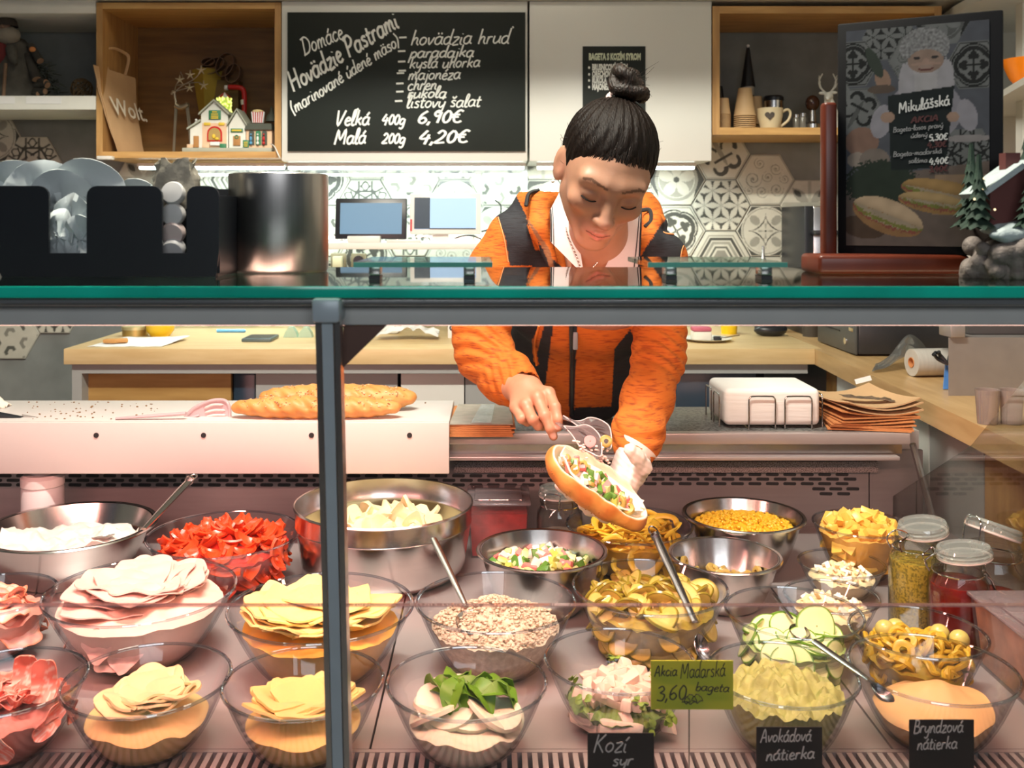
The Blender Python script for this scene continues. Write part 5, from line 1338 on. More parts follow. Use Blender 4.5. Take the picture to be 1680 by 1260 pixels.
# red tub with lid, behind the steel pot
def tub(x0, x1, yb, Yf, dep, H, label, mfill, fill, lb2, rz=0, lid_y=0):
    X0, X1 = X_(x0, Yf), X_(x1, Yf); t = thing('plastic_food_tub', label, 'tub', ((X0+X1)/2, Yf+dep/2, DZ), rz)
    w_ = (X1-X0)/2; d_ = dep/2
    G_pc = glass('tub_plastic', (.93, .90, .90), (.6, .55, .56), base=.08, gain=.4, pw=2, density=.06)
    def taper(w0, d0, w1, d1, z0, z1):
        return [(-w0, -d0, z0), (w0, -d0, z0), (w0, d0, z0), (-w0, d0, z0), (-w1, -d1, z1), (w1, -d1, z1), (w1, d1, z1), (-w1, d1, z1)]
    fc = [(0, 3, 2, 1), (0, 1, 5, 4), (1, 2, 6, 5), (2, 3, 7, 6), (3, 0, 4, 7)]
    b_ = MB().add(taper(w_*.9, d_*.9, w_, d_, 0, H), fc); b_.smooth = False; part('body', b_, G_pc, t)
    b_ = MB().add(taper(w_*.86, d_*.86, w_*(.86+.1*fill/H), d_*(.86+.1*fill/H), .004, fill), fc+[(4, 5, 6, 7)]); b_.smooth = False; part('contents', b_, mfill, t, lb2)
    l = part('lid', MB().rbox(-w_*1.07, w_*1.07, -d_*1.07, d_*1.07, H, H+.006, .003).rbox(-w_*.8, w_*.8, -d_*.8, d_*.8, H+.0061, H+.009, .002), glass('tub_lid', (.80, .72, .74), (.5, .42, .44), base=.12, gain=.5, pw=2, density=.22), t)
    return t
M_redp = mat('red_paste', (.66, .03, .02), .4, var=.5, scale=40, bump=.5, bscale=45)
tub(768, 868, 920, 1.94, .13, .105, 'lidded clear tub of red paste behind the steel pot', M_redp, .088, 'lumpy red paste')
M_sal = mat('orange_meat_salad', (.62, .26, .12), .6, var=.45, scale=38, bump=.5, bscale=40)
tt = tub(1757, 1934, 1180, 1.235, .26, .098, 'large clear tub of orange meat salad at the right edge', M_sal, .094, 'chunky orange meat salad')
# squeeze bottle
p = Wp(70, 800, 2.02)
t = thing('squeeze_bottle', 'white squeeze bottle standing behind the cream cheese bowl', 'bottle', (p.x, 2.02, DZ))
hb = (ZC-(830-360)*2.02/F)-DZ; ht = (ZC-(772-360)*2.02/F)-DZ
part('body', MB().lathe([(0, 0), (.038, 0), (.041, .01), (.041, ht-.035), (.038, ht-.028), (0, ht-.028)], 36), mat('frosted_plastic', (.74, .66, .66), .4, var=.05), t)
part('collar', MB().lathe([(.040, ht-.030), (.042, ht-.028), (.042, ht-.012), (.036, ht-.006), (.0, ht-.005)], 36), mat('cap_plastic', (.82, .70, .68), .4), t)
part('nozzle', MB().lathe([(.024, ht-.005), (.022, ht+.012), (.010, ht+.02), (0, ht+.021)], 24), mat('cap_plastic', (.82, .70, .68), .4), t)

# ------------------------------------------------------------------ spoons and tongs
def spoon(name, label, p0, p1, bowl_at, r=.0042, m=None, loop=False, head=(.022, .032)):
    """p0 handle end, p1 neck, bowl_at centre of the scoop"""
    p0, p1, q = Vector(p0), Vector(p1), Vector(bowl_at); m = m or M_steelm
    t = thing(name, label, 'spoon', p1)
    d = (p1-p0).normalized()
    partw('handle', MB().tube([p0, p0+(p1-p0)*.15, p0+(p1-p0)*.7, p1], [r*1.1, r*1.2, r, r*.75], 10, flat=.55), m, t)
    if loop:
        u = d.orthogonal().normalized(); v = d.cross(u)
        partw('hanging_loop', MB().tube([p0-d*.012+(d*math.cos(a)*.012+Vector((1, 0, 0))*math.sin(a)*.007) for a in [2*PI*k/18 for k in range(18)]], .0013, 6, closed=True), m, t)
        partw('end_cap', MB().tube([p0-d*.003, p0+d*.003], r*1.35, 10), m, t)
    dd = (q-p1).normalized(); s = dd.cross(Vector((0, 0, 1))).normalized(); n_ = s.cross(dd).normalized()
    A = Matrix(((s.x, dd.x, n_.x, q.x), (s.y, dd.y, n_.y, q.y), (s.z, dd.z, n_.z, q.z), (0, 0, 0, 1)))
    def fn(u, v):
        a, b = 2*u-1, 2*v-1; mx = max(abs(a), abs(b)); k = mx/max(math.hypot(a, b), 1e-6); a, b = a*k, b*k
        return (a*head[0], b*head[1], -.010*(1-(a*a+b*b)))
    partw('scoop', MB().sheet(fn, 12, 12, .0012, M=A), m, t); return t
def at(B, x, y, z): return (B.X+x, B.Y+y, B.z0+z)
spoon('serving_spoon', 'steel spoon with hanging loop leaning out of the cream cheese', Wp(311, 788, 1.80), Wp(236, 868, 1.62), at(B1, .06, .0, .072), r=.0062, loop=True)
spoon('serving_spoon', 'plain steel spoon stuck in the egg salad', Wp(711, 884, 1.60), Wp(765, 995, 1.47), Wp(775, 1020, 1.44), r=.0052, head=(.024, .026))
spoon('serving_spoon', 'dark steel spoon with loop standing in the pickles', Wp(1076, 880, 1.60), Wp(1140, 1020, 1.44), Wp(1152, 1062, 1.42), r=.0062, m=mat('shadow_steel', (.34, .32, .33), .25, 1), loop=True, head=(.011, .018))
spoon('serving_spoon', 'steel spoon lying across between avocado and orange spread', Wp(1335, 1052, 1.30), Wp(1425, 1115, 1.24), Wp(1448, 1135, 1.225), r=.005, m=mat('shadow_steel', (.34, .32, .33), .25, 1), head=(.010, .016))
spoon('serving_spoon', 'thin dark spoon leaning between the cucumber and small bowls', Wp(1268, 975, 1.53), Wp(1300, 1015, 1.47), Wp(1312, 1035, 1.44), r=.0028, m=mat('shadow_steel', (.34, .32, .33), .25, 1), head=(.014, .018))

# ------------------------------------------------------------------ price tags
def tagcard(name, label, x0, x1, y0, y1, Y, m, lines, mt, stem=None, tilt=0):
    X0, X1, Z0, Z1 = X_(x0, Y), X_(x1, Y), Z_(y1, Y), Z_(y0, Y); Z0b = Z0
    t = thing(name, label, 'sign', ((X0+X1)/2, Y, DZ if stem or Z0 < DZ else Z0))
    if Z0 < DZ: Z0 = DZ+.001
    partw('card', MB().box(X0, X1, Y, Y+.0012, Z0, Z1), m, t)
    if stem: partw('wire_stem', MB().cyl((X_(stem, Y), Y+.002, DZ), (X_(stem, Y), Y+.002, Z1-.01), .0009, n=6).cyl((X_(stem, Y), Y+.002, DZ), (X_(stem, Y), Y+.002, DZ+.004), .012, n=20), M_steelm, t)
    else: partw('foot', MB().box(X0+.01, X1-.01, Y+.0013, Y+.02, DZ, DZ+.002), m, t)
    for (txt, px, py, h, w_, tl) in lines:
        mb = write(txt, h*Y/F, Matrix.Identity(4), .0015 if h > 17 else .0011, .15, thick=.0003); s = w_*Y/F/mb.width
        Mx = facing(px, py, Y-.0002, math.radians(tl)) @ Matrix.Diagonal((s, 1, 1, 1)); mb.v = [tuple(Mx @ Vector(p)) for p in mb.v]
        partw('handwriting', mb, mt, t)
    return t
M_tagb = mat('black_card', (.022, .014, .012), .7); M_tagy = mat('lime_card', (.56, .58, .04), .7, var=.05); M_ink = mat('dark_ink', (.05, .06, .03), .8)
M_chk2 = mat('tag_chalk', (.62, .58, .55), .8)
tagcard('price_tag', 'black card reading goat cheese in front of the crab sticks', 964, 1073, 1203, 1272, 1.075, M_tagb, [('Kozí', 972, 1234, 30, 56, 0), ('syr', 1004, 1256, 22, 34, 0)], M_chk2)
tagcard('price_tag', 'black card for the avocado spread', 1241, 1349, 1193, 1262, 1.085, M_tagb, [('Avokádová', 1247, 1218, 22, 84, 2), ('nátierka', 1256, 1248, 21, 80, 3)], M_chk2)
tagcard('price_tag', 'black card for the orange cheese spread', 1492, 1598, 1181, 1262, 1.085, M_tagb, [('Bryndzová', 1498, 1203, 22, 82, 2), ('nátierka', 1504, 1230, 21, 66, 2)], M_chk2)
tagcard('price_tag', 'lime green handwritten offer card on a wire stem', 1068, 1203, 1084, 1164, 1.09, M_tagy, [('Akcia', 1073, 1110, 18, 38, 3), ('Maďarská', 1116, 1113, 26, 74, 3), ('bageta', 1140, 1133, 15, 56, -2), ('3,60', 1076, 1150, 26, 50, 4)], M_ink, stem=1131)
b_ = MB()
for (cx, cy, r0) in ((1133, 1147, 9), (1144, 1146, 8), (1126, 1149, 6)):
    b_.tube([Wp(cx+r0*math.cos(a)*(1+.3*math.sin(3*a)), cy+r0*.8*math.sin(a)+2*math.sin(5*a), 1.0895) for a in [k*.5 for k in range(22)]], .0005, 5)
sg_ = [o for o in COL.objects if o.get('label') == 'lime green handwritten offer card on a wire stem'][0]
partw('ink_scribble', b_, M_ink, sg_)
# small upturned glass dome at the front
single('glass_cup', MB().lathe([(.024, 0), (.024, .018), (.020, .027), (.010, .031), (0, .032), (0, .030), (.009, .029), (.018, .026), (.022, .018), (.022, 0), (.024, 0)], 36), G_bowl, 'small upturned glass cup on the air grille', 'cup', (X_(1124, 1.125), 1.125, DZ))
# ================================================================== on the cutting board and work surface
BZ = ZC-.405
def sesame_loaf(x0, x1, Yc, r, label, seed, zb, bend=.0):
    X0, X1 = X_(x0, Yc), X_(x1, Yc); L_ = (X1-X0)/2
    t = thing('baguette', label, 'bread', ((X0+X1)/2, Yc, zb))
    P = gridP((-L_-.01, -r*1.6, -.004), (L_+.01, r*1.6, r*2.2), .0028)
    x = P[0]; q = np.clip(1-(x/L_)**2, 0, 1)**.36
    rr = r*q+1e-4
    d = (np.sqrt(((P[1]-bend*x*x*3)/1.18)**2+((P[2]-r*.86)/.92)**2)-rr)
    d = np.maximum(d, -P[2]+.0)
    nz = .0009*np.sin(x*95+seed)*np.cos(P[1]*90)+.001*np.sin(x*210+P[2]*190)
    for k in range(5):
        xc = -L_*.7+k*L_*.35; g = np.abs((x-xc)*.5+(P[1])*.9+.0); nz = nz+.0022*np.exp(-(g/.005)**2)*(P[2] > r*.9)
    V, Q = nets(P, d+nz)
    rb = part('crust', net_mb(V, Q), mat('bread_crust', (.56, .21, .045), .5, var=.45, scale=22, bump=.2, bscale=70, col2=(.66, .33, .10)), t)
    sd = MB(); r_ = random.Random(seed)
    for k in range(150):
        u = r_.uniform(-.9, .9); a = r_.uniform(.25, PI-.25); rr_ = r*(1-u*u)**.36
        p = (u*L_, 1.18*rr_*math.cos(a)+bend*(u*L_)**2*3, .86*r+.92*rr_*math.sin(a)+.0002)
        sd.ell((0, 0, 0), (.0026, .0013, .0009), 6, 4, M=T(*p) @ Rz(r_.uniform(0, 6)) @ Rx(.3))
    part('seeds', sd, mat('seed_mix', (.30, .16, .06), .6, var=.7, scale=200, col2=(.75, .6, .4), thr=(.5, .52)), t, kind='stuff')
    return t
sesame_loaf(380, 658, 2.015, .0255, 'front seeded baguette lying on the white cutting board', 1, BZ)
sesame_loaf(425, 684, 2.10, .031, 'rear seeded baguette, darker, behind the front one', 4, BZ)
# slotted turner
t = thing('slotted_turner', 'translucent mauve slotted turner lying on the cutting board', 'turner', (X_(285, 1.99), 2.0, BZ))
M_mv = mat('mauve_plastic', (.58, .42, .44), .2, var=.1, spec=.8)
a_, b_ = Wp(190, 689, 1.995), Wp(305, 684, 2.0)
partw('handle', MB().tube([a_+Vector((0, 0, .003)), (a_+b_)/2+Vector((0, 0, .005)), b_+Vector((0, 0, .007))], [.004, .0058, .0062], 10, flat=.6), M_mv, t)
bl_ = MB()
def tz(px, py): return Wp(px, py, 2.03)
ol = catmull([tz(300, 689), tz(318, 670), tz(345, 658), tz(368, 657), tz(376, 668), tz(377, 690)], 6)
bl_.tube(ol+[tz(377, 690)], .0035, 8)
bl_.tube(catmull([tz(300, 689), tz(330, 690), tz(377, 690)], 6), .0035, 8)
for (p0, p1, p2) in (((335, 670), (350, 664), (367, 664)), ((336, 677), (352, 673), (370, 673)), ((338, 684), (352, 681), (371, 681))):
    q_ = [p-Vector((0, .0012, 0)) for p in catmull([tz(*p0), tz(*p1), tz(*p2)], 5)]; partw('blade_slot', MB().tube(q_, [.0004]+[.0026]*(len(q_)-2)+[.0004], 8), M_pe, t)
bl_.add([tuple(p) for p in ol+[tz(377, 690)]]+[tuple(p+Vector((0, .003, 0))) for p in ol+[tz(377, 690)]], [tuple(range(len(ol)+1)), tuple(range(2*len(ol)+1, len(ol), -1))])
bl_.tube([tz(302, 687), tz(328, 681)], .009, 8, flat=.3)
partw('slotted_blade', bl_, M_mv, t)
# knife at the left
t = thing('kitchen_knife', 'black handled knife at the left end of the cutting board', 'knife', (X_(30, 2.02), 2.02, BZ))
partw('handle', MB().tube([Wp(-30, 676, 2.02), Wp(5, 682, 2.02), Wp(36, 687, 2.02)], [.010, .009, .0075], 10, flat=.7), M_black, t)
bq = MB(); A_ = [Wp(36, 680, 2.02), Wp(70, 686, 2.02), Wp(130, 690.5, 2.02), Wp(36, 691, 2.02)]
bq.add([tuple(p) for p in A_]+[tuple(p+Vector((0, .0015, 0))) for p in A_], [(0, 3, 2, 1), (4, 5, 6, 7), (0, 1, 5, 4), (1, 2, 6, 5), (2, 3, 7, 6), (3, 0, 4, 7)]); bq.smooth = False
partw('blade', bq, M_steelm, t)
def cloth(u, v): return (.05*(u-.5), .03*(v-.5), .022*math.exp(-((u-.5)**2+(v-.5)**2)*6)+.006*noise.noise((u*5, v*5, 0)))
single('cloth', MB().sheet(cloth, 14, 10, .002), mat('cloth_cream', (.72, .66, .56), .9), 'crumpled cream cloth at the left end of the cutting board', 'cloth', (X_(2, 2.15), 2.13, BZ))
cr = MB(); r_ = random.Random(8)
for k in range(90):
    px = r_.uniform(40, 260) if k < 70 else r_.uniform(380, 700); Y = r_.uniform(2.0, 2.19); s = r_.uniform(.0008, .002)
    cr.ell((X_(px, Y), Y, BZ+s*.6), (s*1.4, s, s*.8), 5, 4, jit=.2, seed=k)
single('bread_crumbs', cr, mat('dark_crumbs', (.22, .12, .05), .8), 'dark seeds and crumbs scattered on the cutting board', 'crumbs', (0, 2.1, BZ), world=True, kind='stuff')

# packet of clear and kraft bags
t = thing('bag_packet', 'pack of clear-fronted paper bags beside the cutting board', 'bag', (X_(790, 2.03), 2.05, WZ))
def quad_stack(pts, z0, th, Yfn=None):
    b = MB(); b.slab(pts, z0, z0+th); b.smooth = False; return b
for k in range(6):
    o = .0012*k*(-1)**k
    q = [(X_(733, 1.985)+o, 1.985+.001*k), (X_(842, 1.985)+o, 1.985), (X_(846, 2.16)-.012+o, 2.20), (X_(752, 2.16)-.004+o, 2.20)]
    partw('paper_bag', quad_stack(q, WZ+.003+.0038*k, .0032), M_kraftd, t)
q = [(X_(736, 1.986), 1.987), (X_(842, 1.986), 1.987), (X_(846, 2.16)-.012, 2.20), (X_(754, 2.16)-.004, 2.20)]
partw('clear_wrapper', quad_stack(q, WZ+.0265, .002), mat('grey_film', (.44, .38, .30), .25, var=.25, scale=40), t, 'greyish clear film')
q = [(X_(773, 2.0), 1.995), (X_(806, 2.0), 1.995), (X_(812, 2.15), 2.19), (X_(789, 2.15), 2.19)]
partw('silver_label', quad_stack(q, WZ+.0287, .0008), mat('silver_film', (.70, .70, .68), .2, .6, var=.5, scale=50, bump=.6), t, 'crinkled silver patch')

# napkin block in a chrome wire holder
t = thing('napkin_holder', 'chrome wire holder with a thick white napkin block', 'napkin holder', (X_(1258, 2.1), 2.16, WZ))
nb = MB(); N_ = 26
x0, x1 = X_(1188, 2.08), X_(1345, 2.08); y0, y1 = 2.075, 2.235; hN = .078
partw('napkin_block', MB().rbox(x0, x1, y0, y1, WZ+.006, WZ+.006+hN, .012, 4), mat('napkin_white', (.84, .82, .79), .85, var=.05, scale=12, bump=.3, bscale=9, stretch=(1, 1, 14)), t)
def arch(P0, P1, h):
    u = (P1-P0).normalized(); z = Vector((0, 0, h)); r = .008
    return catmull([P0, P0+z*.5, P0+z-Vector((0, 0, r)), P0+z+u*r*.4-Vector((0, 0, r*.3)), P0+z+u*r, P1+z-u*r, P1+z-u*r*.4-Vector((0, 0, r*.3)), P1+z-Vector((0, 0, r)), P1+z*.5, P1], 3)
w_ = MB()
for a, b in ((.245, .52), (.62, .9)):
    for yy in (y0-.006, y1+.006): w_.tube(arch(Vector((x0+(x1-x0)*a, yy, WZ+.001)), Vector((x0+(x1-x0)*b, yy, WZ+.001)), .068), .0016, 8)
for a, b in ((.08, .42), (.56, .90)):
    for xx in (x0-.008, x1+.008): w_.tube(arch(Vector((xx, y0+(y1-y0)*a, WZ+.001)), Vector((xx, y0+(y1-y0)*b, WZ+.001)), .068), .0016, 8)
for a in (.245, .52, .62, .9): w_.tube([(x0+(x1-x0)*a, y0-.006, WZ+.002), (x0+(x1-x0)*a, y1+.006, WZ+.002)], .0016, 8)
partw('wire_frame', w_, mat('dark_chrome', (.42, .41, .40), .18, 1), t)

# kraft bags
t = thing('kraft_bag_stack', 'loose stack of flat kraft paper bags beside the napkins', 'bag', (X_(1415, 2.1), 2.12, WZ))
r_ = random.Random(3)
for k in range(11):
    a = (k-5)*.035+r_.uniform(-.06, .06); cx = X_(1418, 2.12)+r_.uniform(-.006, .006)
    M = T(cx, 2.135, WZ+.001+.0044*k) @ Rz(a)
    fl = .002+.0012*k*(k > 6)
    partw('paper_bag', MB().sheet(lambda u, v: ((u-.5)*.165, (v-.5)*.19, .003*math.sin(u*3+k)*1+fl*abs(2*u-1)**2+.008*(k > 8)*(v-.5)**2*4), 8, 6, .0026, M=M), M_kraft if k > 7 else M_kraftd, t)
# crumpled film on the bags
partw('folded_film', MB().sheet(lambda u, v: (X_(1380, 2.15)+.09*u, 2.13+.035*v-.05*u, WZ+.057+.004*noise.noise((u*7, v*5, 1))), 12, 4, .0008), mat('brown_film', (.24, .17, .12), .25, var=.6, scale=60), t)

# ================================================================== on the rear worktop
t = thing('paper_sheet', 'white paper with a broken biscuit at the left end of the worktop', 'paper', (X_(205, 3.2), 3.2, CZ))
partw('sheet', MB().sheet(lambda u, v: (X_(142, 3.04)+.23*u+.03*v, 3.045+.26*v*(1-.3*u), CZ+.001+.012*v*u*u+.002*noise.noise((u*6, v*6, 0))), 12, 10, .0008), M_paper, t)
for i, (x, y) in enumerate(((182, 3.11), (198, 3.12))):
    b = MB().add(*[(lambda m: (m.v, m.f))(MB().rbox(-.022, .022, -.014, .014, 0, .013, .005))][0]); o = single('biscuit', b, mat('biscuit', (.60, .30, .09), .7, bump=.3), ['left piece of broken biscuit on the white paper', 'right piece of broken biscuit on the white paper'][i], 'biscuit', (X_(x, y), y, CZ+.004), .4*i)
single('yellow_bowl', MB().lathe([(0, 0), (.03, 0), (.044, .02), (.05, .055), (.048, .055), (.042, .02), (0, .004)], 30), mat('yellow_glaze', (.85, .55, .01), .25), 'yellow bowl on the worktop behind the paper', 'bowl', (X_(263, 3.32), 3.32, CZ))
t = thing('tin', 'small round gold tin left of the yellow bowl', 'tin', (X_(222, 3.34), 3.34, CZ))
part('body', MB().lathe([(0, 0), (.042, 0), (.042, .028), (0, .028)], 30), mat('gold_tin', (.60, .42, .14), .3, .8), t); part('lid', MB().lathe([(.044, .022), (.044, .032), (.04, .034), (0, .034)], 30), mat('gold_lid', (.75, .66, .35), .3, .6), t)
single('blue_marker', MB().tube([(-.05, 0, .006), (.045, 0, .006), (.05, 0, .006)], [.006, .006, .003], 10), mat('blue_plastic', (.12, .38, .70), .3), 'light blue stick lying on the worktop', 'pen', (X_(382, 3.45), 3.43, CZ))
t = thing('mobile_phone', 'dark grey phone lying on the worktop', 'phone', (X_(425, 3.2), 3.22, CZ))
part('body', MB().rbox(-.048, .048, -.06, .06, 0, .012, .004), mat('slate_plastic', (.10, .14, .15), .3), t); part('display', MB().box(-.040, .040, -.05, .05, .0121, .0126), M_black, t)
for i, px in enumerate((478, 502)):
    b = MB(); b.v = []; b.prism([(-.024, 0), (.024, 0), (.018, .018), (.006, .034), (-.006, .034), (-.018, .018)], -.018, .018); b.smooth = False
    single('mint_carton', b, mat('mint_carton', (.46, .62, .48), .5), ['left small mint green carton on the worktop', 'right small mint green carton near the post'][i], 'carton', (X_(px, 3.3), 3.3, CZ))
def cr_fn(u, v): return ((u-.5)*.20, (v-.5)*.10, .012+.03*abs(noise.noise((u*5, v*4, 2)))+.02*math.sin(PI*u))
single('crumpled_paper', MB().sheet(cr_fn, 20, 10, .001), M_paper, 'crumpled white paper on the worktop right of the post', 'paper', (X_(670, 3.25), 3.25, CZ))
single('white_tray', MB().rbox(-.05, .05, -.04, .04, 0, .026, .01), M_paper, 'folded white packet behind the crumpled paper', 'packet', (X_(632, 3.42), 3.42, CZ))
t = thing('printed_carton', 'small cream carton with black print beside the woman', 'carton', (X_(748, 3.28), 3.28, CZ))
part('box', MB().rbox(-.026, .026, -.02, .02, 0, .06, .002), M_paper, t)
part('printed_letters', font_mb('GO', .03, T(-.022, -.0204, .025) @ Rx(PI/2), .001), M_black, t)
t = thing('cake_plate', 'white plate with a slice of pink topped cake and a fork', 'plate', (X_(1160, 3.2), 3.2, CZ))
part('plate', MB().lathe([(0, .002), (.05, .002), (.078, .010), (.080, .010), (.052, 0), (0, 0)], 40), M_white, t)
part('fork', MB().tube([(.02, -.02, .014), (.05, -.035, .014), (.10, -.02, .02)], .0022, 6), M_steelm, t)
t = thing('cake_slice', 'slice of white cake with a pink top on the plate', 'cake', (X_(1150, 3.2), 3.2, CZ+.0035))
part('sponge', MB().rbox(-.03, .03, -.025, .025, 0, .028, .004), mat('cake_cream', (.88, .82, .72), .7), t); part('pink_layer', MB().rbox(-.03, .03, -.025, .025, .0285, .042, .004), mat('cake_pink', (.55, .12, .18), .6), t)
single('chocolate_piece', MB().rbox(-.012, .012, -.01, .01, 0, .014, .003), M_black, 'dark chocolate square on the cake plate', 'chocolate', (X_(1176, 3.19), 3.18, CZ+.003))
single('yellow_cup', MB().lathe([(0, 0), (.026, 0), (.031, .05), (.029, .05), (.025, .003), (0, .003)], 28), mat('yellow_cup', (.90, .60, .01), .3), 'yellow cup behind the cake plate', 'cup', (X_(1196, 3.4), 3.40, CZ))
t = thing('pourer_bottle', 'dark bottle with a thin silver pourer behind the right glass plate', 'bottle', (X_(1252, 3.45), 3.45, CZ))
part('body', MB().lathe([(0, 0), (.03, 0), (.03, .15), (.012, .21), (.012, .235), (0, .235)], 24), M_black, t)
part('pourer', MB().lathe([(.012, .235), (.011, .25), (.006, .262), (.004, .30), (0, .302)], 16), M_steelm, t)
single('dark_pouch', MB().ell((0, 0, .02), (.055, .03, .022), 18, 10, jit=.06), M_black, 'dark soft pouch on the worktop right of the cake', 'pouch', (X_(1262, 3.35), 3.33, CZ))
single('dark_cup', MB().lathe([(0, 0), (.028, 0), (.033, .07), (.030, .07), (.026, .004), (0, .004)], 28), mat('dark_brown', (.06, .05, .04), .5), 'dark cup beside the cash drawer', 'cup', (X_(1331, 3.32), 3.32, CZ))
# ---- side worktop
t = thing('cash_drawer', 'black metal cash drawer with a key lock on the side worktop', 'cash drawer', (1.04, 3.0, CZ))
partw('body', MB().rbox(1.046, 1.45, 2.83, 3.17, CZ+.006, CZ+.092, .003), mat('cash_black', (.025, .025, .028), .35), t)
partw('front_panel', MB().rbox(1.038, 1.0455, 2.835, 3.165, CZ+.004, CZ+.09, .002), mat('cash_front', (.07, .07, .068), .4), t)
partw('slot', MB().box(1.0365, 1.0385, 2.96, 3.12, CZ+.058, CZ+.062), M_black, t)
partw('lock', MB().cyl((1.034, 2.91, CZ+.035), (1.039, 2.91, CZ+.035), .010, n=20), M_chrome, t)
partw('silver_badge', MB().box(1.0368, 1.0382, 2.85, 2.885, CZ+.068, CZ+.078), M_chrome, t)
single('receipt_printer', MB().rbox(1.10, 1.42, 2.86, 3.12, CZ+.094, CZ+.20, .01), M_black, 'black printer block on top of the cash drawer', 'printer', (1.25, 3.0, CZ+.092), world=True)
t = thing('coffee_machine', 'black and chrome machine partly hidden behind the poster stand', 'machine', (X_(1338, 3.4), 3.40, CZ))
partw('black_side', MB().rbox(X_(1320, 3.35), X_(1335, 3.35), 3.35, 3.62, CZ, Z_(338, 3.35), .003), M_black, t)
partw('chrome_front', MB().rbox(X_(1335.5, 3.35), X_(1420, 3.35), 3.36, 3.62, CZ, Z_(338, 3.35), .006), M_steelm, t)
partw('drip_tray', MB().rbox(X_(1337, 3.3), X_(1400, 3.3), 3.29, 3.355, Z_(385, 3.3), Z_(378, 3.3), .003), M_black, t)
t = thing('bag_roll', 'roll of clear plastic bags lying on the side worktop', 'roll', (1.1, 2.5, CZ))
partw('roll', MB().add(*(lambda m: (m.v, m.f))(MB().lathe([(.013, 0), (.034, 0), (.0345, .004), (.0345, .20), (.034, .204), (.013, .204), (.013, 0)], 40, M=T(1.045, 2.47, CZ+.0352) @ Rz(.12) @ Ry(PI/2)))), mat('milky_film', (.52, .50, .46), .25, var=.12, scale=30, stretch=(6, 1, 1)), t)
partw('cardboard_core', MB().lathe([(.0115, -.002), (.0128, -.002), (.0128, .2), (.0115, .2), (.0115, -.002)], 24, M=T(1.045, 2.47, CZ+.0352) @ Rz(.12) @ Ry(PI/2)), M_kraftd, t)
def film(u, v):
    return (.965+.21*u+.06*v, 2.52+.10*u+.13*v, CZ+.003+.075*math.exp(-((u-.55)/.3)**2)*(.45+.55*v)+.006*noise.noise((u*6, v*5, 3)))
partw('loose_film', MB().sheet(film, 24, 12, .0006), glass('film_plastic', (.85, .85, .82), (.5, .5, .48), base=.12, gain=.5, pw=1.6, rough=.12, density=.12), t)
single('price_label', MB().box(-.02, .02, -.0006, .0006, 0, .012, M=Ry(-.25) @ Rx(-.3)), M_paper, 'small white label hanging at the worktop edge', 'label', (X_(1410, 2.45), 2.42, CZ-.006))
t = thing('metal_scale', 'grey metal machine standing on the side worktop behind the glass cheek', 'machine', (1.2, 2.3, CZ))
partw('body', MB().slab([(1.013, 2.2), (1.42, 2.2), (1.5, 2.5), (1.155, 2.5)], CZ, CZ+.13), mat('grey_pink_metal', (.36, .33, .32), .4, .5), t)
partw('upper_block', MB().rbox(X_(1590, 2.25), 1.42, 2.25, 2.5, CZ+.1305, CZ+.20, .004), mat('dark_metal_paint', (.09, .08, .08), .4), t)
partw('cover_flap', MB().rbox(X_(1556, 2.2), X_(1581, 2.2), 2.19, 2.249, CZ+.1305, CZ+.165, .003), mat('grey_pink_metal', (.36, .33, .32), .4, .5), t)
single('blue_pouch', MB().sheet(lambda u, v: (X_(1541, 2.3)+.02*u+.01*v, 2.28+.01*v, CZ+.001+.065*v), 6, 6, .004), mat('bright_blue', (.08, .25, .65), .3), 'blue plastic strip leaning on the grey machine', 'pouch', (X_(1545, 2.3), 2.28, CZ), world=True)
cl = MB(); r_ = random.Random(9)
for k in range(7): a = r_.uniform(0, 6); cl.tube(catmull([(0, 0, 0), (.02*math.cos(a), .01, .01+.01*k*.3), (.035*math.cos(a), 0, .02+.012*math.sin(a))], 4), .004, 6)
single('black_clips', cl, M_black, 'tangle of black clips above the blue strip', 'clip', (X_(1546, 2.3), 2.27, CZ+.06))
for i, px in enumerate((1620, 1659)):
    single('plastic_cup', MB().lathe([(0, .002), (.017, .002), (.021, .065), (.0225, .066), (.018, 0), (0, 0)], 30), glass('cloudy_cup', (.85, .8, .78), (.5, .42, .4), base=.1, gain=.4, pw=1.5, density=.3), ['left cloudy plastic cup on the side worktop behind the glass cheek', 'right cloudy plastic cup on the side worktop behind the glass cheek'][i], 'cup', (X_(px, 1.9), 1.9, CZ))

# ================================================================== in the left oak box
sz = Z_(259, 3.3)+.0212
t = thing('paper_bag', 'tall kraft delivery bag leaning out of the oak box shelf', 'paper bag', (X_(205, 3.3), 3.38, sz))
# leaning flat bag: quad corners taken at their own depths
TL, TR, BR, BL = Vector((X_(153, 3.27), 3.27, Z_(106, 3.27))), Vector((X_(222, 3.5), 3.5, Z_(128, 3.5))), Vector((X_(237, 3.5), 3.5, sz+.003)), Vector((X_(193, 3.33), 3.33, sz+.003))
def bagf(off):
    def fn(u, v):
        p = (TL*(1-u)+TR*u)*(1-v)+(BL*(1-u)+BR*u)*v
        return p+Vector((-.8, -.5, 0))*(off+.012*math.sin(PI*v)*(-1 if off > 0 else 1)*.6+.003*noise.noise((u*4, v*5, off*50)))
    return fn
partw('front_sheet', MB().sheet(bagf(0.0), 12, 16, .0012), M_kraft, t)
partw('side_fold', MB().sheet(lambda u, v: (TL*(1-v)+BL*v)+Vector((-.035*math.sin(PI*min(1, v*1.05))*u, .05*u, 0)), 6, 14, .0012), mat('kraft_light', (.66, .44, .24), .8), t)
hd = MB(); p = [TL.lerp(TR, q) for q in (.35, .75)]
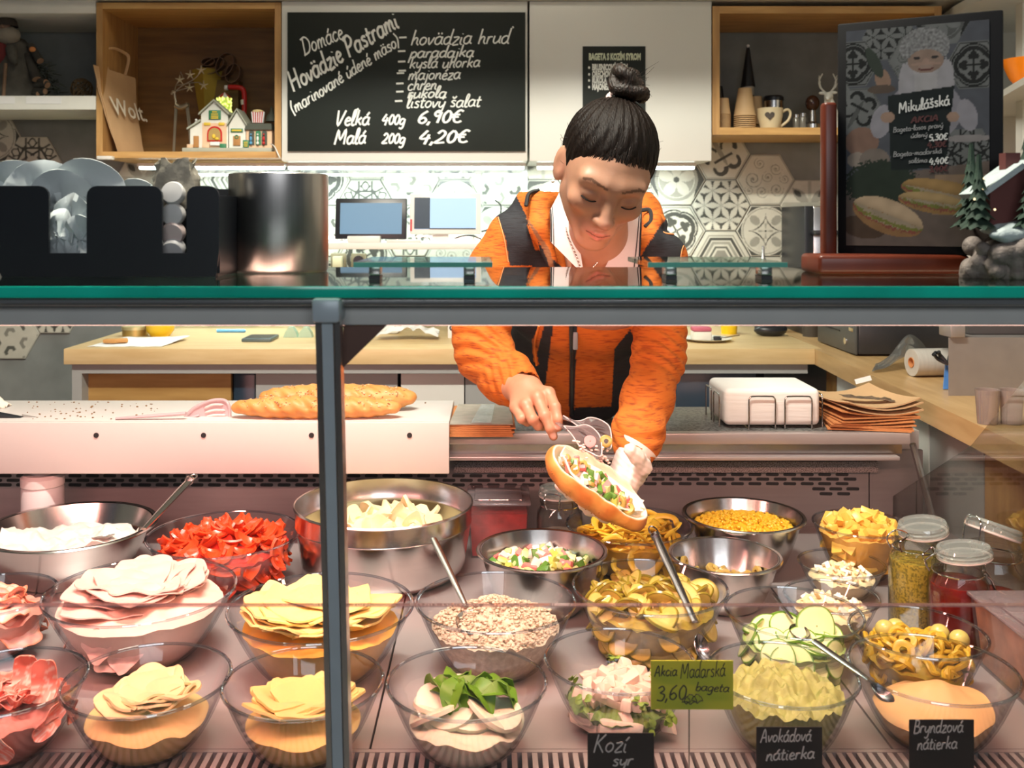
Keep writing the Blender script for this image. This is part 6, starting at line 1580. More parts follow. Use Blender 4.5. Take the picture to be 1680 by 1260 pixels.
hd.tube(catmull([p[0], p[0]+Vector((-.01, 0, .06)), p[0]+Vector((.01, .02, .075)), p[1]+Vector((0, 0, .075)), p[1]+Vector((.012, 0, .055)), p[1]], 5), .006, 6, flat=.25)
partw('twisted_handle', hd, M_kraft, t)
du = (TR-TL).normalized(); dn = (TL-BL).normalized(); nb_ = du.cross(dn).normalized()
og = TL.lerp(TR, .42)*.44+BL.lerp(BR, .42)*.56
BMx = Matrix(((du.x, dn.x, nb_.x, og.x), (du.y, dn.y, nb_.y, og.y), (du.z, dn.z, nb_.z, og.z), (0, 0, 0, 1)))
side = 1 if nb_.y < 0 else -1
og2 = og+nb_*side*.012-du*.06
lt = font_mb('Wolt.', .085, Matrix(((du.x, dn.x, nb_.x, og2.x), (du.y, dn.y, nb_.y, og2.y), (du.z, dn.z, nb_.z, og2.z), (0, 0, 0, 1))), .001)
partw('white_lettering', lt, mat('bag_white', (.75, .68, .55), .8), t)

# wire reindeer
M_silv = mat('antique_silver', (.42, .36, .26), .35, .8)
t = thing('wire_deer', 'tall thin silver wire deer with star antlers in the oak box', 'figurine', (X_(298, 3.45), 3.45, sz))
def q2(px, py, Y=3.45): return Wp(px, py, Y)
body = MB().tube(catmull([q2(288, 172), q2(295, 176), q2(304, 174), q2(309, 170)], 5), [.010]*15+[.006], 10)
partw('body', body, M_silv, t)
partw('neck', MB().tube(catmull([q2(289, 172), q2(287, 160), q2(286, 152)], 5), .005, 8).tube([q2(281, 155), q2(284, 151), q2(289, 150)], [.004, .007, .005], 8), M_silv, t)
for a, b in (((288, 176), (284, 246)), ((290, 176), (286, 246)), ((306, 174), (313, 240)), ((308, 172), (316, 235))):
    e = q2(*b); e.z = sz; partw('leg', MB().tube([q2(*a), q2((a[0]+b[0])/2, (a[1]+b[1])/2), e], [.004, .003, .0025], 6), M_silv, t)
an = MB()
for pts in ([(286, 150), (290, 138), (300, 128), (296, 118)], [(287, 150), (300, 140), (318, 130), (330, 118)], [(287, 150), (305, 145), (312, 144)], [(290, 140), (325, 135), (334, 142)]):
    an.tube(catmull([q2(*p) for p in pts], 4), .0018, 5)
partw('antlers', an, M_silv, t)
for px, py in ((295, 131), (312, 123), (311, 144), (334, 140), (330, 115)):
    s = MB()
    for k in range(5): a = PI/2+k*2*PI/5; s.tube([q2(px, py, 3.44), q2(px+8*math.cos(a), py-8*math.sin(a), 3.44)], [.004, .001], 5)
    partw('star', s, mat('pale_star', (.62, .54, .36), .4, .5), t)
# gift with brown bow
t = thing('gift_bow', 'large brown ribbon bow on a yellow cone pot at the back of the oak box', 'decoration', (X_(345, 3.56), 3.56, sz))
partw('pot', MB().lathe([(0, 0), (.025, 0), (.055, .18), (.052, .18), (.02, .003), (0, .003)], 4, c=(X_(340, 3.56), 3.56, Z_(160, 3.56)-.08)), mat('mustard', (.42, .30, .04), .6), t)
for k, (px, py, sx, sz_, ro) in enumerate(((352, 110, .055, .03, .4), (372, 108, .035, .055, -.5), (385, 122, .03, .035, -.9), (345, 103, .03, .02, .1))):
    partw('ribbon_loop', MB().sheet(lambda u, v: (X_(px, 3.55)+sx*.8*math.cos(2*PI*u)*math.cos(ro)-sz_*math.sin(2*PI*u)*math.sin(ro)*.8, 3.54+.04*(v-.5), Z_(py, 3.55)+sz_*math.sin(2*PI*u)*.7+sx*math.cos(2*PI*u)*math.sin(ro)), 20, 3, .002), mat('brown_ribbon', (.16, .09, .05), .4), t)
partw('box', MB().box(X_(338, 3.56), X_(392, 3.56), 3.55, 3.61, sz, Z_(132, 3.56)), mat('dark_gift', (.17, .10, .02), .6), t)
# red cane
t = thing('candy_cane', 'bent red cane with white bands behind the miniature village', 'decoration', (X_(398, 3.52), 3.52, sz))
e = q2(400, 240, 3.52); e.z = sz
partw('cane', MB().tube(catmull([e, q2(400, 200, 3.52), q2(401, 170, 3.52), q2(400, 150, 3.52), q2(393, 144, 3.52), q2(375, 143, 3.52)], 6), .009, 12), M_red, t)
for px, py in ((397.5, 168), (371, 144)):
    partw('white_band', MB().tube([q2(px+1.5, py-4, 3.52), q2(px+2, py+4, 3.52)], .0095, 12) if py > 150 else MB().tube([q2(px-2, py, 3.52), q2(px+3, py, 3.52)], .0095, 12), M_paper, t)
# miniature village
t = thing('miniature_village', 'lit miniature shop village with snowy roofs in the oak box', 'ornament', (X_(375, 3.4), 3.38, sz))
Yv = 3.36; vx = lambda px: X_(px, Yv); vz = lambda py: Z_(py, Yv)
M_vw = mat('village_white', (.80, .80, .72), .7); M_vr = mat('village_roof', (.42, .44, .36), .7); M_vg = mat('village_green', (.04, .22, .10), .5); M_vp = mat('village_peach', (.80, .55, .36), .7); M_vy = mat('village_gold', (.80, .55, .05), .5); M_vd = mat('village_dark', (.07, .08, .06), .6)
partw('base', MB().rbox(vx(303), vx(449), Yv-.03, Yv+.12, sz, vz(243.5), .002), M_vr, t)
def house(x0, x1, yb, ye, yp, nm='house', m=M_vw, d=.09, one=False):
    xm = (x0+x1)/2
    pr = [(vx(x0), vz(yb)), (vx(x1), vz(yb)), (vx(x1), vz(ye)), (vx(xm), vz(yp)), (vx(x0), vz(ye))] if not one else [(vx(x0), vz(yb)), (vx(x1), vz(yb)), (vx(x1), vz(yp)), (vx(x0), vz(ye))]
    b = MB().prism(pr, Yv, Yv+d); b.smooth = False; h = partw(nm, b, m, t)
    r = MB(); r.smooth = False
    segs = [((x0-3, ye+2), (xm, yp-1)), ((xm, yp-1), (x1+3, ye+2))] if not one else [((x0-4, ye+2), (x1, yp-1))]
    for (ax, ay), (bx_, by) in segs:
        r.prism([(vx(ax), vz(ay)), (vx(bx_), vz(by)), (vx(bx_), vz(by-3)), (vx(ax), vz(ay-3))], Yv-.012, Yv+d+.005)
    partw('roof', r, M_vr, t); return h
house(330, 374, 243, 187, 167); house(312, 330, 243, 211, 200, one=True, nm='side_house'); house(376, 403, 243, 205, 182, nm='narrow_house')
b = MB().box(vx(404), vx(446), Yv, Yv+.08, vz(243), vz(212)); b.smooth = False; partw('shop', b, M_vp, t)
partw('roof', MB().prism([(vx(402), vz(213)), (vx(447), vz(213)), (vx(446), vz(203)), (vx(405), vz(203))], Yv-.01, Yv+.085), M_vd, t)
partw('peach_front', MB().box(vx(332), vx(372), Yv-.002, Yv, vz(242), vz(202)), M_vp, t)
def arched(x0, x1, yb, yt):
    xm, rx = (x0+x1)/2, (x1-x0)/2; p = [(vx(x0), vz(yb)), (vx(x1), vz(yb))]
    for k in range(9): a = k*PI/8; p.append((vx(xm+rx*math.cos(a)), vz(yt+rx-rx*math.sin(a))))
    return p
f = partw('arched_window', MB().prism(arched(340.5, 365, 232, 207), Yv-.006, Yv-.0021), M_red, t); partw('pane', MB().prism(arched(343, 362.5, 230, 210), Yv-.0072, Yv-.0062), emitter('village_window', (.30, .20, .06), .5), f)
partw('yellow_figure', MB().ell((vx(352), Yv-.010, vz(224)), (.006, .004, .008), 10, 8).ell((vx(357), Yv-.010, vz(228)), (.007, .004, .005), 10, 8), M_vy, t)
for x0, x1, y0, y1, m, nm in ((335, 346, 201, 206, M_vy, 'awning'), (359, 369, 201, 206, M_vy, 'awning'), (343, 363, 181, 196, M_vg, 'sign_board'), (379, 399, 211, 217, M_vg, 'sign_board'), (318, 327, 223, 242, mat('village_wood', (.45, .22, .07), .7), 'wooden_gate'), (383, 395, 223, 239, mat('village_wood', (.45, .22, .07), .7), 'wooden_gate'), (399, 409, 230, 242, M_vg, 'sign_board'), (346, 362, 233, 239, M_paper, 'counter'), (362, 372, 236, 243, M_vg, 'counter'), (408, 434, 203.5, 208.5, M_paper, 'white_sign'), (308, 318, 237, 243, M_vp, 'barrow'), (333, 345, 236, 243, M_vp, 'barrow')):
    partw(nm, MB().rbox(vx(x0), vx(x1), Yv-.012 if nm in ('barrow', 'counter') else Yv-.006, Yv-.0025, vz(y1), vz(y0), .0015), m, t)
for k, (y, w_) in enumerate(((184, 8), (187.5, 11), (191, 12), (194, 12))): partw('gilt_line', MB().box(vx(353-w_/2), vx(353+w_/2), Yv-.0075, Yv-.0062, vz(y+.9), vz(y-.9)), M_vy, t)
partw('gilt_line', MB().box(vx(381), vx(397), Yv-.0075, Yv-.0062, vz(215.4), vz(213)), M_vy, t)
for k in range(3): partw('gilt_line', MB().box(vx(401), vx(407), Yv-.0075, Yv-.0062, vz(234.5+k*3), vz(233+k*3)), M_vy, t)
for x, m in ((413, mat('village_blue', (.10, .35, .60), .5)), (424, M_paper), (434, M_red)):
    f = partw('arched_window', MB().prism(arched(x-4.5, x+4.5, 238, 214), Yv-.003, Yv-.0005), M_vd if x != 424 else M_vg, t)
    partw('figure', MB().ell((vx(x), Yv-.012, vz(228)), (.004, .004, .009), 8, 6).ell((vx(x), Yv-.012, vz(221)), (.0032,)*3, 8, 6).ell((vx(x), Yv-.012, vz(235)), (.005, .004, .006), 8, 6), m, t)
for k in range(11):
    a = k/10; x0 = 412+20*a*1; partw('popcorn_stripe', MB().prism([(vx(413.5+1.55*k), vz(201)), (vx(413.5+1.55*(k+1)), vz(201)), (vx(411.5+1.95*(k+1)), vz(183)), (vx(411.5+1.95*k), vz(183))], Yv+.005, Yv+.02), M_red if k % 2 else M_paper, t)
partw('popcorn', MB().ell((vx(422), Yv+.012, vz(182)), (.019, .01, .006), 14, 8, jit=.15), mat('popcorn_gold', (.80, .62, .30), .8), t)
tw = partw('striped_tower', MB().lathe([(0, 0), (.023, 0), (.024, .062), (0, .062)], 24, c=(vx(359), Yv+.07, vz(186))), emitter('tower_glow', (.42, .55, .08), .7), t, 'glowing yellow green tower')
r_ = random.Random(2); lb = MB()
for k in range(60): a = r_.uniform(PI, 2*PI); lb.ell((vx(359)+.025*math.cos(a), Yv+.07+.025*math.sin(a), vz(186)+r_.uniform(.004, .06)), (.0026, .0026, .004), 5, 4)
partw('leafy_lights', lb, emitter('tower_glow_spots', (.85, .9, .25), 1.5), tw, kind='stuff')
for k in range(8):
    a0, a1 = k*PI/4, (k+1)*PI/4; c0 = (vx(359), Yv+.07)
    vs = [(c0[0]+.027*math.cos(a), c0[1]+.027*math.sin(a), vz(186)+.06) for a in (a0, (a0+a1)/2, a1)]+[(c0[0], c0[1], vz(186)+.082)]
    partw('roof_segment', MB().add(vs, [(0, 1, 3), (1, 2, 3)]), M_red if k % 2 else M_paper, tw)
partw('snowman', MB().ell((vx(319), Yv+.02, vz(201)), (.006,)*3, 10, 8).ell((vx(319), Yv+.02, vz(196)), (.0045,)*3, 10, 8), M_paper, t)
partw('chimney_ball', MB().ell((vx(352), Yv+.0, vz(168)), (.0055,)*3, 10, 8), M_paper, t)
partw('black_steeple', MB().lathe([(.022, 0), (.016, .02), (.008, .03), (.003, .05), (0, .055)], 20, c=(vx(438), Yv+.07, vz(196))), M_vd, t)
partw('wreath', MB().tube([(vx(389)+.0055*math.cos(a), Yv-.0068, vz(225)+.0055*math.sin(a)) for a in [k*.52 for k in range(12)]], .0018, 6, closed=True), M_vg, t)
# cable of the village
single('lamp_cable', MB().tube(catmull([Wp(444, 236, 3.33), Wp(450, 240, 3.30), Wp(455, 250, 3.285), Wp(459, 259, 3.285)], 5), .0022, 6), M_white, 'white cable hanging from the miniature village', 'cable', Wp(452, 245, 3.3), world=True)
single('white_clip', MB().rbox(X_(160, 3.28), X_(185, 3.28), 3.27, 3.298, Z_(262, 3.28), Z_(256, 3.28), .003), M_white, 'small white plastic clip under the left corner of the oak box', 'clip', Wp(172, 259, 3.28), world=True)

# ================================================================== left white shelf
lz = Z_(157, 3.3)+.0005
t = thing('bearded_figurine', 'dark bearded figurine in red and grey on the left white shelf', 'figurine', (X_(25, 3.42), 3.42, lz))
fx = lambda px: X_(px, 3.42)-X_(25, 3.42); fz = lambda py: Z_(py, 3.42)-lz
part('robe', MB().lathe([(0, 0), (.085, 0), (.09, .03), (.07, .12), (.05, .19), (.03, .21), (0, .215)], 28), mat('grey_fur_robe', (.09, .085, .07), .9, var=.5, bump=.6), t)
part('red_coat', MB().ell((fx(8), -.04, fz(95)), (.042, .04, .055), 18, 12), mat('dull_red', (.13, .012, .012), .8), t)
part('beard', MB().ell((fx(22), -.045, fz(62)), (.045, .03, .032), 18, 12, jit=.05), mat('grey_beard', (.26, .23, .18), .9, bump=.6), t)  # beard in a muted grey brown
part('face', MB().ell((fx(20), -.05, fz(50)), (.020, .02, .016), 14, 10).ell((fx(20), -.07, fz(49)), (.005, .005, .005), 8, 6), mat('brown_face', (.24, .15, .10), .8), t)  # face in one muted brown
part('hat', MB().lathe([(.036, 0), (.03, .02), (.015, .04), (0, .045)], 20, c=(fx(20), -.035, fz(47))), mat('dark_hat', (.05, .04, .03), .9), t)
part('staff', MB().tube([(fx(27), -.09, 0.001), (fx(28), -.08, fz(110))], .006, 8), mat('stick_brown', (.20, .12, .07), .7), t)
part('arm', MB().tube([(fx(30), -.05, fz(85)), (fx(40), -.08, fz(105)), (fx(46), -.085, fz(112))], [.02, .014, .006], 10), mat('grey_fur_robe', (.09, .085, .07), .9, var=.5, bump=.6), t)
t = thing('log_branches', 'dark bundle of logs and fir branches beside the figurine', 'decoration', (X_(75, 3.42), 3.42, lz))
M_brk = mat('dark_bark', (.06, .055, .045), .9, var=.5, bump=.5); M_cut = mat('cut_wood', (.32, .19, .11), .8)
r_ = random.Random(12)
for k, (xa, ya, xb, yb, r) in enumerate(((42, 148, 74, 150, .011), (45, 152, 62, 154, .008), (52, 142, 76, 136, .013), (50, 120, 78, 140, .012), (45, 90, 60, 130, .016), (50, 75, 66, 100, .013))):
    lg = partw('log', MB().tube([Wp(xa, ya, 3.40), Wp(xb, yb, 3.37)], r, 10), M_brk, t)
    e = Wp(xb, yb, 3.37); d_ = (e-Wp(xa, ya, 3.40)).normalized(); partw('cut_end', MB().tube([e, e+d_*.001], r*.93, 10), M_cut, lg)
fb = MB()
for k in range(160):
    px, py = r_.uniform(40, 98), r_.uniform(85, 152)
    if py < 85+(px-60)*1.3: continue
    p = Wp(px, py, r_.uniform(3.38, 3.5)); a = r_.uniform(0, 6); fb.tube([p, p+Vector((.03*math.cos(a), .01, .018*math.sin(a)))], [.0035, .001], 5)
partw('fir_twigs', fb, mat('dark_fir', (.055, .065, .05), .9, var=.5), t, kind='stuff')  # twigs in a very dark grey green
partw('orange_slice', MB().ell((X_(53, 3.36), 3.36, Z_(81, 3.36)), (.012, .004, .009), 12, 8), mat('dried_orange', (.60, .22, .06), .6), t)
b = MB(); r_ = random.Random(6)
for k in range(14):
    A = Rz(r_.uniform(0, 6)) @ Rx(r_.uniform(0, 3)); b.tube([tuple(A @ Vector((.036*math.cos(a), .036*math.sin(a), 0))) for a in [q*2*PI/24 for q in range(24)]], .0016, 5, closed=True)
single('twig_ball', b, mat('twig_brown', (.13, .08, .03), .8, var=.4), 'small woven twig ball on the left white shelf', 'decoration', (X_(134, 3.42), 3.42, lz+.038))
single('shelf_label', MB().box(0, .118, -.001, 0, -.024, 0), M_paper, 'wide white label strip on the front edge of the left shelf', 'label', (X_(43, 3.3), 3.2995, Z_(158.5, 3.3)))
single('shelf_label', MB().box(0, .10, -.001, 0, -.024, 0), M_paper, 'white label strip at the far left of the shelf edge', 'label', (X_(-25, 3.3), 3.2995, Z_(158.5, 3.3)))

# ================================================================== right oak shelf
oz = Z_(221, 3.3)+.0245
def cups(px, r0, r1, hcup, n, step, label, Y=3.40):
    t = thing('paper_cup_stack', label, 'cup', (X_(px, Y), Y, oz))
    M_c = mat('kraft_cup', (.62, .42, .22), .6, var=.05)
    for k in range(n):
        z = k*step; last = k == n-1
        part('paper_cup', MB().lathe([(r1-.001, z), (r1, z+.0015), (r1, z+.003), (r1-.0015, z+.004)] if not last else [(r1, z), (r1+.0005, z+.002), (r1-.0012, z+.004), (r0, z+hcup), (0, z+hcup)], 26), M_c, t)
cups(1186.5, .018, .0255, .056, 12, .0048, 'left short stack of brown paper cups, upside down')
cups(1222, .022, .038, .096, 8, .0068, 'taller stack of brown paper cups next to the mug')
cups(1241, .020, .028, .10, 4, .01, 'half hidden paper cup stack behind the tall one', 3.52)
t = thing('grinder_bottle', 'dark cone topped bottle standing behind the paper cups', 'bottle', (X_(1226, 3.57), 3.56, oz))
part('body', MB().lathe([(0, 0), (.028, 0), (.028, .12), (.02, .14), (0, .14)], 24), M_black, t)
part('collar', MB().lathe([(.022, .14), (.022, .17), (0, .17)], 24), mat('pale_collar', (.45, .42, .36), .5), t)
part('cone', MB().lathe([(.026, .17), (.016, .24), (.007, .30), (.005, .31), (0, .312)], 24), M_black, t)
single('white_tip', MB().ell((0, 0, 0), (.006,)*3, 10, 8), M_paper, 'tiny white ball on the tip of the dark cone bottle', 'ball', (X_(1226, 3.57), 3.56, oz+.318))
single('black_canister', MB().lathe([(0, 0), (.02, 0), (.022, .12), (.016, .17), (0, .175)], 22), M_black, 'dark bottle at the left end of the right oak shelf', 'bottle', (X_(1178, 3.55), 3.55, oz))
t = thing('mug', 'cream mug with a dark patterned heart on the right oak shelf', 'mug', (X_(1266, 3.36), 3.38, oz))
M_mug = mat('cream_mug', (.66, .56, .36), .35, var=.03)
part('body', MB().lathe([(0, 0), (.026, 0), (.032, .004), (.042, .045), (.043, .072), (.0405, .072), (.039, .045), (.028, .006), (0, .005)], 40), M_mug, t)
part('handle', MB().tube(catmull([(.040, -.004, .060), (.058, -.006, .068), (.068, -.006, .056), (.062, -.006, .034), (.046, -.004, .018), (.034, 0, .010)], 6), .0048, 10), M_mug, t)
hp = []
for k in range(28): a = 2*PI*k/28; hp.append((.00098*16*math.sin(a)**3, .00098*(13*math.cos(a)-5*math.cos(2*a)-2*math.cos(3*a)-math.cos(4*a))))
hv = [(-.012+x, -math.sqrt(max(0, .0432**2-(-.012+x)**2))-.0006, .044+z) for x, z in hp]; ctr = len(hv)
hm_ = MB().add(hv+[(-.012, -.0424, .044)], [(k, (k+1) % 28, 28) for k in range(28)])
part('heart_print', hm_, mat('heart_brown', (.09, .07, .055), .7, var=.6, scale=300), t)
t = thing('steel_shaker', 'steel and black shaker standing behind the mug', 'shaker', (X_(1269, 3.5), 3.50, oz))
part('body', MB().lathe([(0, 0), (.034, 0), (.034, .118), (0, .118)], 28), M_steelm, t); part('lid', MB().lathe([(.0355, .112), (.0355, .124), (.03, .130), (0, .132)], 28), M_black, t)
for i, (px, h) in enumerate(((1306, .055), (1317, .06))):
    g = thing('spice_shaker', ['left small glass shaker beside the mug', 'right small glass shaker beside the mug'][i], 'shaker', (X_(px, 3.42), 3.42, oz))
    part('glass_body', MB().lathe([(0, 0), (.012, 0), (.012, h*.7), (.010, h*.8), (0, h*.8)], 18), mat('smoky_glass', (.20, .19, .16), .15), g); part('cap', MB().lathe([(.0105, h*.8), (.0105, h), (0, h*1.05)], 18), M_steelm, g)
t = thing('coffee_tamper', 'tamper with a dark round knob on the right oak shelf', 'tamper', (X_(1333, 3.42), 3.42, oz))
part('base', MB().lathe([(0, 0), (.026, 0), (.026, .022), (.012, .032), (.010, .07), (0, .07)], 26), M_steelm, t); part('knob', MB().ell((0, 0, .095), (.024, .024, .028), 20, 14), mat('dark_knob', (.05, .02, .012), .2), t)
# white deer bust
t = thing('white_deer', 'white antlered deer figurine at the end of the right oak shelf', 'figurine', (X_(1360, 3.36), 3.36, oz))
P = gridP((-.05, -.05, 0), (.06, .05, .20), .0028)
d = chain(P, [(.012, 0, .0), (.008, 0, .05), (0, -.005, .085), (-.006, -.010, .105)], [.026, .022, .015, .013], .01)
d = smin(d, s_cone(P, (-.004, -.012, .112), (-.016, -.034, .100), .013, .007), .008); d = smin(d, s_ell(P, (.016, 0, .124), (.014, .005, .006), None), .004); d = smin(d, s_ell(P, (-.022, 0, .122), (.014, .005, .006)), .004)
d = np.maximum(d, .0015-P[2])
V, Q = nets(P, d); M_wd = mat('deer_white', (.66, .66, .60), .5)
part('body', net_mb(V, Q), M_wd, t)
ab = MB()
for s in (-1, 1):
    ab.tube(catmull([(s*.006-.004, 0, .122), (s*.022-.004, .004, .140), (s*.028-.004, .002, .165), (s*.018-.004, 0, .188)], 5), [.0034]*10+[.0024]*6, 7)
    for (z, L_) in ((.140, .016), (.158, .016), (.170, .012)): ab.tube([(s*.025-.004, .002, z), (s*(.025+L_*.5)-.004, -.004, z+L_)], [.0026, .0012], 6)
part('antlers', ab, M_wd, t)
# ================================================================== the woman
SKIN = np.array((.45, .232, .145)); LIP = np.array((.50, .16, .12)); BROW = np.array((.10, .045, .025))
def mixc(a, b, t): return a*(1-t[:, None])+b*t[:, None]
HO = Wp(993, 284, 1.735); HSC = 1.02
HR = Ry(math.radians(17)) @ Rx(math.radians(33)) @ Rz(math.radians(9))
HM = T(*HO) @ HR @ Matrix.Scale(HSC, 4); HI = HM.inverted()
NB = Wp(985, 452, 1.97)
def facecol(V):
    x, y, z = V[:, 0], V[:, 1], V[:, 2]; c = np.tile(SKIN, (len(V), 1))
    n_ = np.sin(x*160+2)*np.sin(z*140)*.5
    ck = np.exp(-(((np.abs(x)-.042)/.022)**2+((z+.03)/.024)**2))*(y < -.02); c = mixc(c, np.array((.62, .26, .17)), ck*.35)
    ns = np.exp(-((x/.016)**2+((z+.03)/.02)**2))*(y < -.09); c = mixc(c, np.array((.60, .27, .19)), ns*.4)
    lid = np.exp(-(((np.abs(x)-.031)/.019)**2+((z-.004)/.013)**2))*(y < -.05); c = mixc(c, np.array((.36, .17, .11)), lid*.5)  # eyelids: socket shade mixed into the skin colour
    bz = .0245+.006*np.clip((np.abs(x)-.012)/.03, 0, 1)-.35*np.clip(np.abs(x)-.040, 0, 1)
    br = ((np.abs(z-bz) < .0026-.03*np.abs(np.abs(x)-.028)) & (np.abs(x) > .012) & (np.abs(x) < .054) & (y < -.04)).astype(float); c = mixc(c, BROW, br*.85)
    lz = -.0665+.10*x*x/.022
    lp = np.clip(1.6-np.sqrt((x/.0235)**2+((z-lz)/.0088)**2)*1.6, 0, 1)*(y < -.07); lp = np.clip(lp*2, 0, 1); c = mixc(c, LIP, lp*.8)
    ml = ((np.abs(z-lz-.0005) < .0011) & (np.abs(x) < .022) & (y < -.07)).astype(float); c = mixc(c, np.array((.14, .04, .03)), ml)
    eh = np.exp(-(((np.abs(x)-.076)/.008)**2+((z+.01)/.03)**2)); c = mixc(c, np.array((.60, .24, .17)), eh*.4)
    return c*(1+.03*n_[:, None])
P = gridP((-.10, -.135, -.20), (.10, .20, .135), .0021)
d = s_ell(P, (0, .018, .030), (.074, .093, .084))
d = smin(d, s_ell(P, (0, -.030, -.010), (.064, .066, .078)), .03)
d = smin(d, s_cone(P, (-.046, -.005, -.046), (-.015, -.062, -.092), .021, .016), .025); d = smin(d, s_cone(P, (.046, -.005, -.046), (.015, -.062, -.092), .021, .016), .025)
d = smin(d, s_ell(P, (0, -.070, -.094), (.021, .018, .017)), .018)
for s in (-1, 1):
    d = smin(d, s_ell(P, (s*.043, -.066, -.022), (.019, .017, .015)), .02)
    d = smin(d, s_cone(P, (s*.014, -.084, .024), (s*.046, -.073, .024), .0085, .007), .022)
    d = smax(d, -s_ell(P, (s*.031, -.107, .0025), (.018, .019, .013)), .018)
    d = smin(d, s_ell(P, (s*.031, -.0775, .0015), (.0165, .0125, .0118)), .005)
    d = smax(d, -s_ell(P, (s*.031, -.0935, -.0075), (.016, .004, .0016)), .003)
    d = smin(d, s_ell(P, (s*.0775, .012, -.006), (.0065, .019, .032), Rx(-.2) @ Rz(s*-.45)), .006)
    d = smax(d, -s_ell(P, (s*.084, .004, .0), (.005, .010, .018), Rz(s*-.45)), .005)
d = smin(d, s_cone(P, (0, -.086, .016), (0, -.108, -.030), .0075, .0105), .012)
d = smin(d, s_ell(P, (0, -.110, -.034), (.0105, .0095, .0085)), .008)
for s in (-1, 1):
    d = smin(d, s_ell(P, (s*.0125, -.0985, -.037), (.0075, .0100, .0075)), .006); d = smax(d, -s_ell(P, (s*.0068, -.106, -.0435), (.0036, .0055, .0028)), .003)
    d = smax(d, -s_cone(P, (s*.021, -.106, -.040), (s*.034, -.092, -.068), .003, .0015), .010)
d = smin(d, s_ell(P, (0, -.080, -.064), (.030, .016, .022)), .014)
up_ = chain(P, [(-.022, -.086, -.0645), (-.006, -.0965, -.0615), (0, -.0965, -.0628), (.006, -.0965, -.0615), (.022, -.086, -.0645)], [.0022, .0042, .0038, .0042, .0022], .003)
lo_ = chain(P, [(-.020, -.086, -.0690), (0, -.0955, -.0728), (.020, -.086, -.0690)], [.0022, .0054, .0022], .003)
d = smin(d, up_, .004); d = smin(d, lo_, .004)
d = smax(d, -s_ell(P, (0, -.103, -.082), (.014, .008, .004)), .006)
ncl = HI @ NB
nk = s_cone(P, (0, .045, -.04), tuple(ncl), .052, .058)
d = smin(d, nk, .022)
V, Q = nets(P, d)
head = net_mb(V, Q, HM, facecol)
def skinc(V): return np.tile(SKIN*np.array((1.02, .95, .93)), (len(V), 1))*(1+.04*np.sin(V[:, [0]]*90)*np.sin(V[:, [2]]*110))
# neck base and chest
P = gridP((NB.x-.17, 1.80, NB.z-.20), (NB.x+.17, 2.12, NB.z+.09), .004)
d = s_cone(P, tuple(HM @ Vector((0, .045, -.06))), tuple(NB), .050, .056)
d = smax(d, NB.z-.075-P[2], .01)
d = smin(d, s_ell(P, (NB.x, NB.y+.035, NB.z-.055), (.125, .075, .065)), .03)
for sx in (-1, 1): d = smin(d, s_cone(P, (NB.x+sx*.012-.02, 1.905, NB.z-.045), (NB.x+sx*.11, 1.93, NB.z-.012), .010, .008), .012)
V, Q = nets(P, d); join_mb(head, net_mb(V, Q, None, skinc))
# right hand (tongs)
def HP_(l): return [Wp(*p) for p in l]
P0 = Wp(870, 665, 1.76); P = gridP((P0.x-.075, P0.y-.09, P0.z-.08), (P0.x+.075, P0.y+.12, P0.z+.085), .0020)
d = chain(P, HP_([(835, 632, 1.87), (857, 640, 1.83), (868, 640, 1.815)]), [.029, .026, .027], .01)
for a, b in (((864, 640, 1.812), (900, 645, 1.775)), ((860, 642, 1.812), (882, 652, 1.765)), ((856, 646, 1.812), (863, 664, 1.768)), ((852, 648, 1.815), (846, 668, 1.780))):
    d = smin(d, s_cone(P, Wp(*a), Wp(*b), .0155, .0118), .014)
fing = [([(900, 645, 1.775), (911, 668, 1.735), (915, 688, 1.722), (916, 701, 1.722)], [.0110, .0094, .0084, .0076]),
        ([(882, 652, 1.765), (894, 682, 1.728), (903, 703, 1.722), (908, 716, 1.724)], [.0112, .0096, .0086, .0076]),
        ([(863, 664, 1.768), (874, 688, 1.733), (883, 698, 1.740), (890, 700, 1.752)], [.0108, .0094, .0086, .0078]),
        ([(846, 668, 1.780), (856, 687, 1.752), (865, 692, 1.760), (872, 692, 1.772)], [.0098, .0086, .0078, .0070])]
for pts, rs in fing:
    f = chain(P, HP_(pts), rs, .004); d = smin(d, f, .0035)
th = chain(P, HP_([(868, 650, 1.835), (890, 668, 1.815), (903, 684, 1.785), (912, 694, 1.758)]), [.015, .0125, .0105, .0085], .005); d = smin(d, th, .006)
for (a, b, c_) in ((900, 645, 1.768), (882, 652, 1.757), (863, 664, 1.760)): d = smin(d, s_ell(P, Wp(a, b, c_), (.0085, .0085, .0085)), .008)
V, Q = nets(P, d)
def handc(V):
    c = np.tile(SKIN*np.array((1.15, 1.05, 1.02)), (len(V), 1))
    for tip, rr in (((916, 700, 1.714), .0068), ((908, 715, 1.716), .0066)):
        t_ = Wp(*tip); q = np.linalg.norm(V-np.array(t_)[None], axis=1); c = mixc(c, np.array((.86, .55, .46)), np.clip((rr-q)/.0015, 0, 1)*.7)
    for tip in ((911, 668, 1.727), (894, 682, 1.719), (900, 645, 1.765), (882, 652, 1.754), (863, 664, 1.757)):
        t_ = Wp(*tip); q = np.linalg.norm(V-np.array(t_)[None], axis=1); c = mixc(c, np.array((.62, .25, .16)), np.exp(-(q/.009)**2)*.45)
    return c
join_mb(head, net_mb(V, Q, None, handc))
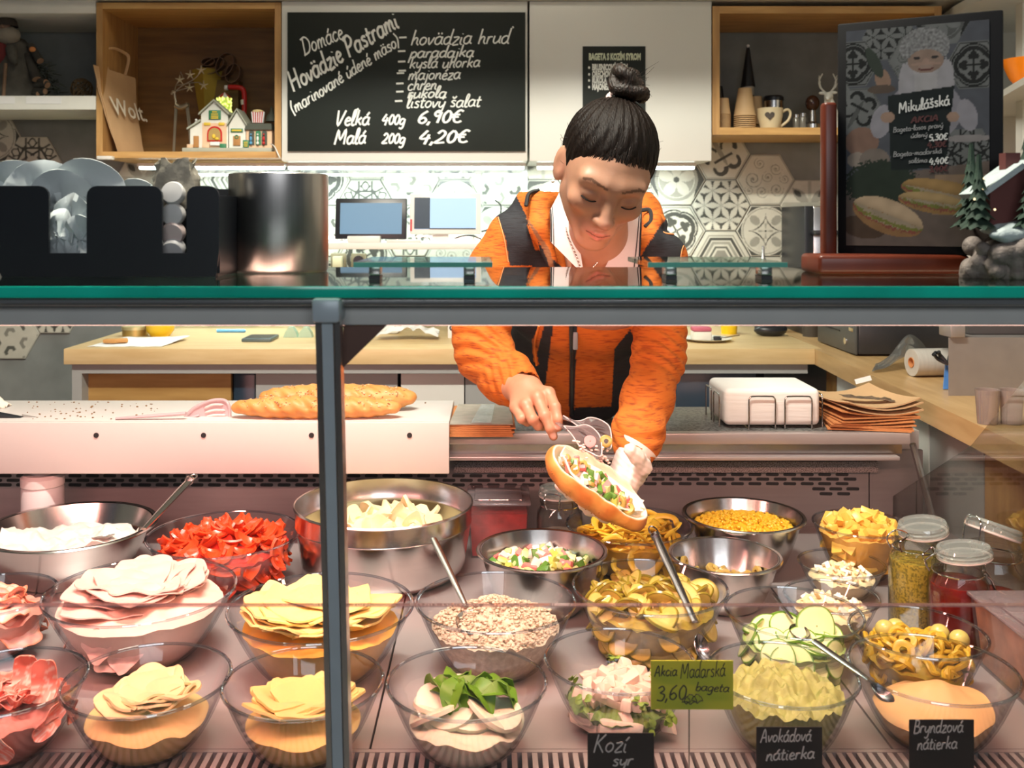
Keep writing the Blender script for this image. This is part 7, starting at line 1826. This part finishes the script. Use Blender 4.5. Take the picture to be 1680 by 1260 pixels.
# left hand body (under the glove) and covered torso / arms
def arm_R(P, k=1.0, ext=0):      # the arm on the picture's left
    return chain(P, HP_([(846, 392, 1.99), (815, 445, 2.0), (789, 545, 1.985), (795, 583, 1.965), (830, 618, 1.90), (852, 634, 1.865)]), [.060*k, .055*k, .052*k, .051*k, .047*k, .040*k], .03)
def arm_L(P, k=1.0):
    return chain(P, HP_([(1082, 425, 1.96), (1086, 480, 1.96), (1083, 545, 1.94), (1080, 590, 1.92), (1062, 655, 1.84), (1046, 712, 1.765), (1041, 742, 1.735)]), [.056*k, .046*k, .045*k, .046*k, .044*k, .041*k, .034*k], .03)
def torso(P, k=0):
    c = Wp(966, 478, 2.06); d = s_ell(P, tuple(c), (.190-k, .115-k, .135-k))
    d = smin(d, s_cone(P, Wp(858, 402, 2.02), Wp(1078, 432, 1.99), .055-k, .052-k), .05)
    d = smin(d, s_ell(P, tuple(Wp(950, 570, 2.20)), (.165-k, .12-k, .17-k)), .07)
    d = smin(d, s_ell(P, tuple(Wp(925, 700, 2.43)), (.185-k, .125-k, .16-k)), .07)
    return d
P = gridP((-.10, 1.68, .78), (.46, 2.60, 1.44), .007)
d = smin(smin(torso(P, .02), arm_R(P, .7), .02), arm_L(P, .7), .02)
V, Q = nets(P, d); join_mb(head, net_mb(V, Q, None, skinc))
per = tag(new_obj('person', None), None)
bpy.data.objects.remove(per)
base = Vector((Wp(940, 600, 2.4).x, 2.40, 0))
M_skin = mat('skin', (.6, .35, .25), .46, vcol=True, var=.06, scale=60, sss=.12, bump=.04, bscale=300)
person = single('person', head, M_skin, 'woman in an orange and black hooded jacket bending over the counter, filling a baguette', 'person', tuple(base), world=True)

# ---------------- jacket
ORG = np.array((.56, .145, .012)); BLK = np.array((.014, .017, .022)); BRN = np.array((.26, .12, .05)); NAV = np.array((.012, .02, .03))
def inpoly(px, py, poly):
    r = np.zeros(len(px), bool); n = len(poly)
    for i in range(n):
        x1, y1 = poly[i]; x2, y2 = poly[(i+1) % n]
        m = ((y1 > py) != (y2 > py)) & (px < (x2-x1)*(py-y1)/(y2-y1+1e-9)+x1); r ^= m
    return r
c3 = lambda l: [(720+x/2.739, 100+y/2.739) for x, y in l]
c5 = lambda l: [(680+x/2.865, 440+y/2.865) for x, y in l]
def jackcol(V):
    px = PX+V[:, 0]*F/V[:, 1]; py = PY+(ZC-V[:, 2])*F/V[:, 1]
    PP = (V[:, 0], V[:, 1], V[:, 2])
    c = np.tile(ORG, (len(V), 1))
    blk = [c3([(246, 667), (345, 600), (395, 700), (400, 730), (470, 850), (560, 935), (600, 1180), (335, 1180), (318, 930), (300, 800)]),
           c3([(990, 745), (1030, 700), (1122, 800), (1085, 875), (1085, 1180), (760, 1180), (780, 900), (905, 880)]),
           c3([(560, 800), (600, 1180), (780, 1180), (780, 800)]),
           c5([(200, 200), (660, 200), (625, 480), (590, 700), (200, 700)]),
           c5([(940, 380), (1052, 240), (1200, 260), (1062, 560), (930, 760), (700, 760), (760, 655), (925, 650)])]
    for b in blk: c[inpoly(px, py, b)] = BLK
    org = [c3([(395, 735), (440, 775), (452, 850), (432, 850)]), c5([(588, 268), (610, 268), (575, 400), (585, 458), (560, 440), (552, 340)]), c3([(905, 640), (992, 715), (960, 800), (900, 850)])]
    for b in org: c[inpoly(px, py, b)] = ORG
    c[inpoly(px, py, c3([(388, 705), (405, 715), (500, 850), (520, 935), (500, 935), (470, 850)]))] = BRN
    c[inpoly(px, py, c5([(736, 180), (765, 180), (752, 700), (726, 700)]))] = NAV
    # sleeves stay orange below the yoke, whatever lies behind them
    aR = arm_R(PP); aL = arm_L(PP); tz_ = torso(PP)
    low = (aR < .014) & (py > 436) & (tz_ > .004); c[low] = ORG
    low = (aL < .014) & (py > 436) & (tz_ > .002); c[low] = ORG
    c[(V[:, 1] > 2.10) & (py < 500)] = ORG
    return c
h = .0030
P = gridP((-.095, 1.69, .80), (.45, 2.60, 1.475), .0062)
P = gridP((-.095, 1.69, .90), (.45, 2.36, 1.475), h)
arms = np.minimum(arm_R(P), arm_L(P)); tt_ = torso(P)
# soft folds in the sleeves
fo = np.zeros_like(arms)
for (p, dr, fq, am, ra) in ((Wp(800, 570, 1.93), (.35, .2, .9), 230, .0040, .09), (Wp(1050, 700, 1.76), (.35, -.3, .88), 300, .0032, .07), (Wp(840, 620, 1.86), (.85, -.3, .4), 300, .0028, .06), (Wp(1085, 575, 1.9), (.3, .2, .9), 240, .0035, .08)):
    ph = (P[0]-p.x)*dr[0]+(P[1]-p.y)*dr[1]+(P[2]-p.z)*dr[2]
    w_ = np.exp(-((P[0]-p.x)**2+(P[1]-p.y)**2+(P[2]-p.z)**2)/(2*(ra*.6)**2))
    fo += am*w_*np.sin(ph*fq+3*np.sin(P[0]*38)+2*np.sin(P[1]*30))
d = smin(arms+fo, tt_+.0022*np.sin(P[0]*70+P[2]*45)*np.sin(P[2]*34), .018)
# hood roll behind the neck and lapels
hood = chain(P, HP_([(852, 352, 1.985), (884, 330, 1.985), (920, 312, 2.03), (985, 318, 2.08), (1050, 345, 2.02), (1076, 368, 1.98)]), [.022, .036, .040, .044, .036, .022], .03)
d = smin(d, hood+.002*np.sin(P[0]*120), .014)
d = smin(d, chain(P, HP_([(884, 335, 1.955), (886, 375, 1.925), (905, 430, 1.925)]), [.024, .020, .012], .02), .012)
d = smin(d, chain(P, HP_([(1070, 362, 1.955), (1068, 400, 1.925), (1058, 440, 1.925)]), [.020, .018, .012], .02), .012)
# opening at the neck, and hollow cuffs
d = smax(d, -s_cone(P, Wp(975, 375, 1.90), Wp(968, 515, 1.86), .088, .012), .008)
d = smax(d, -s_cone(P, Wp(980, 340, 1.93), Wp(985, 430, 1.97), .075, .070), .008)
d = smax(d, -s_cone(P, Wp(852, 634, 1.865), Wp(875, 650, 1.825), .034, .034), .004)
d = smax(d, -s_cone(P, Wp(1041, 746, 1.733), Wp(1036, 775, 1.70), .029, .029), .004)
V, Q = nets(P, d)
jk = net_mb(V, Q, None, jackcol)
M_jack = mat('melange_fleece', (.7, .2, .02), .85, vcol=True, scale=120, col2=(.50, .32, .4), thr=(.50, .70), stretch=(.35, .35, 2.6), bump=.25, bscale=220)
jacket = partw('jacket', jk, M_jack, person)
P = gridP((-.15, 2.25, .70), (.42, 2.62, .98), .008)
d = torso(P); d = np.maximum(d, P[2]-.935)
V, Q = nets(P, d)
partw('jacket_hem', net_mb(V, Q, None, lambda V: np.tile(BLK, (len(V), 1))), M_jack, person)
# zip and seams
def seam(pts, m, r=.0011, nm='seam', n=6): return partw(nm, MB().tube(catmull(HP_(pts), 5), r, n), m, person)
def onjacket(px, py, default=2.0):
    """depth of the jacket surface seen along a ray, found by marching"""
    o = Vector((0, 0, ZC)); dr = (Wp(px, py, 1.0)-o); y = 1.72
    while y < 2.5:
        p = o+dr*y; Pp = (np.array([p.x]), np.array([p.y]), np.array([p.z]))
        v = min(float(arm_R(Pp)[0]), float(arm_L(Pp)[0]), float(torso(Pp)[0]))
        if v < .001: return y
        y += max(.002, v*.7)
    return default
def seamj(pts, m, r, nm='seam', lift=.003):
    q = [(x, y, onjacket(x, y, None)) for x, y in catmull2(pts)]; q = [(x, y, z-lift) for x, y, z in q if z]
    if len(q) < 2: return None
    return partw(nm, MB().tube(HP_(q), r, 6), m, person)
def catmull2(pts, n=5): return [(p.x, p.y) for p in catmull([(x, y, 0) for x, y in pts], n)]
M_stitch = mat('orange_stitch', (.75, .33, .12), .8); M_zip = mat('zip_black', (.02, .03, .035), .4)
seamj([(812, 344), (830, 341), (848, 340)], M_stitch, .0014); seamj([(816, 352), (822, 372), (828, 395), (834, 430)], M_stitch, .0011)
seamj([(1078, 377), (1095, 383), (1112, 385), (1128, 391)], M_stitch, .0014); seamj([(1127, 393), (1119, 410), (1116, 432)], M_stitch, .0011)
seamj([(937, 470), (937, 540), (938, 600), (938, 680)], M_zip, .0042, 'zip')
seamj([(884, 535), (877, 565), (880, 600)], mat('orange_piping', (.80, .24, .03), .7), .0022, 'piping')
pl = Wp(944, 556, onjacket(944, 556)-.008)
partw('zip_puller', MB().rbox(pl.x-.005, pl.x+.005, pl.y-.002, pl.y+.002, pl.z-.022, pl.z+.014, .002), mat('zip_grey', (.22, .26, .28), .4), person)
seam([(863, 338, 1.925), (868, 318, 1.935), (884, 312, 1.945)], M_blackm, .0042, 'hood_loop')
seam([(1052, 345, 1.95), (1066, 345, 1.945), (1068, 362, 1.935), (1058, 372, 1.93)], M_blackm, .0042, 'hood_loop')
# polo collar
def flap(c4, bul, nm='collar'):
    a, b, c_, d_ = HP_(c4)
    def fn(u, v): return (a*(1-u)+b*u)*(1-v)+(d_*(1-u)+c_*u)*v+Vector((0, -bul*math.sin(PI*v)*.6-bul*math.sin(PI*u)*.4, 0))
    return fn
M_polo = mat('polo_white', (.68, .62, .60), .85, var=.05, scale=20, bump=.15, bscale=60)
f1 = flap([(903, 345, 1.905), (932, 288, 1.905), (958, 452, 1.865), (903, 396, 1.885)], .012); partw('collar', MB().sheet(f1, 8, 14, .002), M_polo, person)
f2 = flap([(1034, 352, 1.89), (1052, 338, 1.925), (1048, 452, 1.87), (986, 452, 1.862)], .012); partw('collar', MB().sheet(f2, 8, 14, .002), M_polo, person)
for u0 in (.02, .10): partw('collar_stripe', MB().tube([f1(u0+.0, v/10)+Vector((0, -.0022, 0)) for v in range(0, 11)], .0016 if u0 < .05 else .0008, 6), M_blackm, person)
for u0 in (.98, .84): partw('collar_stripe', MB().tube([f2(u0, v/10)+Vector((0, -.0022, 0)) for v in range(11)], .0019 if u0 > .9 else .0010, 6), M_blackm, person)
# necklace, ear stud
nk_ = catmull(HP_([(926, 352, 1.885), (931, 385, 1.872), (945, 418, 1.862), (957, 447, 1.862), (975, 436, 1.862), (992, 415, 1.872), (1003, 392, 1.89)]), 12)
cb_ = MB()
for i, p in enumerate(nk_): cb_.ell(tuple(p), (.0014, .0014, .0022) if i % 2 else (.0022, .0014, .0012), 6, 4)
partw('necklace', cb_, mat('silver_chain', (.75, .70, .66), .2, 1), person)
# ---------------- hair
P = gridP((-.10, -.12, -.10), (.10, .15, .150), .0021)
hr = s_ell(P, (0, .022, .034), (.0805, .0985, .0885))
zl = .072-(P[1]+.09)*1.02+.008*np.exp(-((P[0]-.012)/.016)**2)*-1+.9*np.clip(np.abs(P[0])-.052, 0, 1)*(P[1] < -.02)-.016*np.exp(-((np.abs(P[0])-.070)/.01)**2)
ear = np.minimum(s_ell(P, (.0785, .010, -.004), (.014, .022, .032)), s_ell(P, (-.0785, .010, -.004), (.014, .022, .032)))
bx_, by_, bz_ = P[0], P[1]-.075, P[2]-.120
az = np.arctan2(P[0], -(P[1]-.075)+.02)
rp_ = np.clip((P[2]-zl)/.035, 0, 1)
hr = hr+rp_*(.0009*np.sin(az*46+3*np.sin(P[2]*40))+.0006*np.sin(az*97+P[1]*60))-.0012+(1-rp_)*.0032
d = smax(hr, zl-P[2], .007); d = smax(d, -ear, .004)
V, Q = nets(P, d)
M_hair = mat('dark_hair', (.010, .006, .004), .50, scale=60, col2=(.030, .013, .008), thr=(.5, .75), bump=.5, bscale=110, stretch=(5, .5, 1.2), spec=.35)
def hairc(V):
    z0 = .072-(V[:, 1]+.09)*1.02-.008*np.exp(-((V[:, 0]-.012)/.016)**2)+.9*np.clip(np.abs(V[:, 0])-.052, 0, 1)*(V[:, 1] < -.02)-.016*np.exp(-((np.abs(V[:, 0])-.070)/.01)**2)
    n_ = np.sin(V[:, 0]*900)*.2
    t_ = np.clip((V[:, 2]-z0-.001+.002*n_)/.010, 0, 1)
    return mixc(np.tile(np.array((.15, .075, .045)), (len(V), 1)), np.array((.009, .005, .0035)), t_)
partw('hair', net_mb(V, Q, HM, hairc), mat('dark_hair_strands', (.010, .006, .004), .5, vcol=True, var=.5, scale=60, bump=.5, bscale=110, stretch=(5, .5, 1.2), spec=.15), person)
r_ = random.Random(21); hb_ = MB()
for k in range(150):
    x0 = r_.uniform(-.062, .064); pts = []
    y0 = -.09
    for it in range(6):
        zz = .072-(y0+.09)*1.02-.008*math.exp(-((x0-.012)/.016)**2)+.9*max(0, abs(x0)-.052)
        qv = 1-(x0/.0765)**2-((zz-.032)/.087)**2; y0 = .020-.0965*math.sqrt(max(.02, qv))
    ln = r_.uniform(.022, .05); st = r_.uniform(-.0045, .002)
    for j in range(7):
        t_ = j/6; z_ = zz+st+ln*t_; x_ = x0*(1-.25*t_)+.002*math.sin(k+3*t_); qv = 1-(x_/.0772)**2-((z_-.032)/.0875)**2; off = .0002+.0036*min(1, t_*1.6)
        if qv < .02: break
        pts.append(tuple(HM @ Vector((x_, .0205-(.0962+off)*math.sqrt(qv), z_))))
    if len(pts) > 3: hb_.tube(pts, [.0003]+[.0007]*(len(pts)-2)+[.0003], 4)
partw('hairline_strands', hb_, mat('dark_hair', (.010, .006, .004), .5, var=.3, spec=.2), person, kind='stuff')
BC = Vector((.004, .083, .128)); P = gridP((BC.x-.05, BC.y-.05, BC.z-.045), (BC.x+.05, BC.y+.05, BC.z+.05), .0018)
d = s_ell(P, tuple(BC), (.026, .024, .024))
for (ax, a0, R_, r_t, off) in ((0, 0, .022, .0115, (0, 0, .002)), (1, 1.1, .020, .011, (.008, 0, .008)), (2, 2.2, .018, .0105, (-.010, 0, .012)), (1, 2.9, .021, .010, (.012, -.004, -.004))):
    A = Rz(a0) @ Rx(.6*ax)
    pts = [BC+Vector(off)+(A @ Vector((R_*math.cos(a), R_*math.sin(a), .003*math.sin(3*a)))) for a in [k*2*PI/14 for k in range(14)]]
    d = smin(d, chain(P, pts, [r_t]*14, .002), .0022)
az = np.arctan2(P[2]-BC.z, P[0]-BC.x); d = d+.0006*np.sin(az*40+P[1]*300)
V, Q = nets(P, d); bun = partw('hair_bun', net_mb(V, Q, HM), M_hair, person)
r_ = random.Random(11); sh_ = MB()
for k in range(46):
    s = r_.choice((-1, 1)); where = r_.random()
    if where < .5: a = BC+Vector((r_.uniform(-.03, .03), 0, r_.uniform(0, .03))); b = a+Vector((r_.uniform(-.01, .035), 0, r_.uniform(-.02, .03)))
    else: a = Vector((s*.074, r_.uniform(-.02, .04), r_.uniform(-.02, .06))); b = a+Vector((s*r_.uniform(.004, .02), 0, r_.uniform(.005, .03)))
    m_ = (a+b)/2+Vector((r_.uniform(-.008, .008), 0, r_.uniform(-.008, .008)))
    sh_.tube([tuple(HM @ p) for p in catmull([a, m_, b], 4)], .00028, 4)
partw('stray_hairs', sh_, M_hair, person, kind='stuff')
partw('hair_tie', MB().ell(tuple(HM @ Vector((-.022, .066, .108))), (.006, .006, .009), 10, 8).tube([tuple(HM @ (BC+Vector((-.0, 0, -.024))+Vector((.022*math.cos(a), .022*math.sin(a), 0)))) for a in [k*2*PI/20 for k in range(20)]], .004, 6, closed=True), mat('pale_pink_tie', (.80, .55, .50), .7), person)
M_lash = mat('lash_dark', (.02, .012, .010), .7)
for s in (-1, 1):
    pts = [Vector((s*.031+q*.0165, -.0898+.0048*abs(q)**2*1.6, -.0058-.0028*(1-q*q)+.001)) for q in (-1, -.6, -.2, .2, .6, 1)]
    partw('eyelash', MB().tube([tuple(HM @ p) for p in catmull(pts, 4)], .0013, 6), M_lash, person)
partw('ear_stud', MB().ell(tuple(HM @ Vector((-.0835, -.004, -.036))), (.0032,)*3, 10, 8), mat('pearl', (.85, .82, .75), .2), person)
# ---------------- trousers
P = gridP((-.14, 2.22, 0.0), (.44, 2.68, .86), .010)
hc = Wp(925, 745, 2.46)
d = s_ell(P, (hc.x, 2.46, .80), (.165, .115, .13))
for s in (-1, 1): d = smin(d, chain(P, [(hc.x+s*.085, 2.46, .75), (hc.x+s*.10, 2.44, .42), (hc.x+s*.10, 2.47, .09)], [.085, .058, .045], .03), .03)
V, Q = nets(P, d); partw('trousers', net_mb(V, Q), mat('dark_denim', (.02, .03, .05), .8), person)
for s in (-1, 1): partw('shoe', MB().rbox(hc.x+s*.10-.045, hc.x+s*.10+.045, 2.28, 2.54, 0, .08, .03, 4), M_blackm, person)
# ---------------- gloved hand
P0 = Wp(1000, 795, 1.68); P = gridP((P0.x-.105, P0.y-.085, P0.z-.07), (P0.x+.075, P0.y+.085, P0.z+.085), .0021)
d = chain(P, HP_([(1040, 738, 1.735), (1034, 765, 1.715), (1020, 790, 1.70)]), [.030, .029, .030], .01)
d = smin(d, s_ell(P, tuple(Wp(1008, 800, 1.70)), (.036, .020, .026)), .012)
for pts, rs in (([(1005, 805, 1.70), (968, 822, 1.668), (938, 810, 1.648), (919, 797, 1.640)], [.014, .0115, .0105, .0092]),
                ([(1008, 812, 1.70), (990, 838, 1.664), (968, 836, 1.645), (957, 828, 1.638)], [.014, .0115, .0105, .0092]),
                ([(1015, 815, 1.70), (1010, 846, 1.664), (992, 848, 1.645), (982, 842, 1.638)], [.013, .0108, .010, .0088]),
                ([(1024, 812, 1.70), (1026, 840, 1.672), (1014, 848, 1.650), (1004, 848, 1.642)], [.012, .0095, .0088, .0080])):
    d = smin(d, chain(P, HP_(pts), rs, .004), .0035)
d = smin(d, chain(P, HP_([(1042, 782, 1.71), (1056, 766, 1.672), (1044, 748, 1.650), (1034, 738, 1.640)]), [.017, .0135, .0125, .0110], .005), .005)
d = d+.0009*np.sin(P[0]*420+P[2]*200)*np.sin(P[2]*380)
V, Q = nets(P, d); partw('glove', net_mb(V, Q), mat('white_latex', (.84, .74, .68), .45, var=.06, sss=.1), person)
partw('glove_cuff', MB().tube(HP_([(1040, 742, 1.734), (1046, 732, 1.738)]), [.032, .037], 24, caps=False), mat('white_latex', (.84, .74, .68), .45), person)

# ================================================================== baguette being filled
CS = Wp(978, 797, 1.607); ax_ = Vector((.81, .10, -.57)).normalized(); pp = Vector((.575, 0, .818)); pp = (pp-ax_*pp.dot(ax_)).normalized(); yy = ax_.cross(pp).normalized()
if yy.y > 0: yy = -yy
oo = (pp*.86+yy*.50).normalized(); qq = ax_.cross(oo).normalized()
if qq.z < 0: qq = -qq
SM = Matrix(((ax_.x, qq.x, oo.x, CS.x), (ax_.y, qq.y, oo.y, CS.y), (ax_.z, qq.z, oo.z, CS.z), (0, 0, 0, 1)))
P = gridP((-.11, -.07, -.06), (.11, .07, .06), .0019)
u = P[0]; tw_ = 1-.12*(u < 0)*(u/.1)**2
q_ = np.clip(1-np.abs(u/.0985)**2.6, 0, 1)**.5+1e-3
out = (np.sqrt((P[1]/(.046))**2+(P[2]/.036)**2)/q_-1)*.036*q_
out = np.maximum(out, np.abs(u)-.0985)
out = smin(out, s_ell(P, (.084, -.010, -.004), (.018, .020, .018)), .012)
dist_out = out
inn = np.sqrt(((P[1]-.002)/.0385)**2+((P[2]-.024)/.036)**2+(u/.094)**4)-1
inn = inn*.034
d = smax(out+.0010*np.sin(u*150)*np.sin(P[1]*120), -inn, .004)
V, Q = nets(P, d)
def breadc(V):
    Pp = (V[:, 0], V[:, 1], V[:, 2]); q2_ = np.clip(1-np.abs(V[:, 0]/.0985)**2.6, 0, 1)**.5+1e-3
    o_ = (np.sqrt((V[:, 1]/.046)**2+(V[:, 2]/.036)**2)/q2_-1)
    ii = np.sqrt(((V[:, 1]-.002)/.0385)**2+((V[:, 2]-.024)/.036)**2+(V[:, 0]/.094)**4)-1
    t_ = np.clip((.10-ii)/.06, 0, 1)
    n_ = np.array([noise.noise((a*38, b*38, c_*38)) for a, b, c_ in V])
    crust = mixc(np.tile(np.array((.72, .34, .08)), (len(V), 1)), np.array((.55, .19, .035)), np.clip(.5+n_*1.3, 0, 1))
    knob = np.exp(-(((V[:, 0]-.096)/.012)**2)); crust = mixc(crust, np.array((.32, .10, .03)), knob*.8)
    cream = mixc(np.tile(np.array((.90, .80, .62)), (len(V), 1)), np.array((.85, .62, .36)), np.clip(n_, 0, 1)*.5)
    return mixc(crust, cream, t_)
sw = thing('filled_baguette', 'split baguette with a colourful salad filling held in a gloved hand', 'sandwich', tuple(CS))
partw('bread', net_mb(V, Q, SM, breadc), mat('baguette_bread', (.7, .4, .2), .5, vcol=True, var=.12, scale=60, bump=.2, bscale=120), sw)
partw('cream_layer', MB().sheet(lambda u, v: tuple(SM @ Vector(((u-.5)*.160, (v-.5)*.058*math.sin(PI*min(.97, max(.03, u)))**.4, -.002+.010*abs(2*v-1)**2+.014*abs(2*u-1)**3+.0025*noise.noise((u*9, v*5, 0))))), 24, 10, .003), mat('sandwich_cream', (.92, .84, .72), .5, var=.04, sss=.1), sw)
r_ = random.Random(17)
fm = ch+[om[0], om[0]]
pz = [gk[1]]
for k in range(74):
    u = r_.uniform(-.072, .066); v = r_.uniform(-.024, .020)*(1-abs(u/.1)**2)
    if u > .01 and v > .004 and r_.random() < .75: continue
    o = new_obj('filling_piece', r_.choice(fm), sw); s = r_.uniform(.65, 1.0)
    p = SM @ Vector((u, v, .006+r_.uniform(0, .012)*(1-abs(u/.09))))
    o.location = p-CS; o.scale = (s, s, s); o.rotation_euler = (r_.uniform(0, 6), r_.uniform(0, 6), r_.uniform(0, 6))
sd = MB()
for k in range(120):
    u = r_.uniform(-.088, .088); a = r_.uniform(PI*1.02, PI*1.62); q2_ = max(0, 1-abs(u/.0985)**2.6)**.5
    p = Vector((u, .0462*q2_*math.cos(a), .0362*q2_*math.sin(a))); sd.ell((0, 0, 0), (.0016, .0010, .0007), 5, 4, M=SM @ T(*p) @ Rz(r_.uniform(0, 6)))
partw('seeds', sd, mat('seed_mix2', (.50, .24, .06), .7, var=.6, scale=300), sw, kind='stuff')

# ---------------- clear plastic tongs
G_tong = glass('tong_plastic', (.86, .80, .80), (.46, .40, .42), base=.16, gain=.55, pw=1.4, epw=1.2, rough=.06, density=.14)
tg = thing('serving_tongs', 'clear plastic slotted tongs gripped in the right hand', 'tongs', Wp(925, 695, 1.70))
M_tedge = mat('tong_edge', (.62, .52, .52), .15, spec=1)
def tong(pts, neck, Y0, Y1, hand, slots):
    poly = [Wp(x, y, Y0+(Y1-Y0)*max(0, min(1, (y-690)/50))) for x, y in pts]
    c = sum(poly, Vector())/len(poly); b = MB(); n = len(poly)
    vs = [tuple(p) for p in poly]+[tuple(c+Vector((0, .004, 0)))]+[tuple(p+Vector((0, .0022, 0))) for p in poly]+[tuple(c+Vector((0, .0062, 0)))]
    fs = [(i, (i+1) % n, n) for i in range(n)]+[(n+1+(i+1) % n, n+1+i, 2*n+1) for i in range(n)]+[((i+1) % n, i, n+1+i, n+1+(i+1) % n) for i in range(n)]
    b.add(vs, fs); partw('slotted_head', b, G_tong, tg)
    partw('head_rim', MB().tube([tuple(p) for p in catmull(poly+[poly[0]], 4)], .0012, 6), M_tedge, tg)
    partw('arm', MB().tube(catmull([poly[0].lerp(poly[-1], .5), Wp(*neck), Wp(*hand)], 5), [.0045]*11, 8, flat=.5), G_tong, tg)
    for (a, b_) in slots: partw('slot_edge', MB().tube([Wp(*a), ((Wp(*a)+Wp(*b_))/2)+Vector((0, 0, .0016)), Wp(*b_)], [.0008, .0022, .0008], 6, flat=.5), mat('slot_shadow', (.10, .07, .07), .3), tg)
tong([(925, 699), (944, 700), (962, 697), (978, 707), (986, 722), (986, 748), (968, 742), (952, 733), (938, 713)], (915, 694, 1.715), 1.70, 1.63, (890, 676, 1.775), [((948, 706, 1.68), (966, 716, 1.665)), ((953, 716, 1.67), (974, 730, 1.65))])
tong([(924, 682), (940, 690), (954, 690), (968, 685), (985, 689), (999, 699), (1003, 716), (1002, 736), (992, 732), (975, 716), (950, 700)], (912, 680, 1.735), 1.72, 1.66, (888, 664, 1.795), [((968, 697, 1.705), (992, 702, 1.70)), ((975, 706, 1.70), (998, 714, 1.69))])
o = new_obj('olive_ring', om[1]); o.location = Wp(994, 724, 1.655); o.rotation_euler = (1.3, .2, 0); tag(o, 'single olive ring caught between the clear tongs', 'olive')
o = new_obj('radish_slice', disc_mesh('radish_slice', mat('radish_pink', (.80, .30, .30), .4), .010, .003, 2)); o.location = Wp(968, 724, 1.635); o.rotation_euler = (1.2, .3, 0); tag(o, 'thin pink radish slice caught in the clear tongs', 'radish')
rb = MB()
for k in range(110):
    x, y = r_.uniform(940, 1000), r_.uniform(722, 760)
    if y < 722+(x-940)*.25: continue
    rb.ell(tuple(Wp(x, y, 1.625+r_.uniform(-.004, .012)+(x-940)*.0004)), (.0030, .0022, .0020), 6, 4, jit=.2, seed=k)
single('crumbled_cheese', rb, mat('pink_crumble', (.86, .66, .60), .6), 'pale crumbled filling falling from the tongs onto the baguette', 'filling', tuple(Wp(970, 740, 1.63)), world=True, kind='stuff')
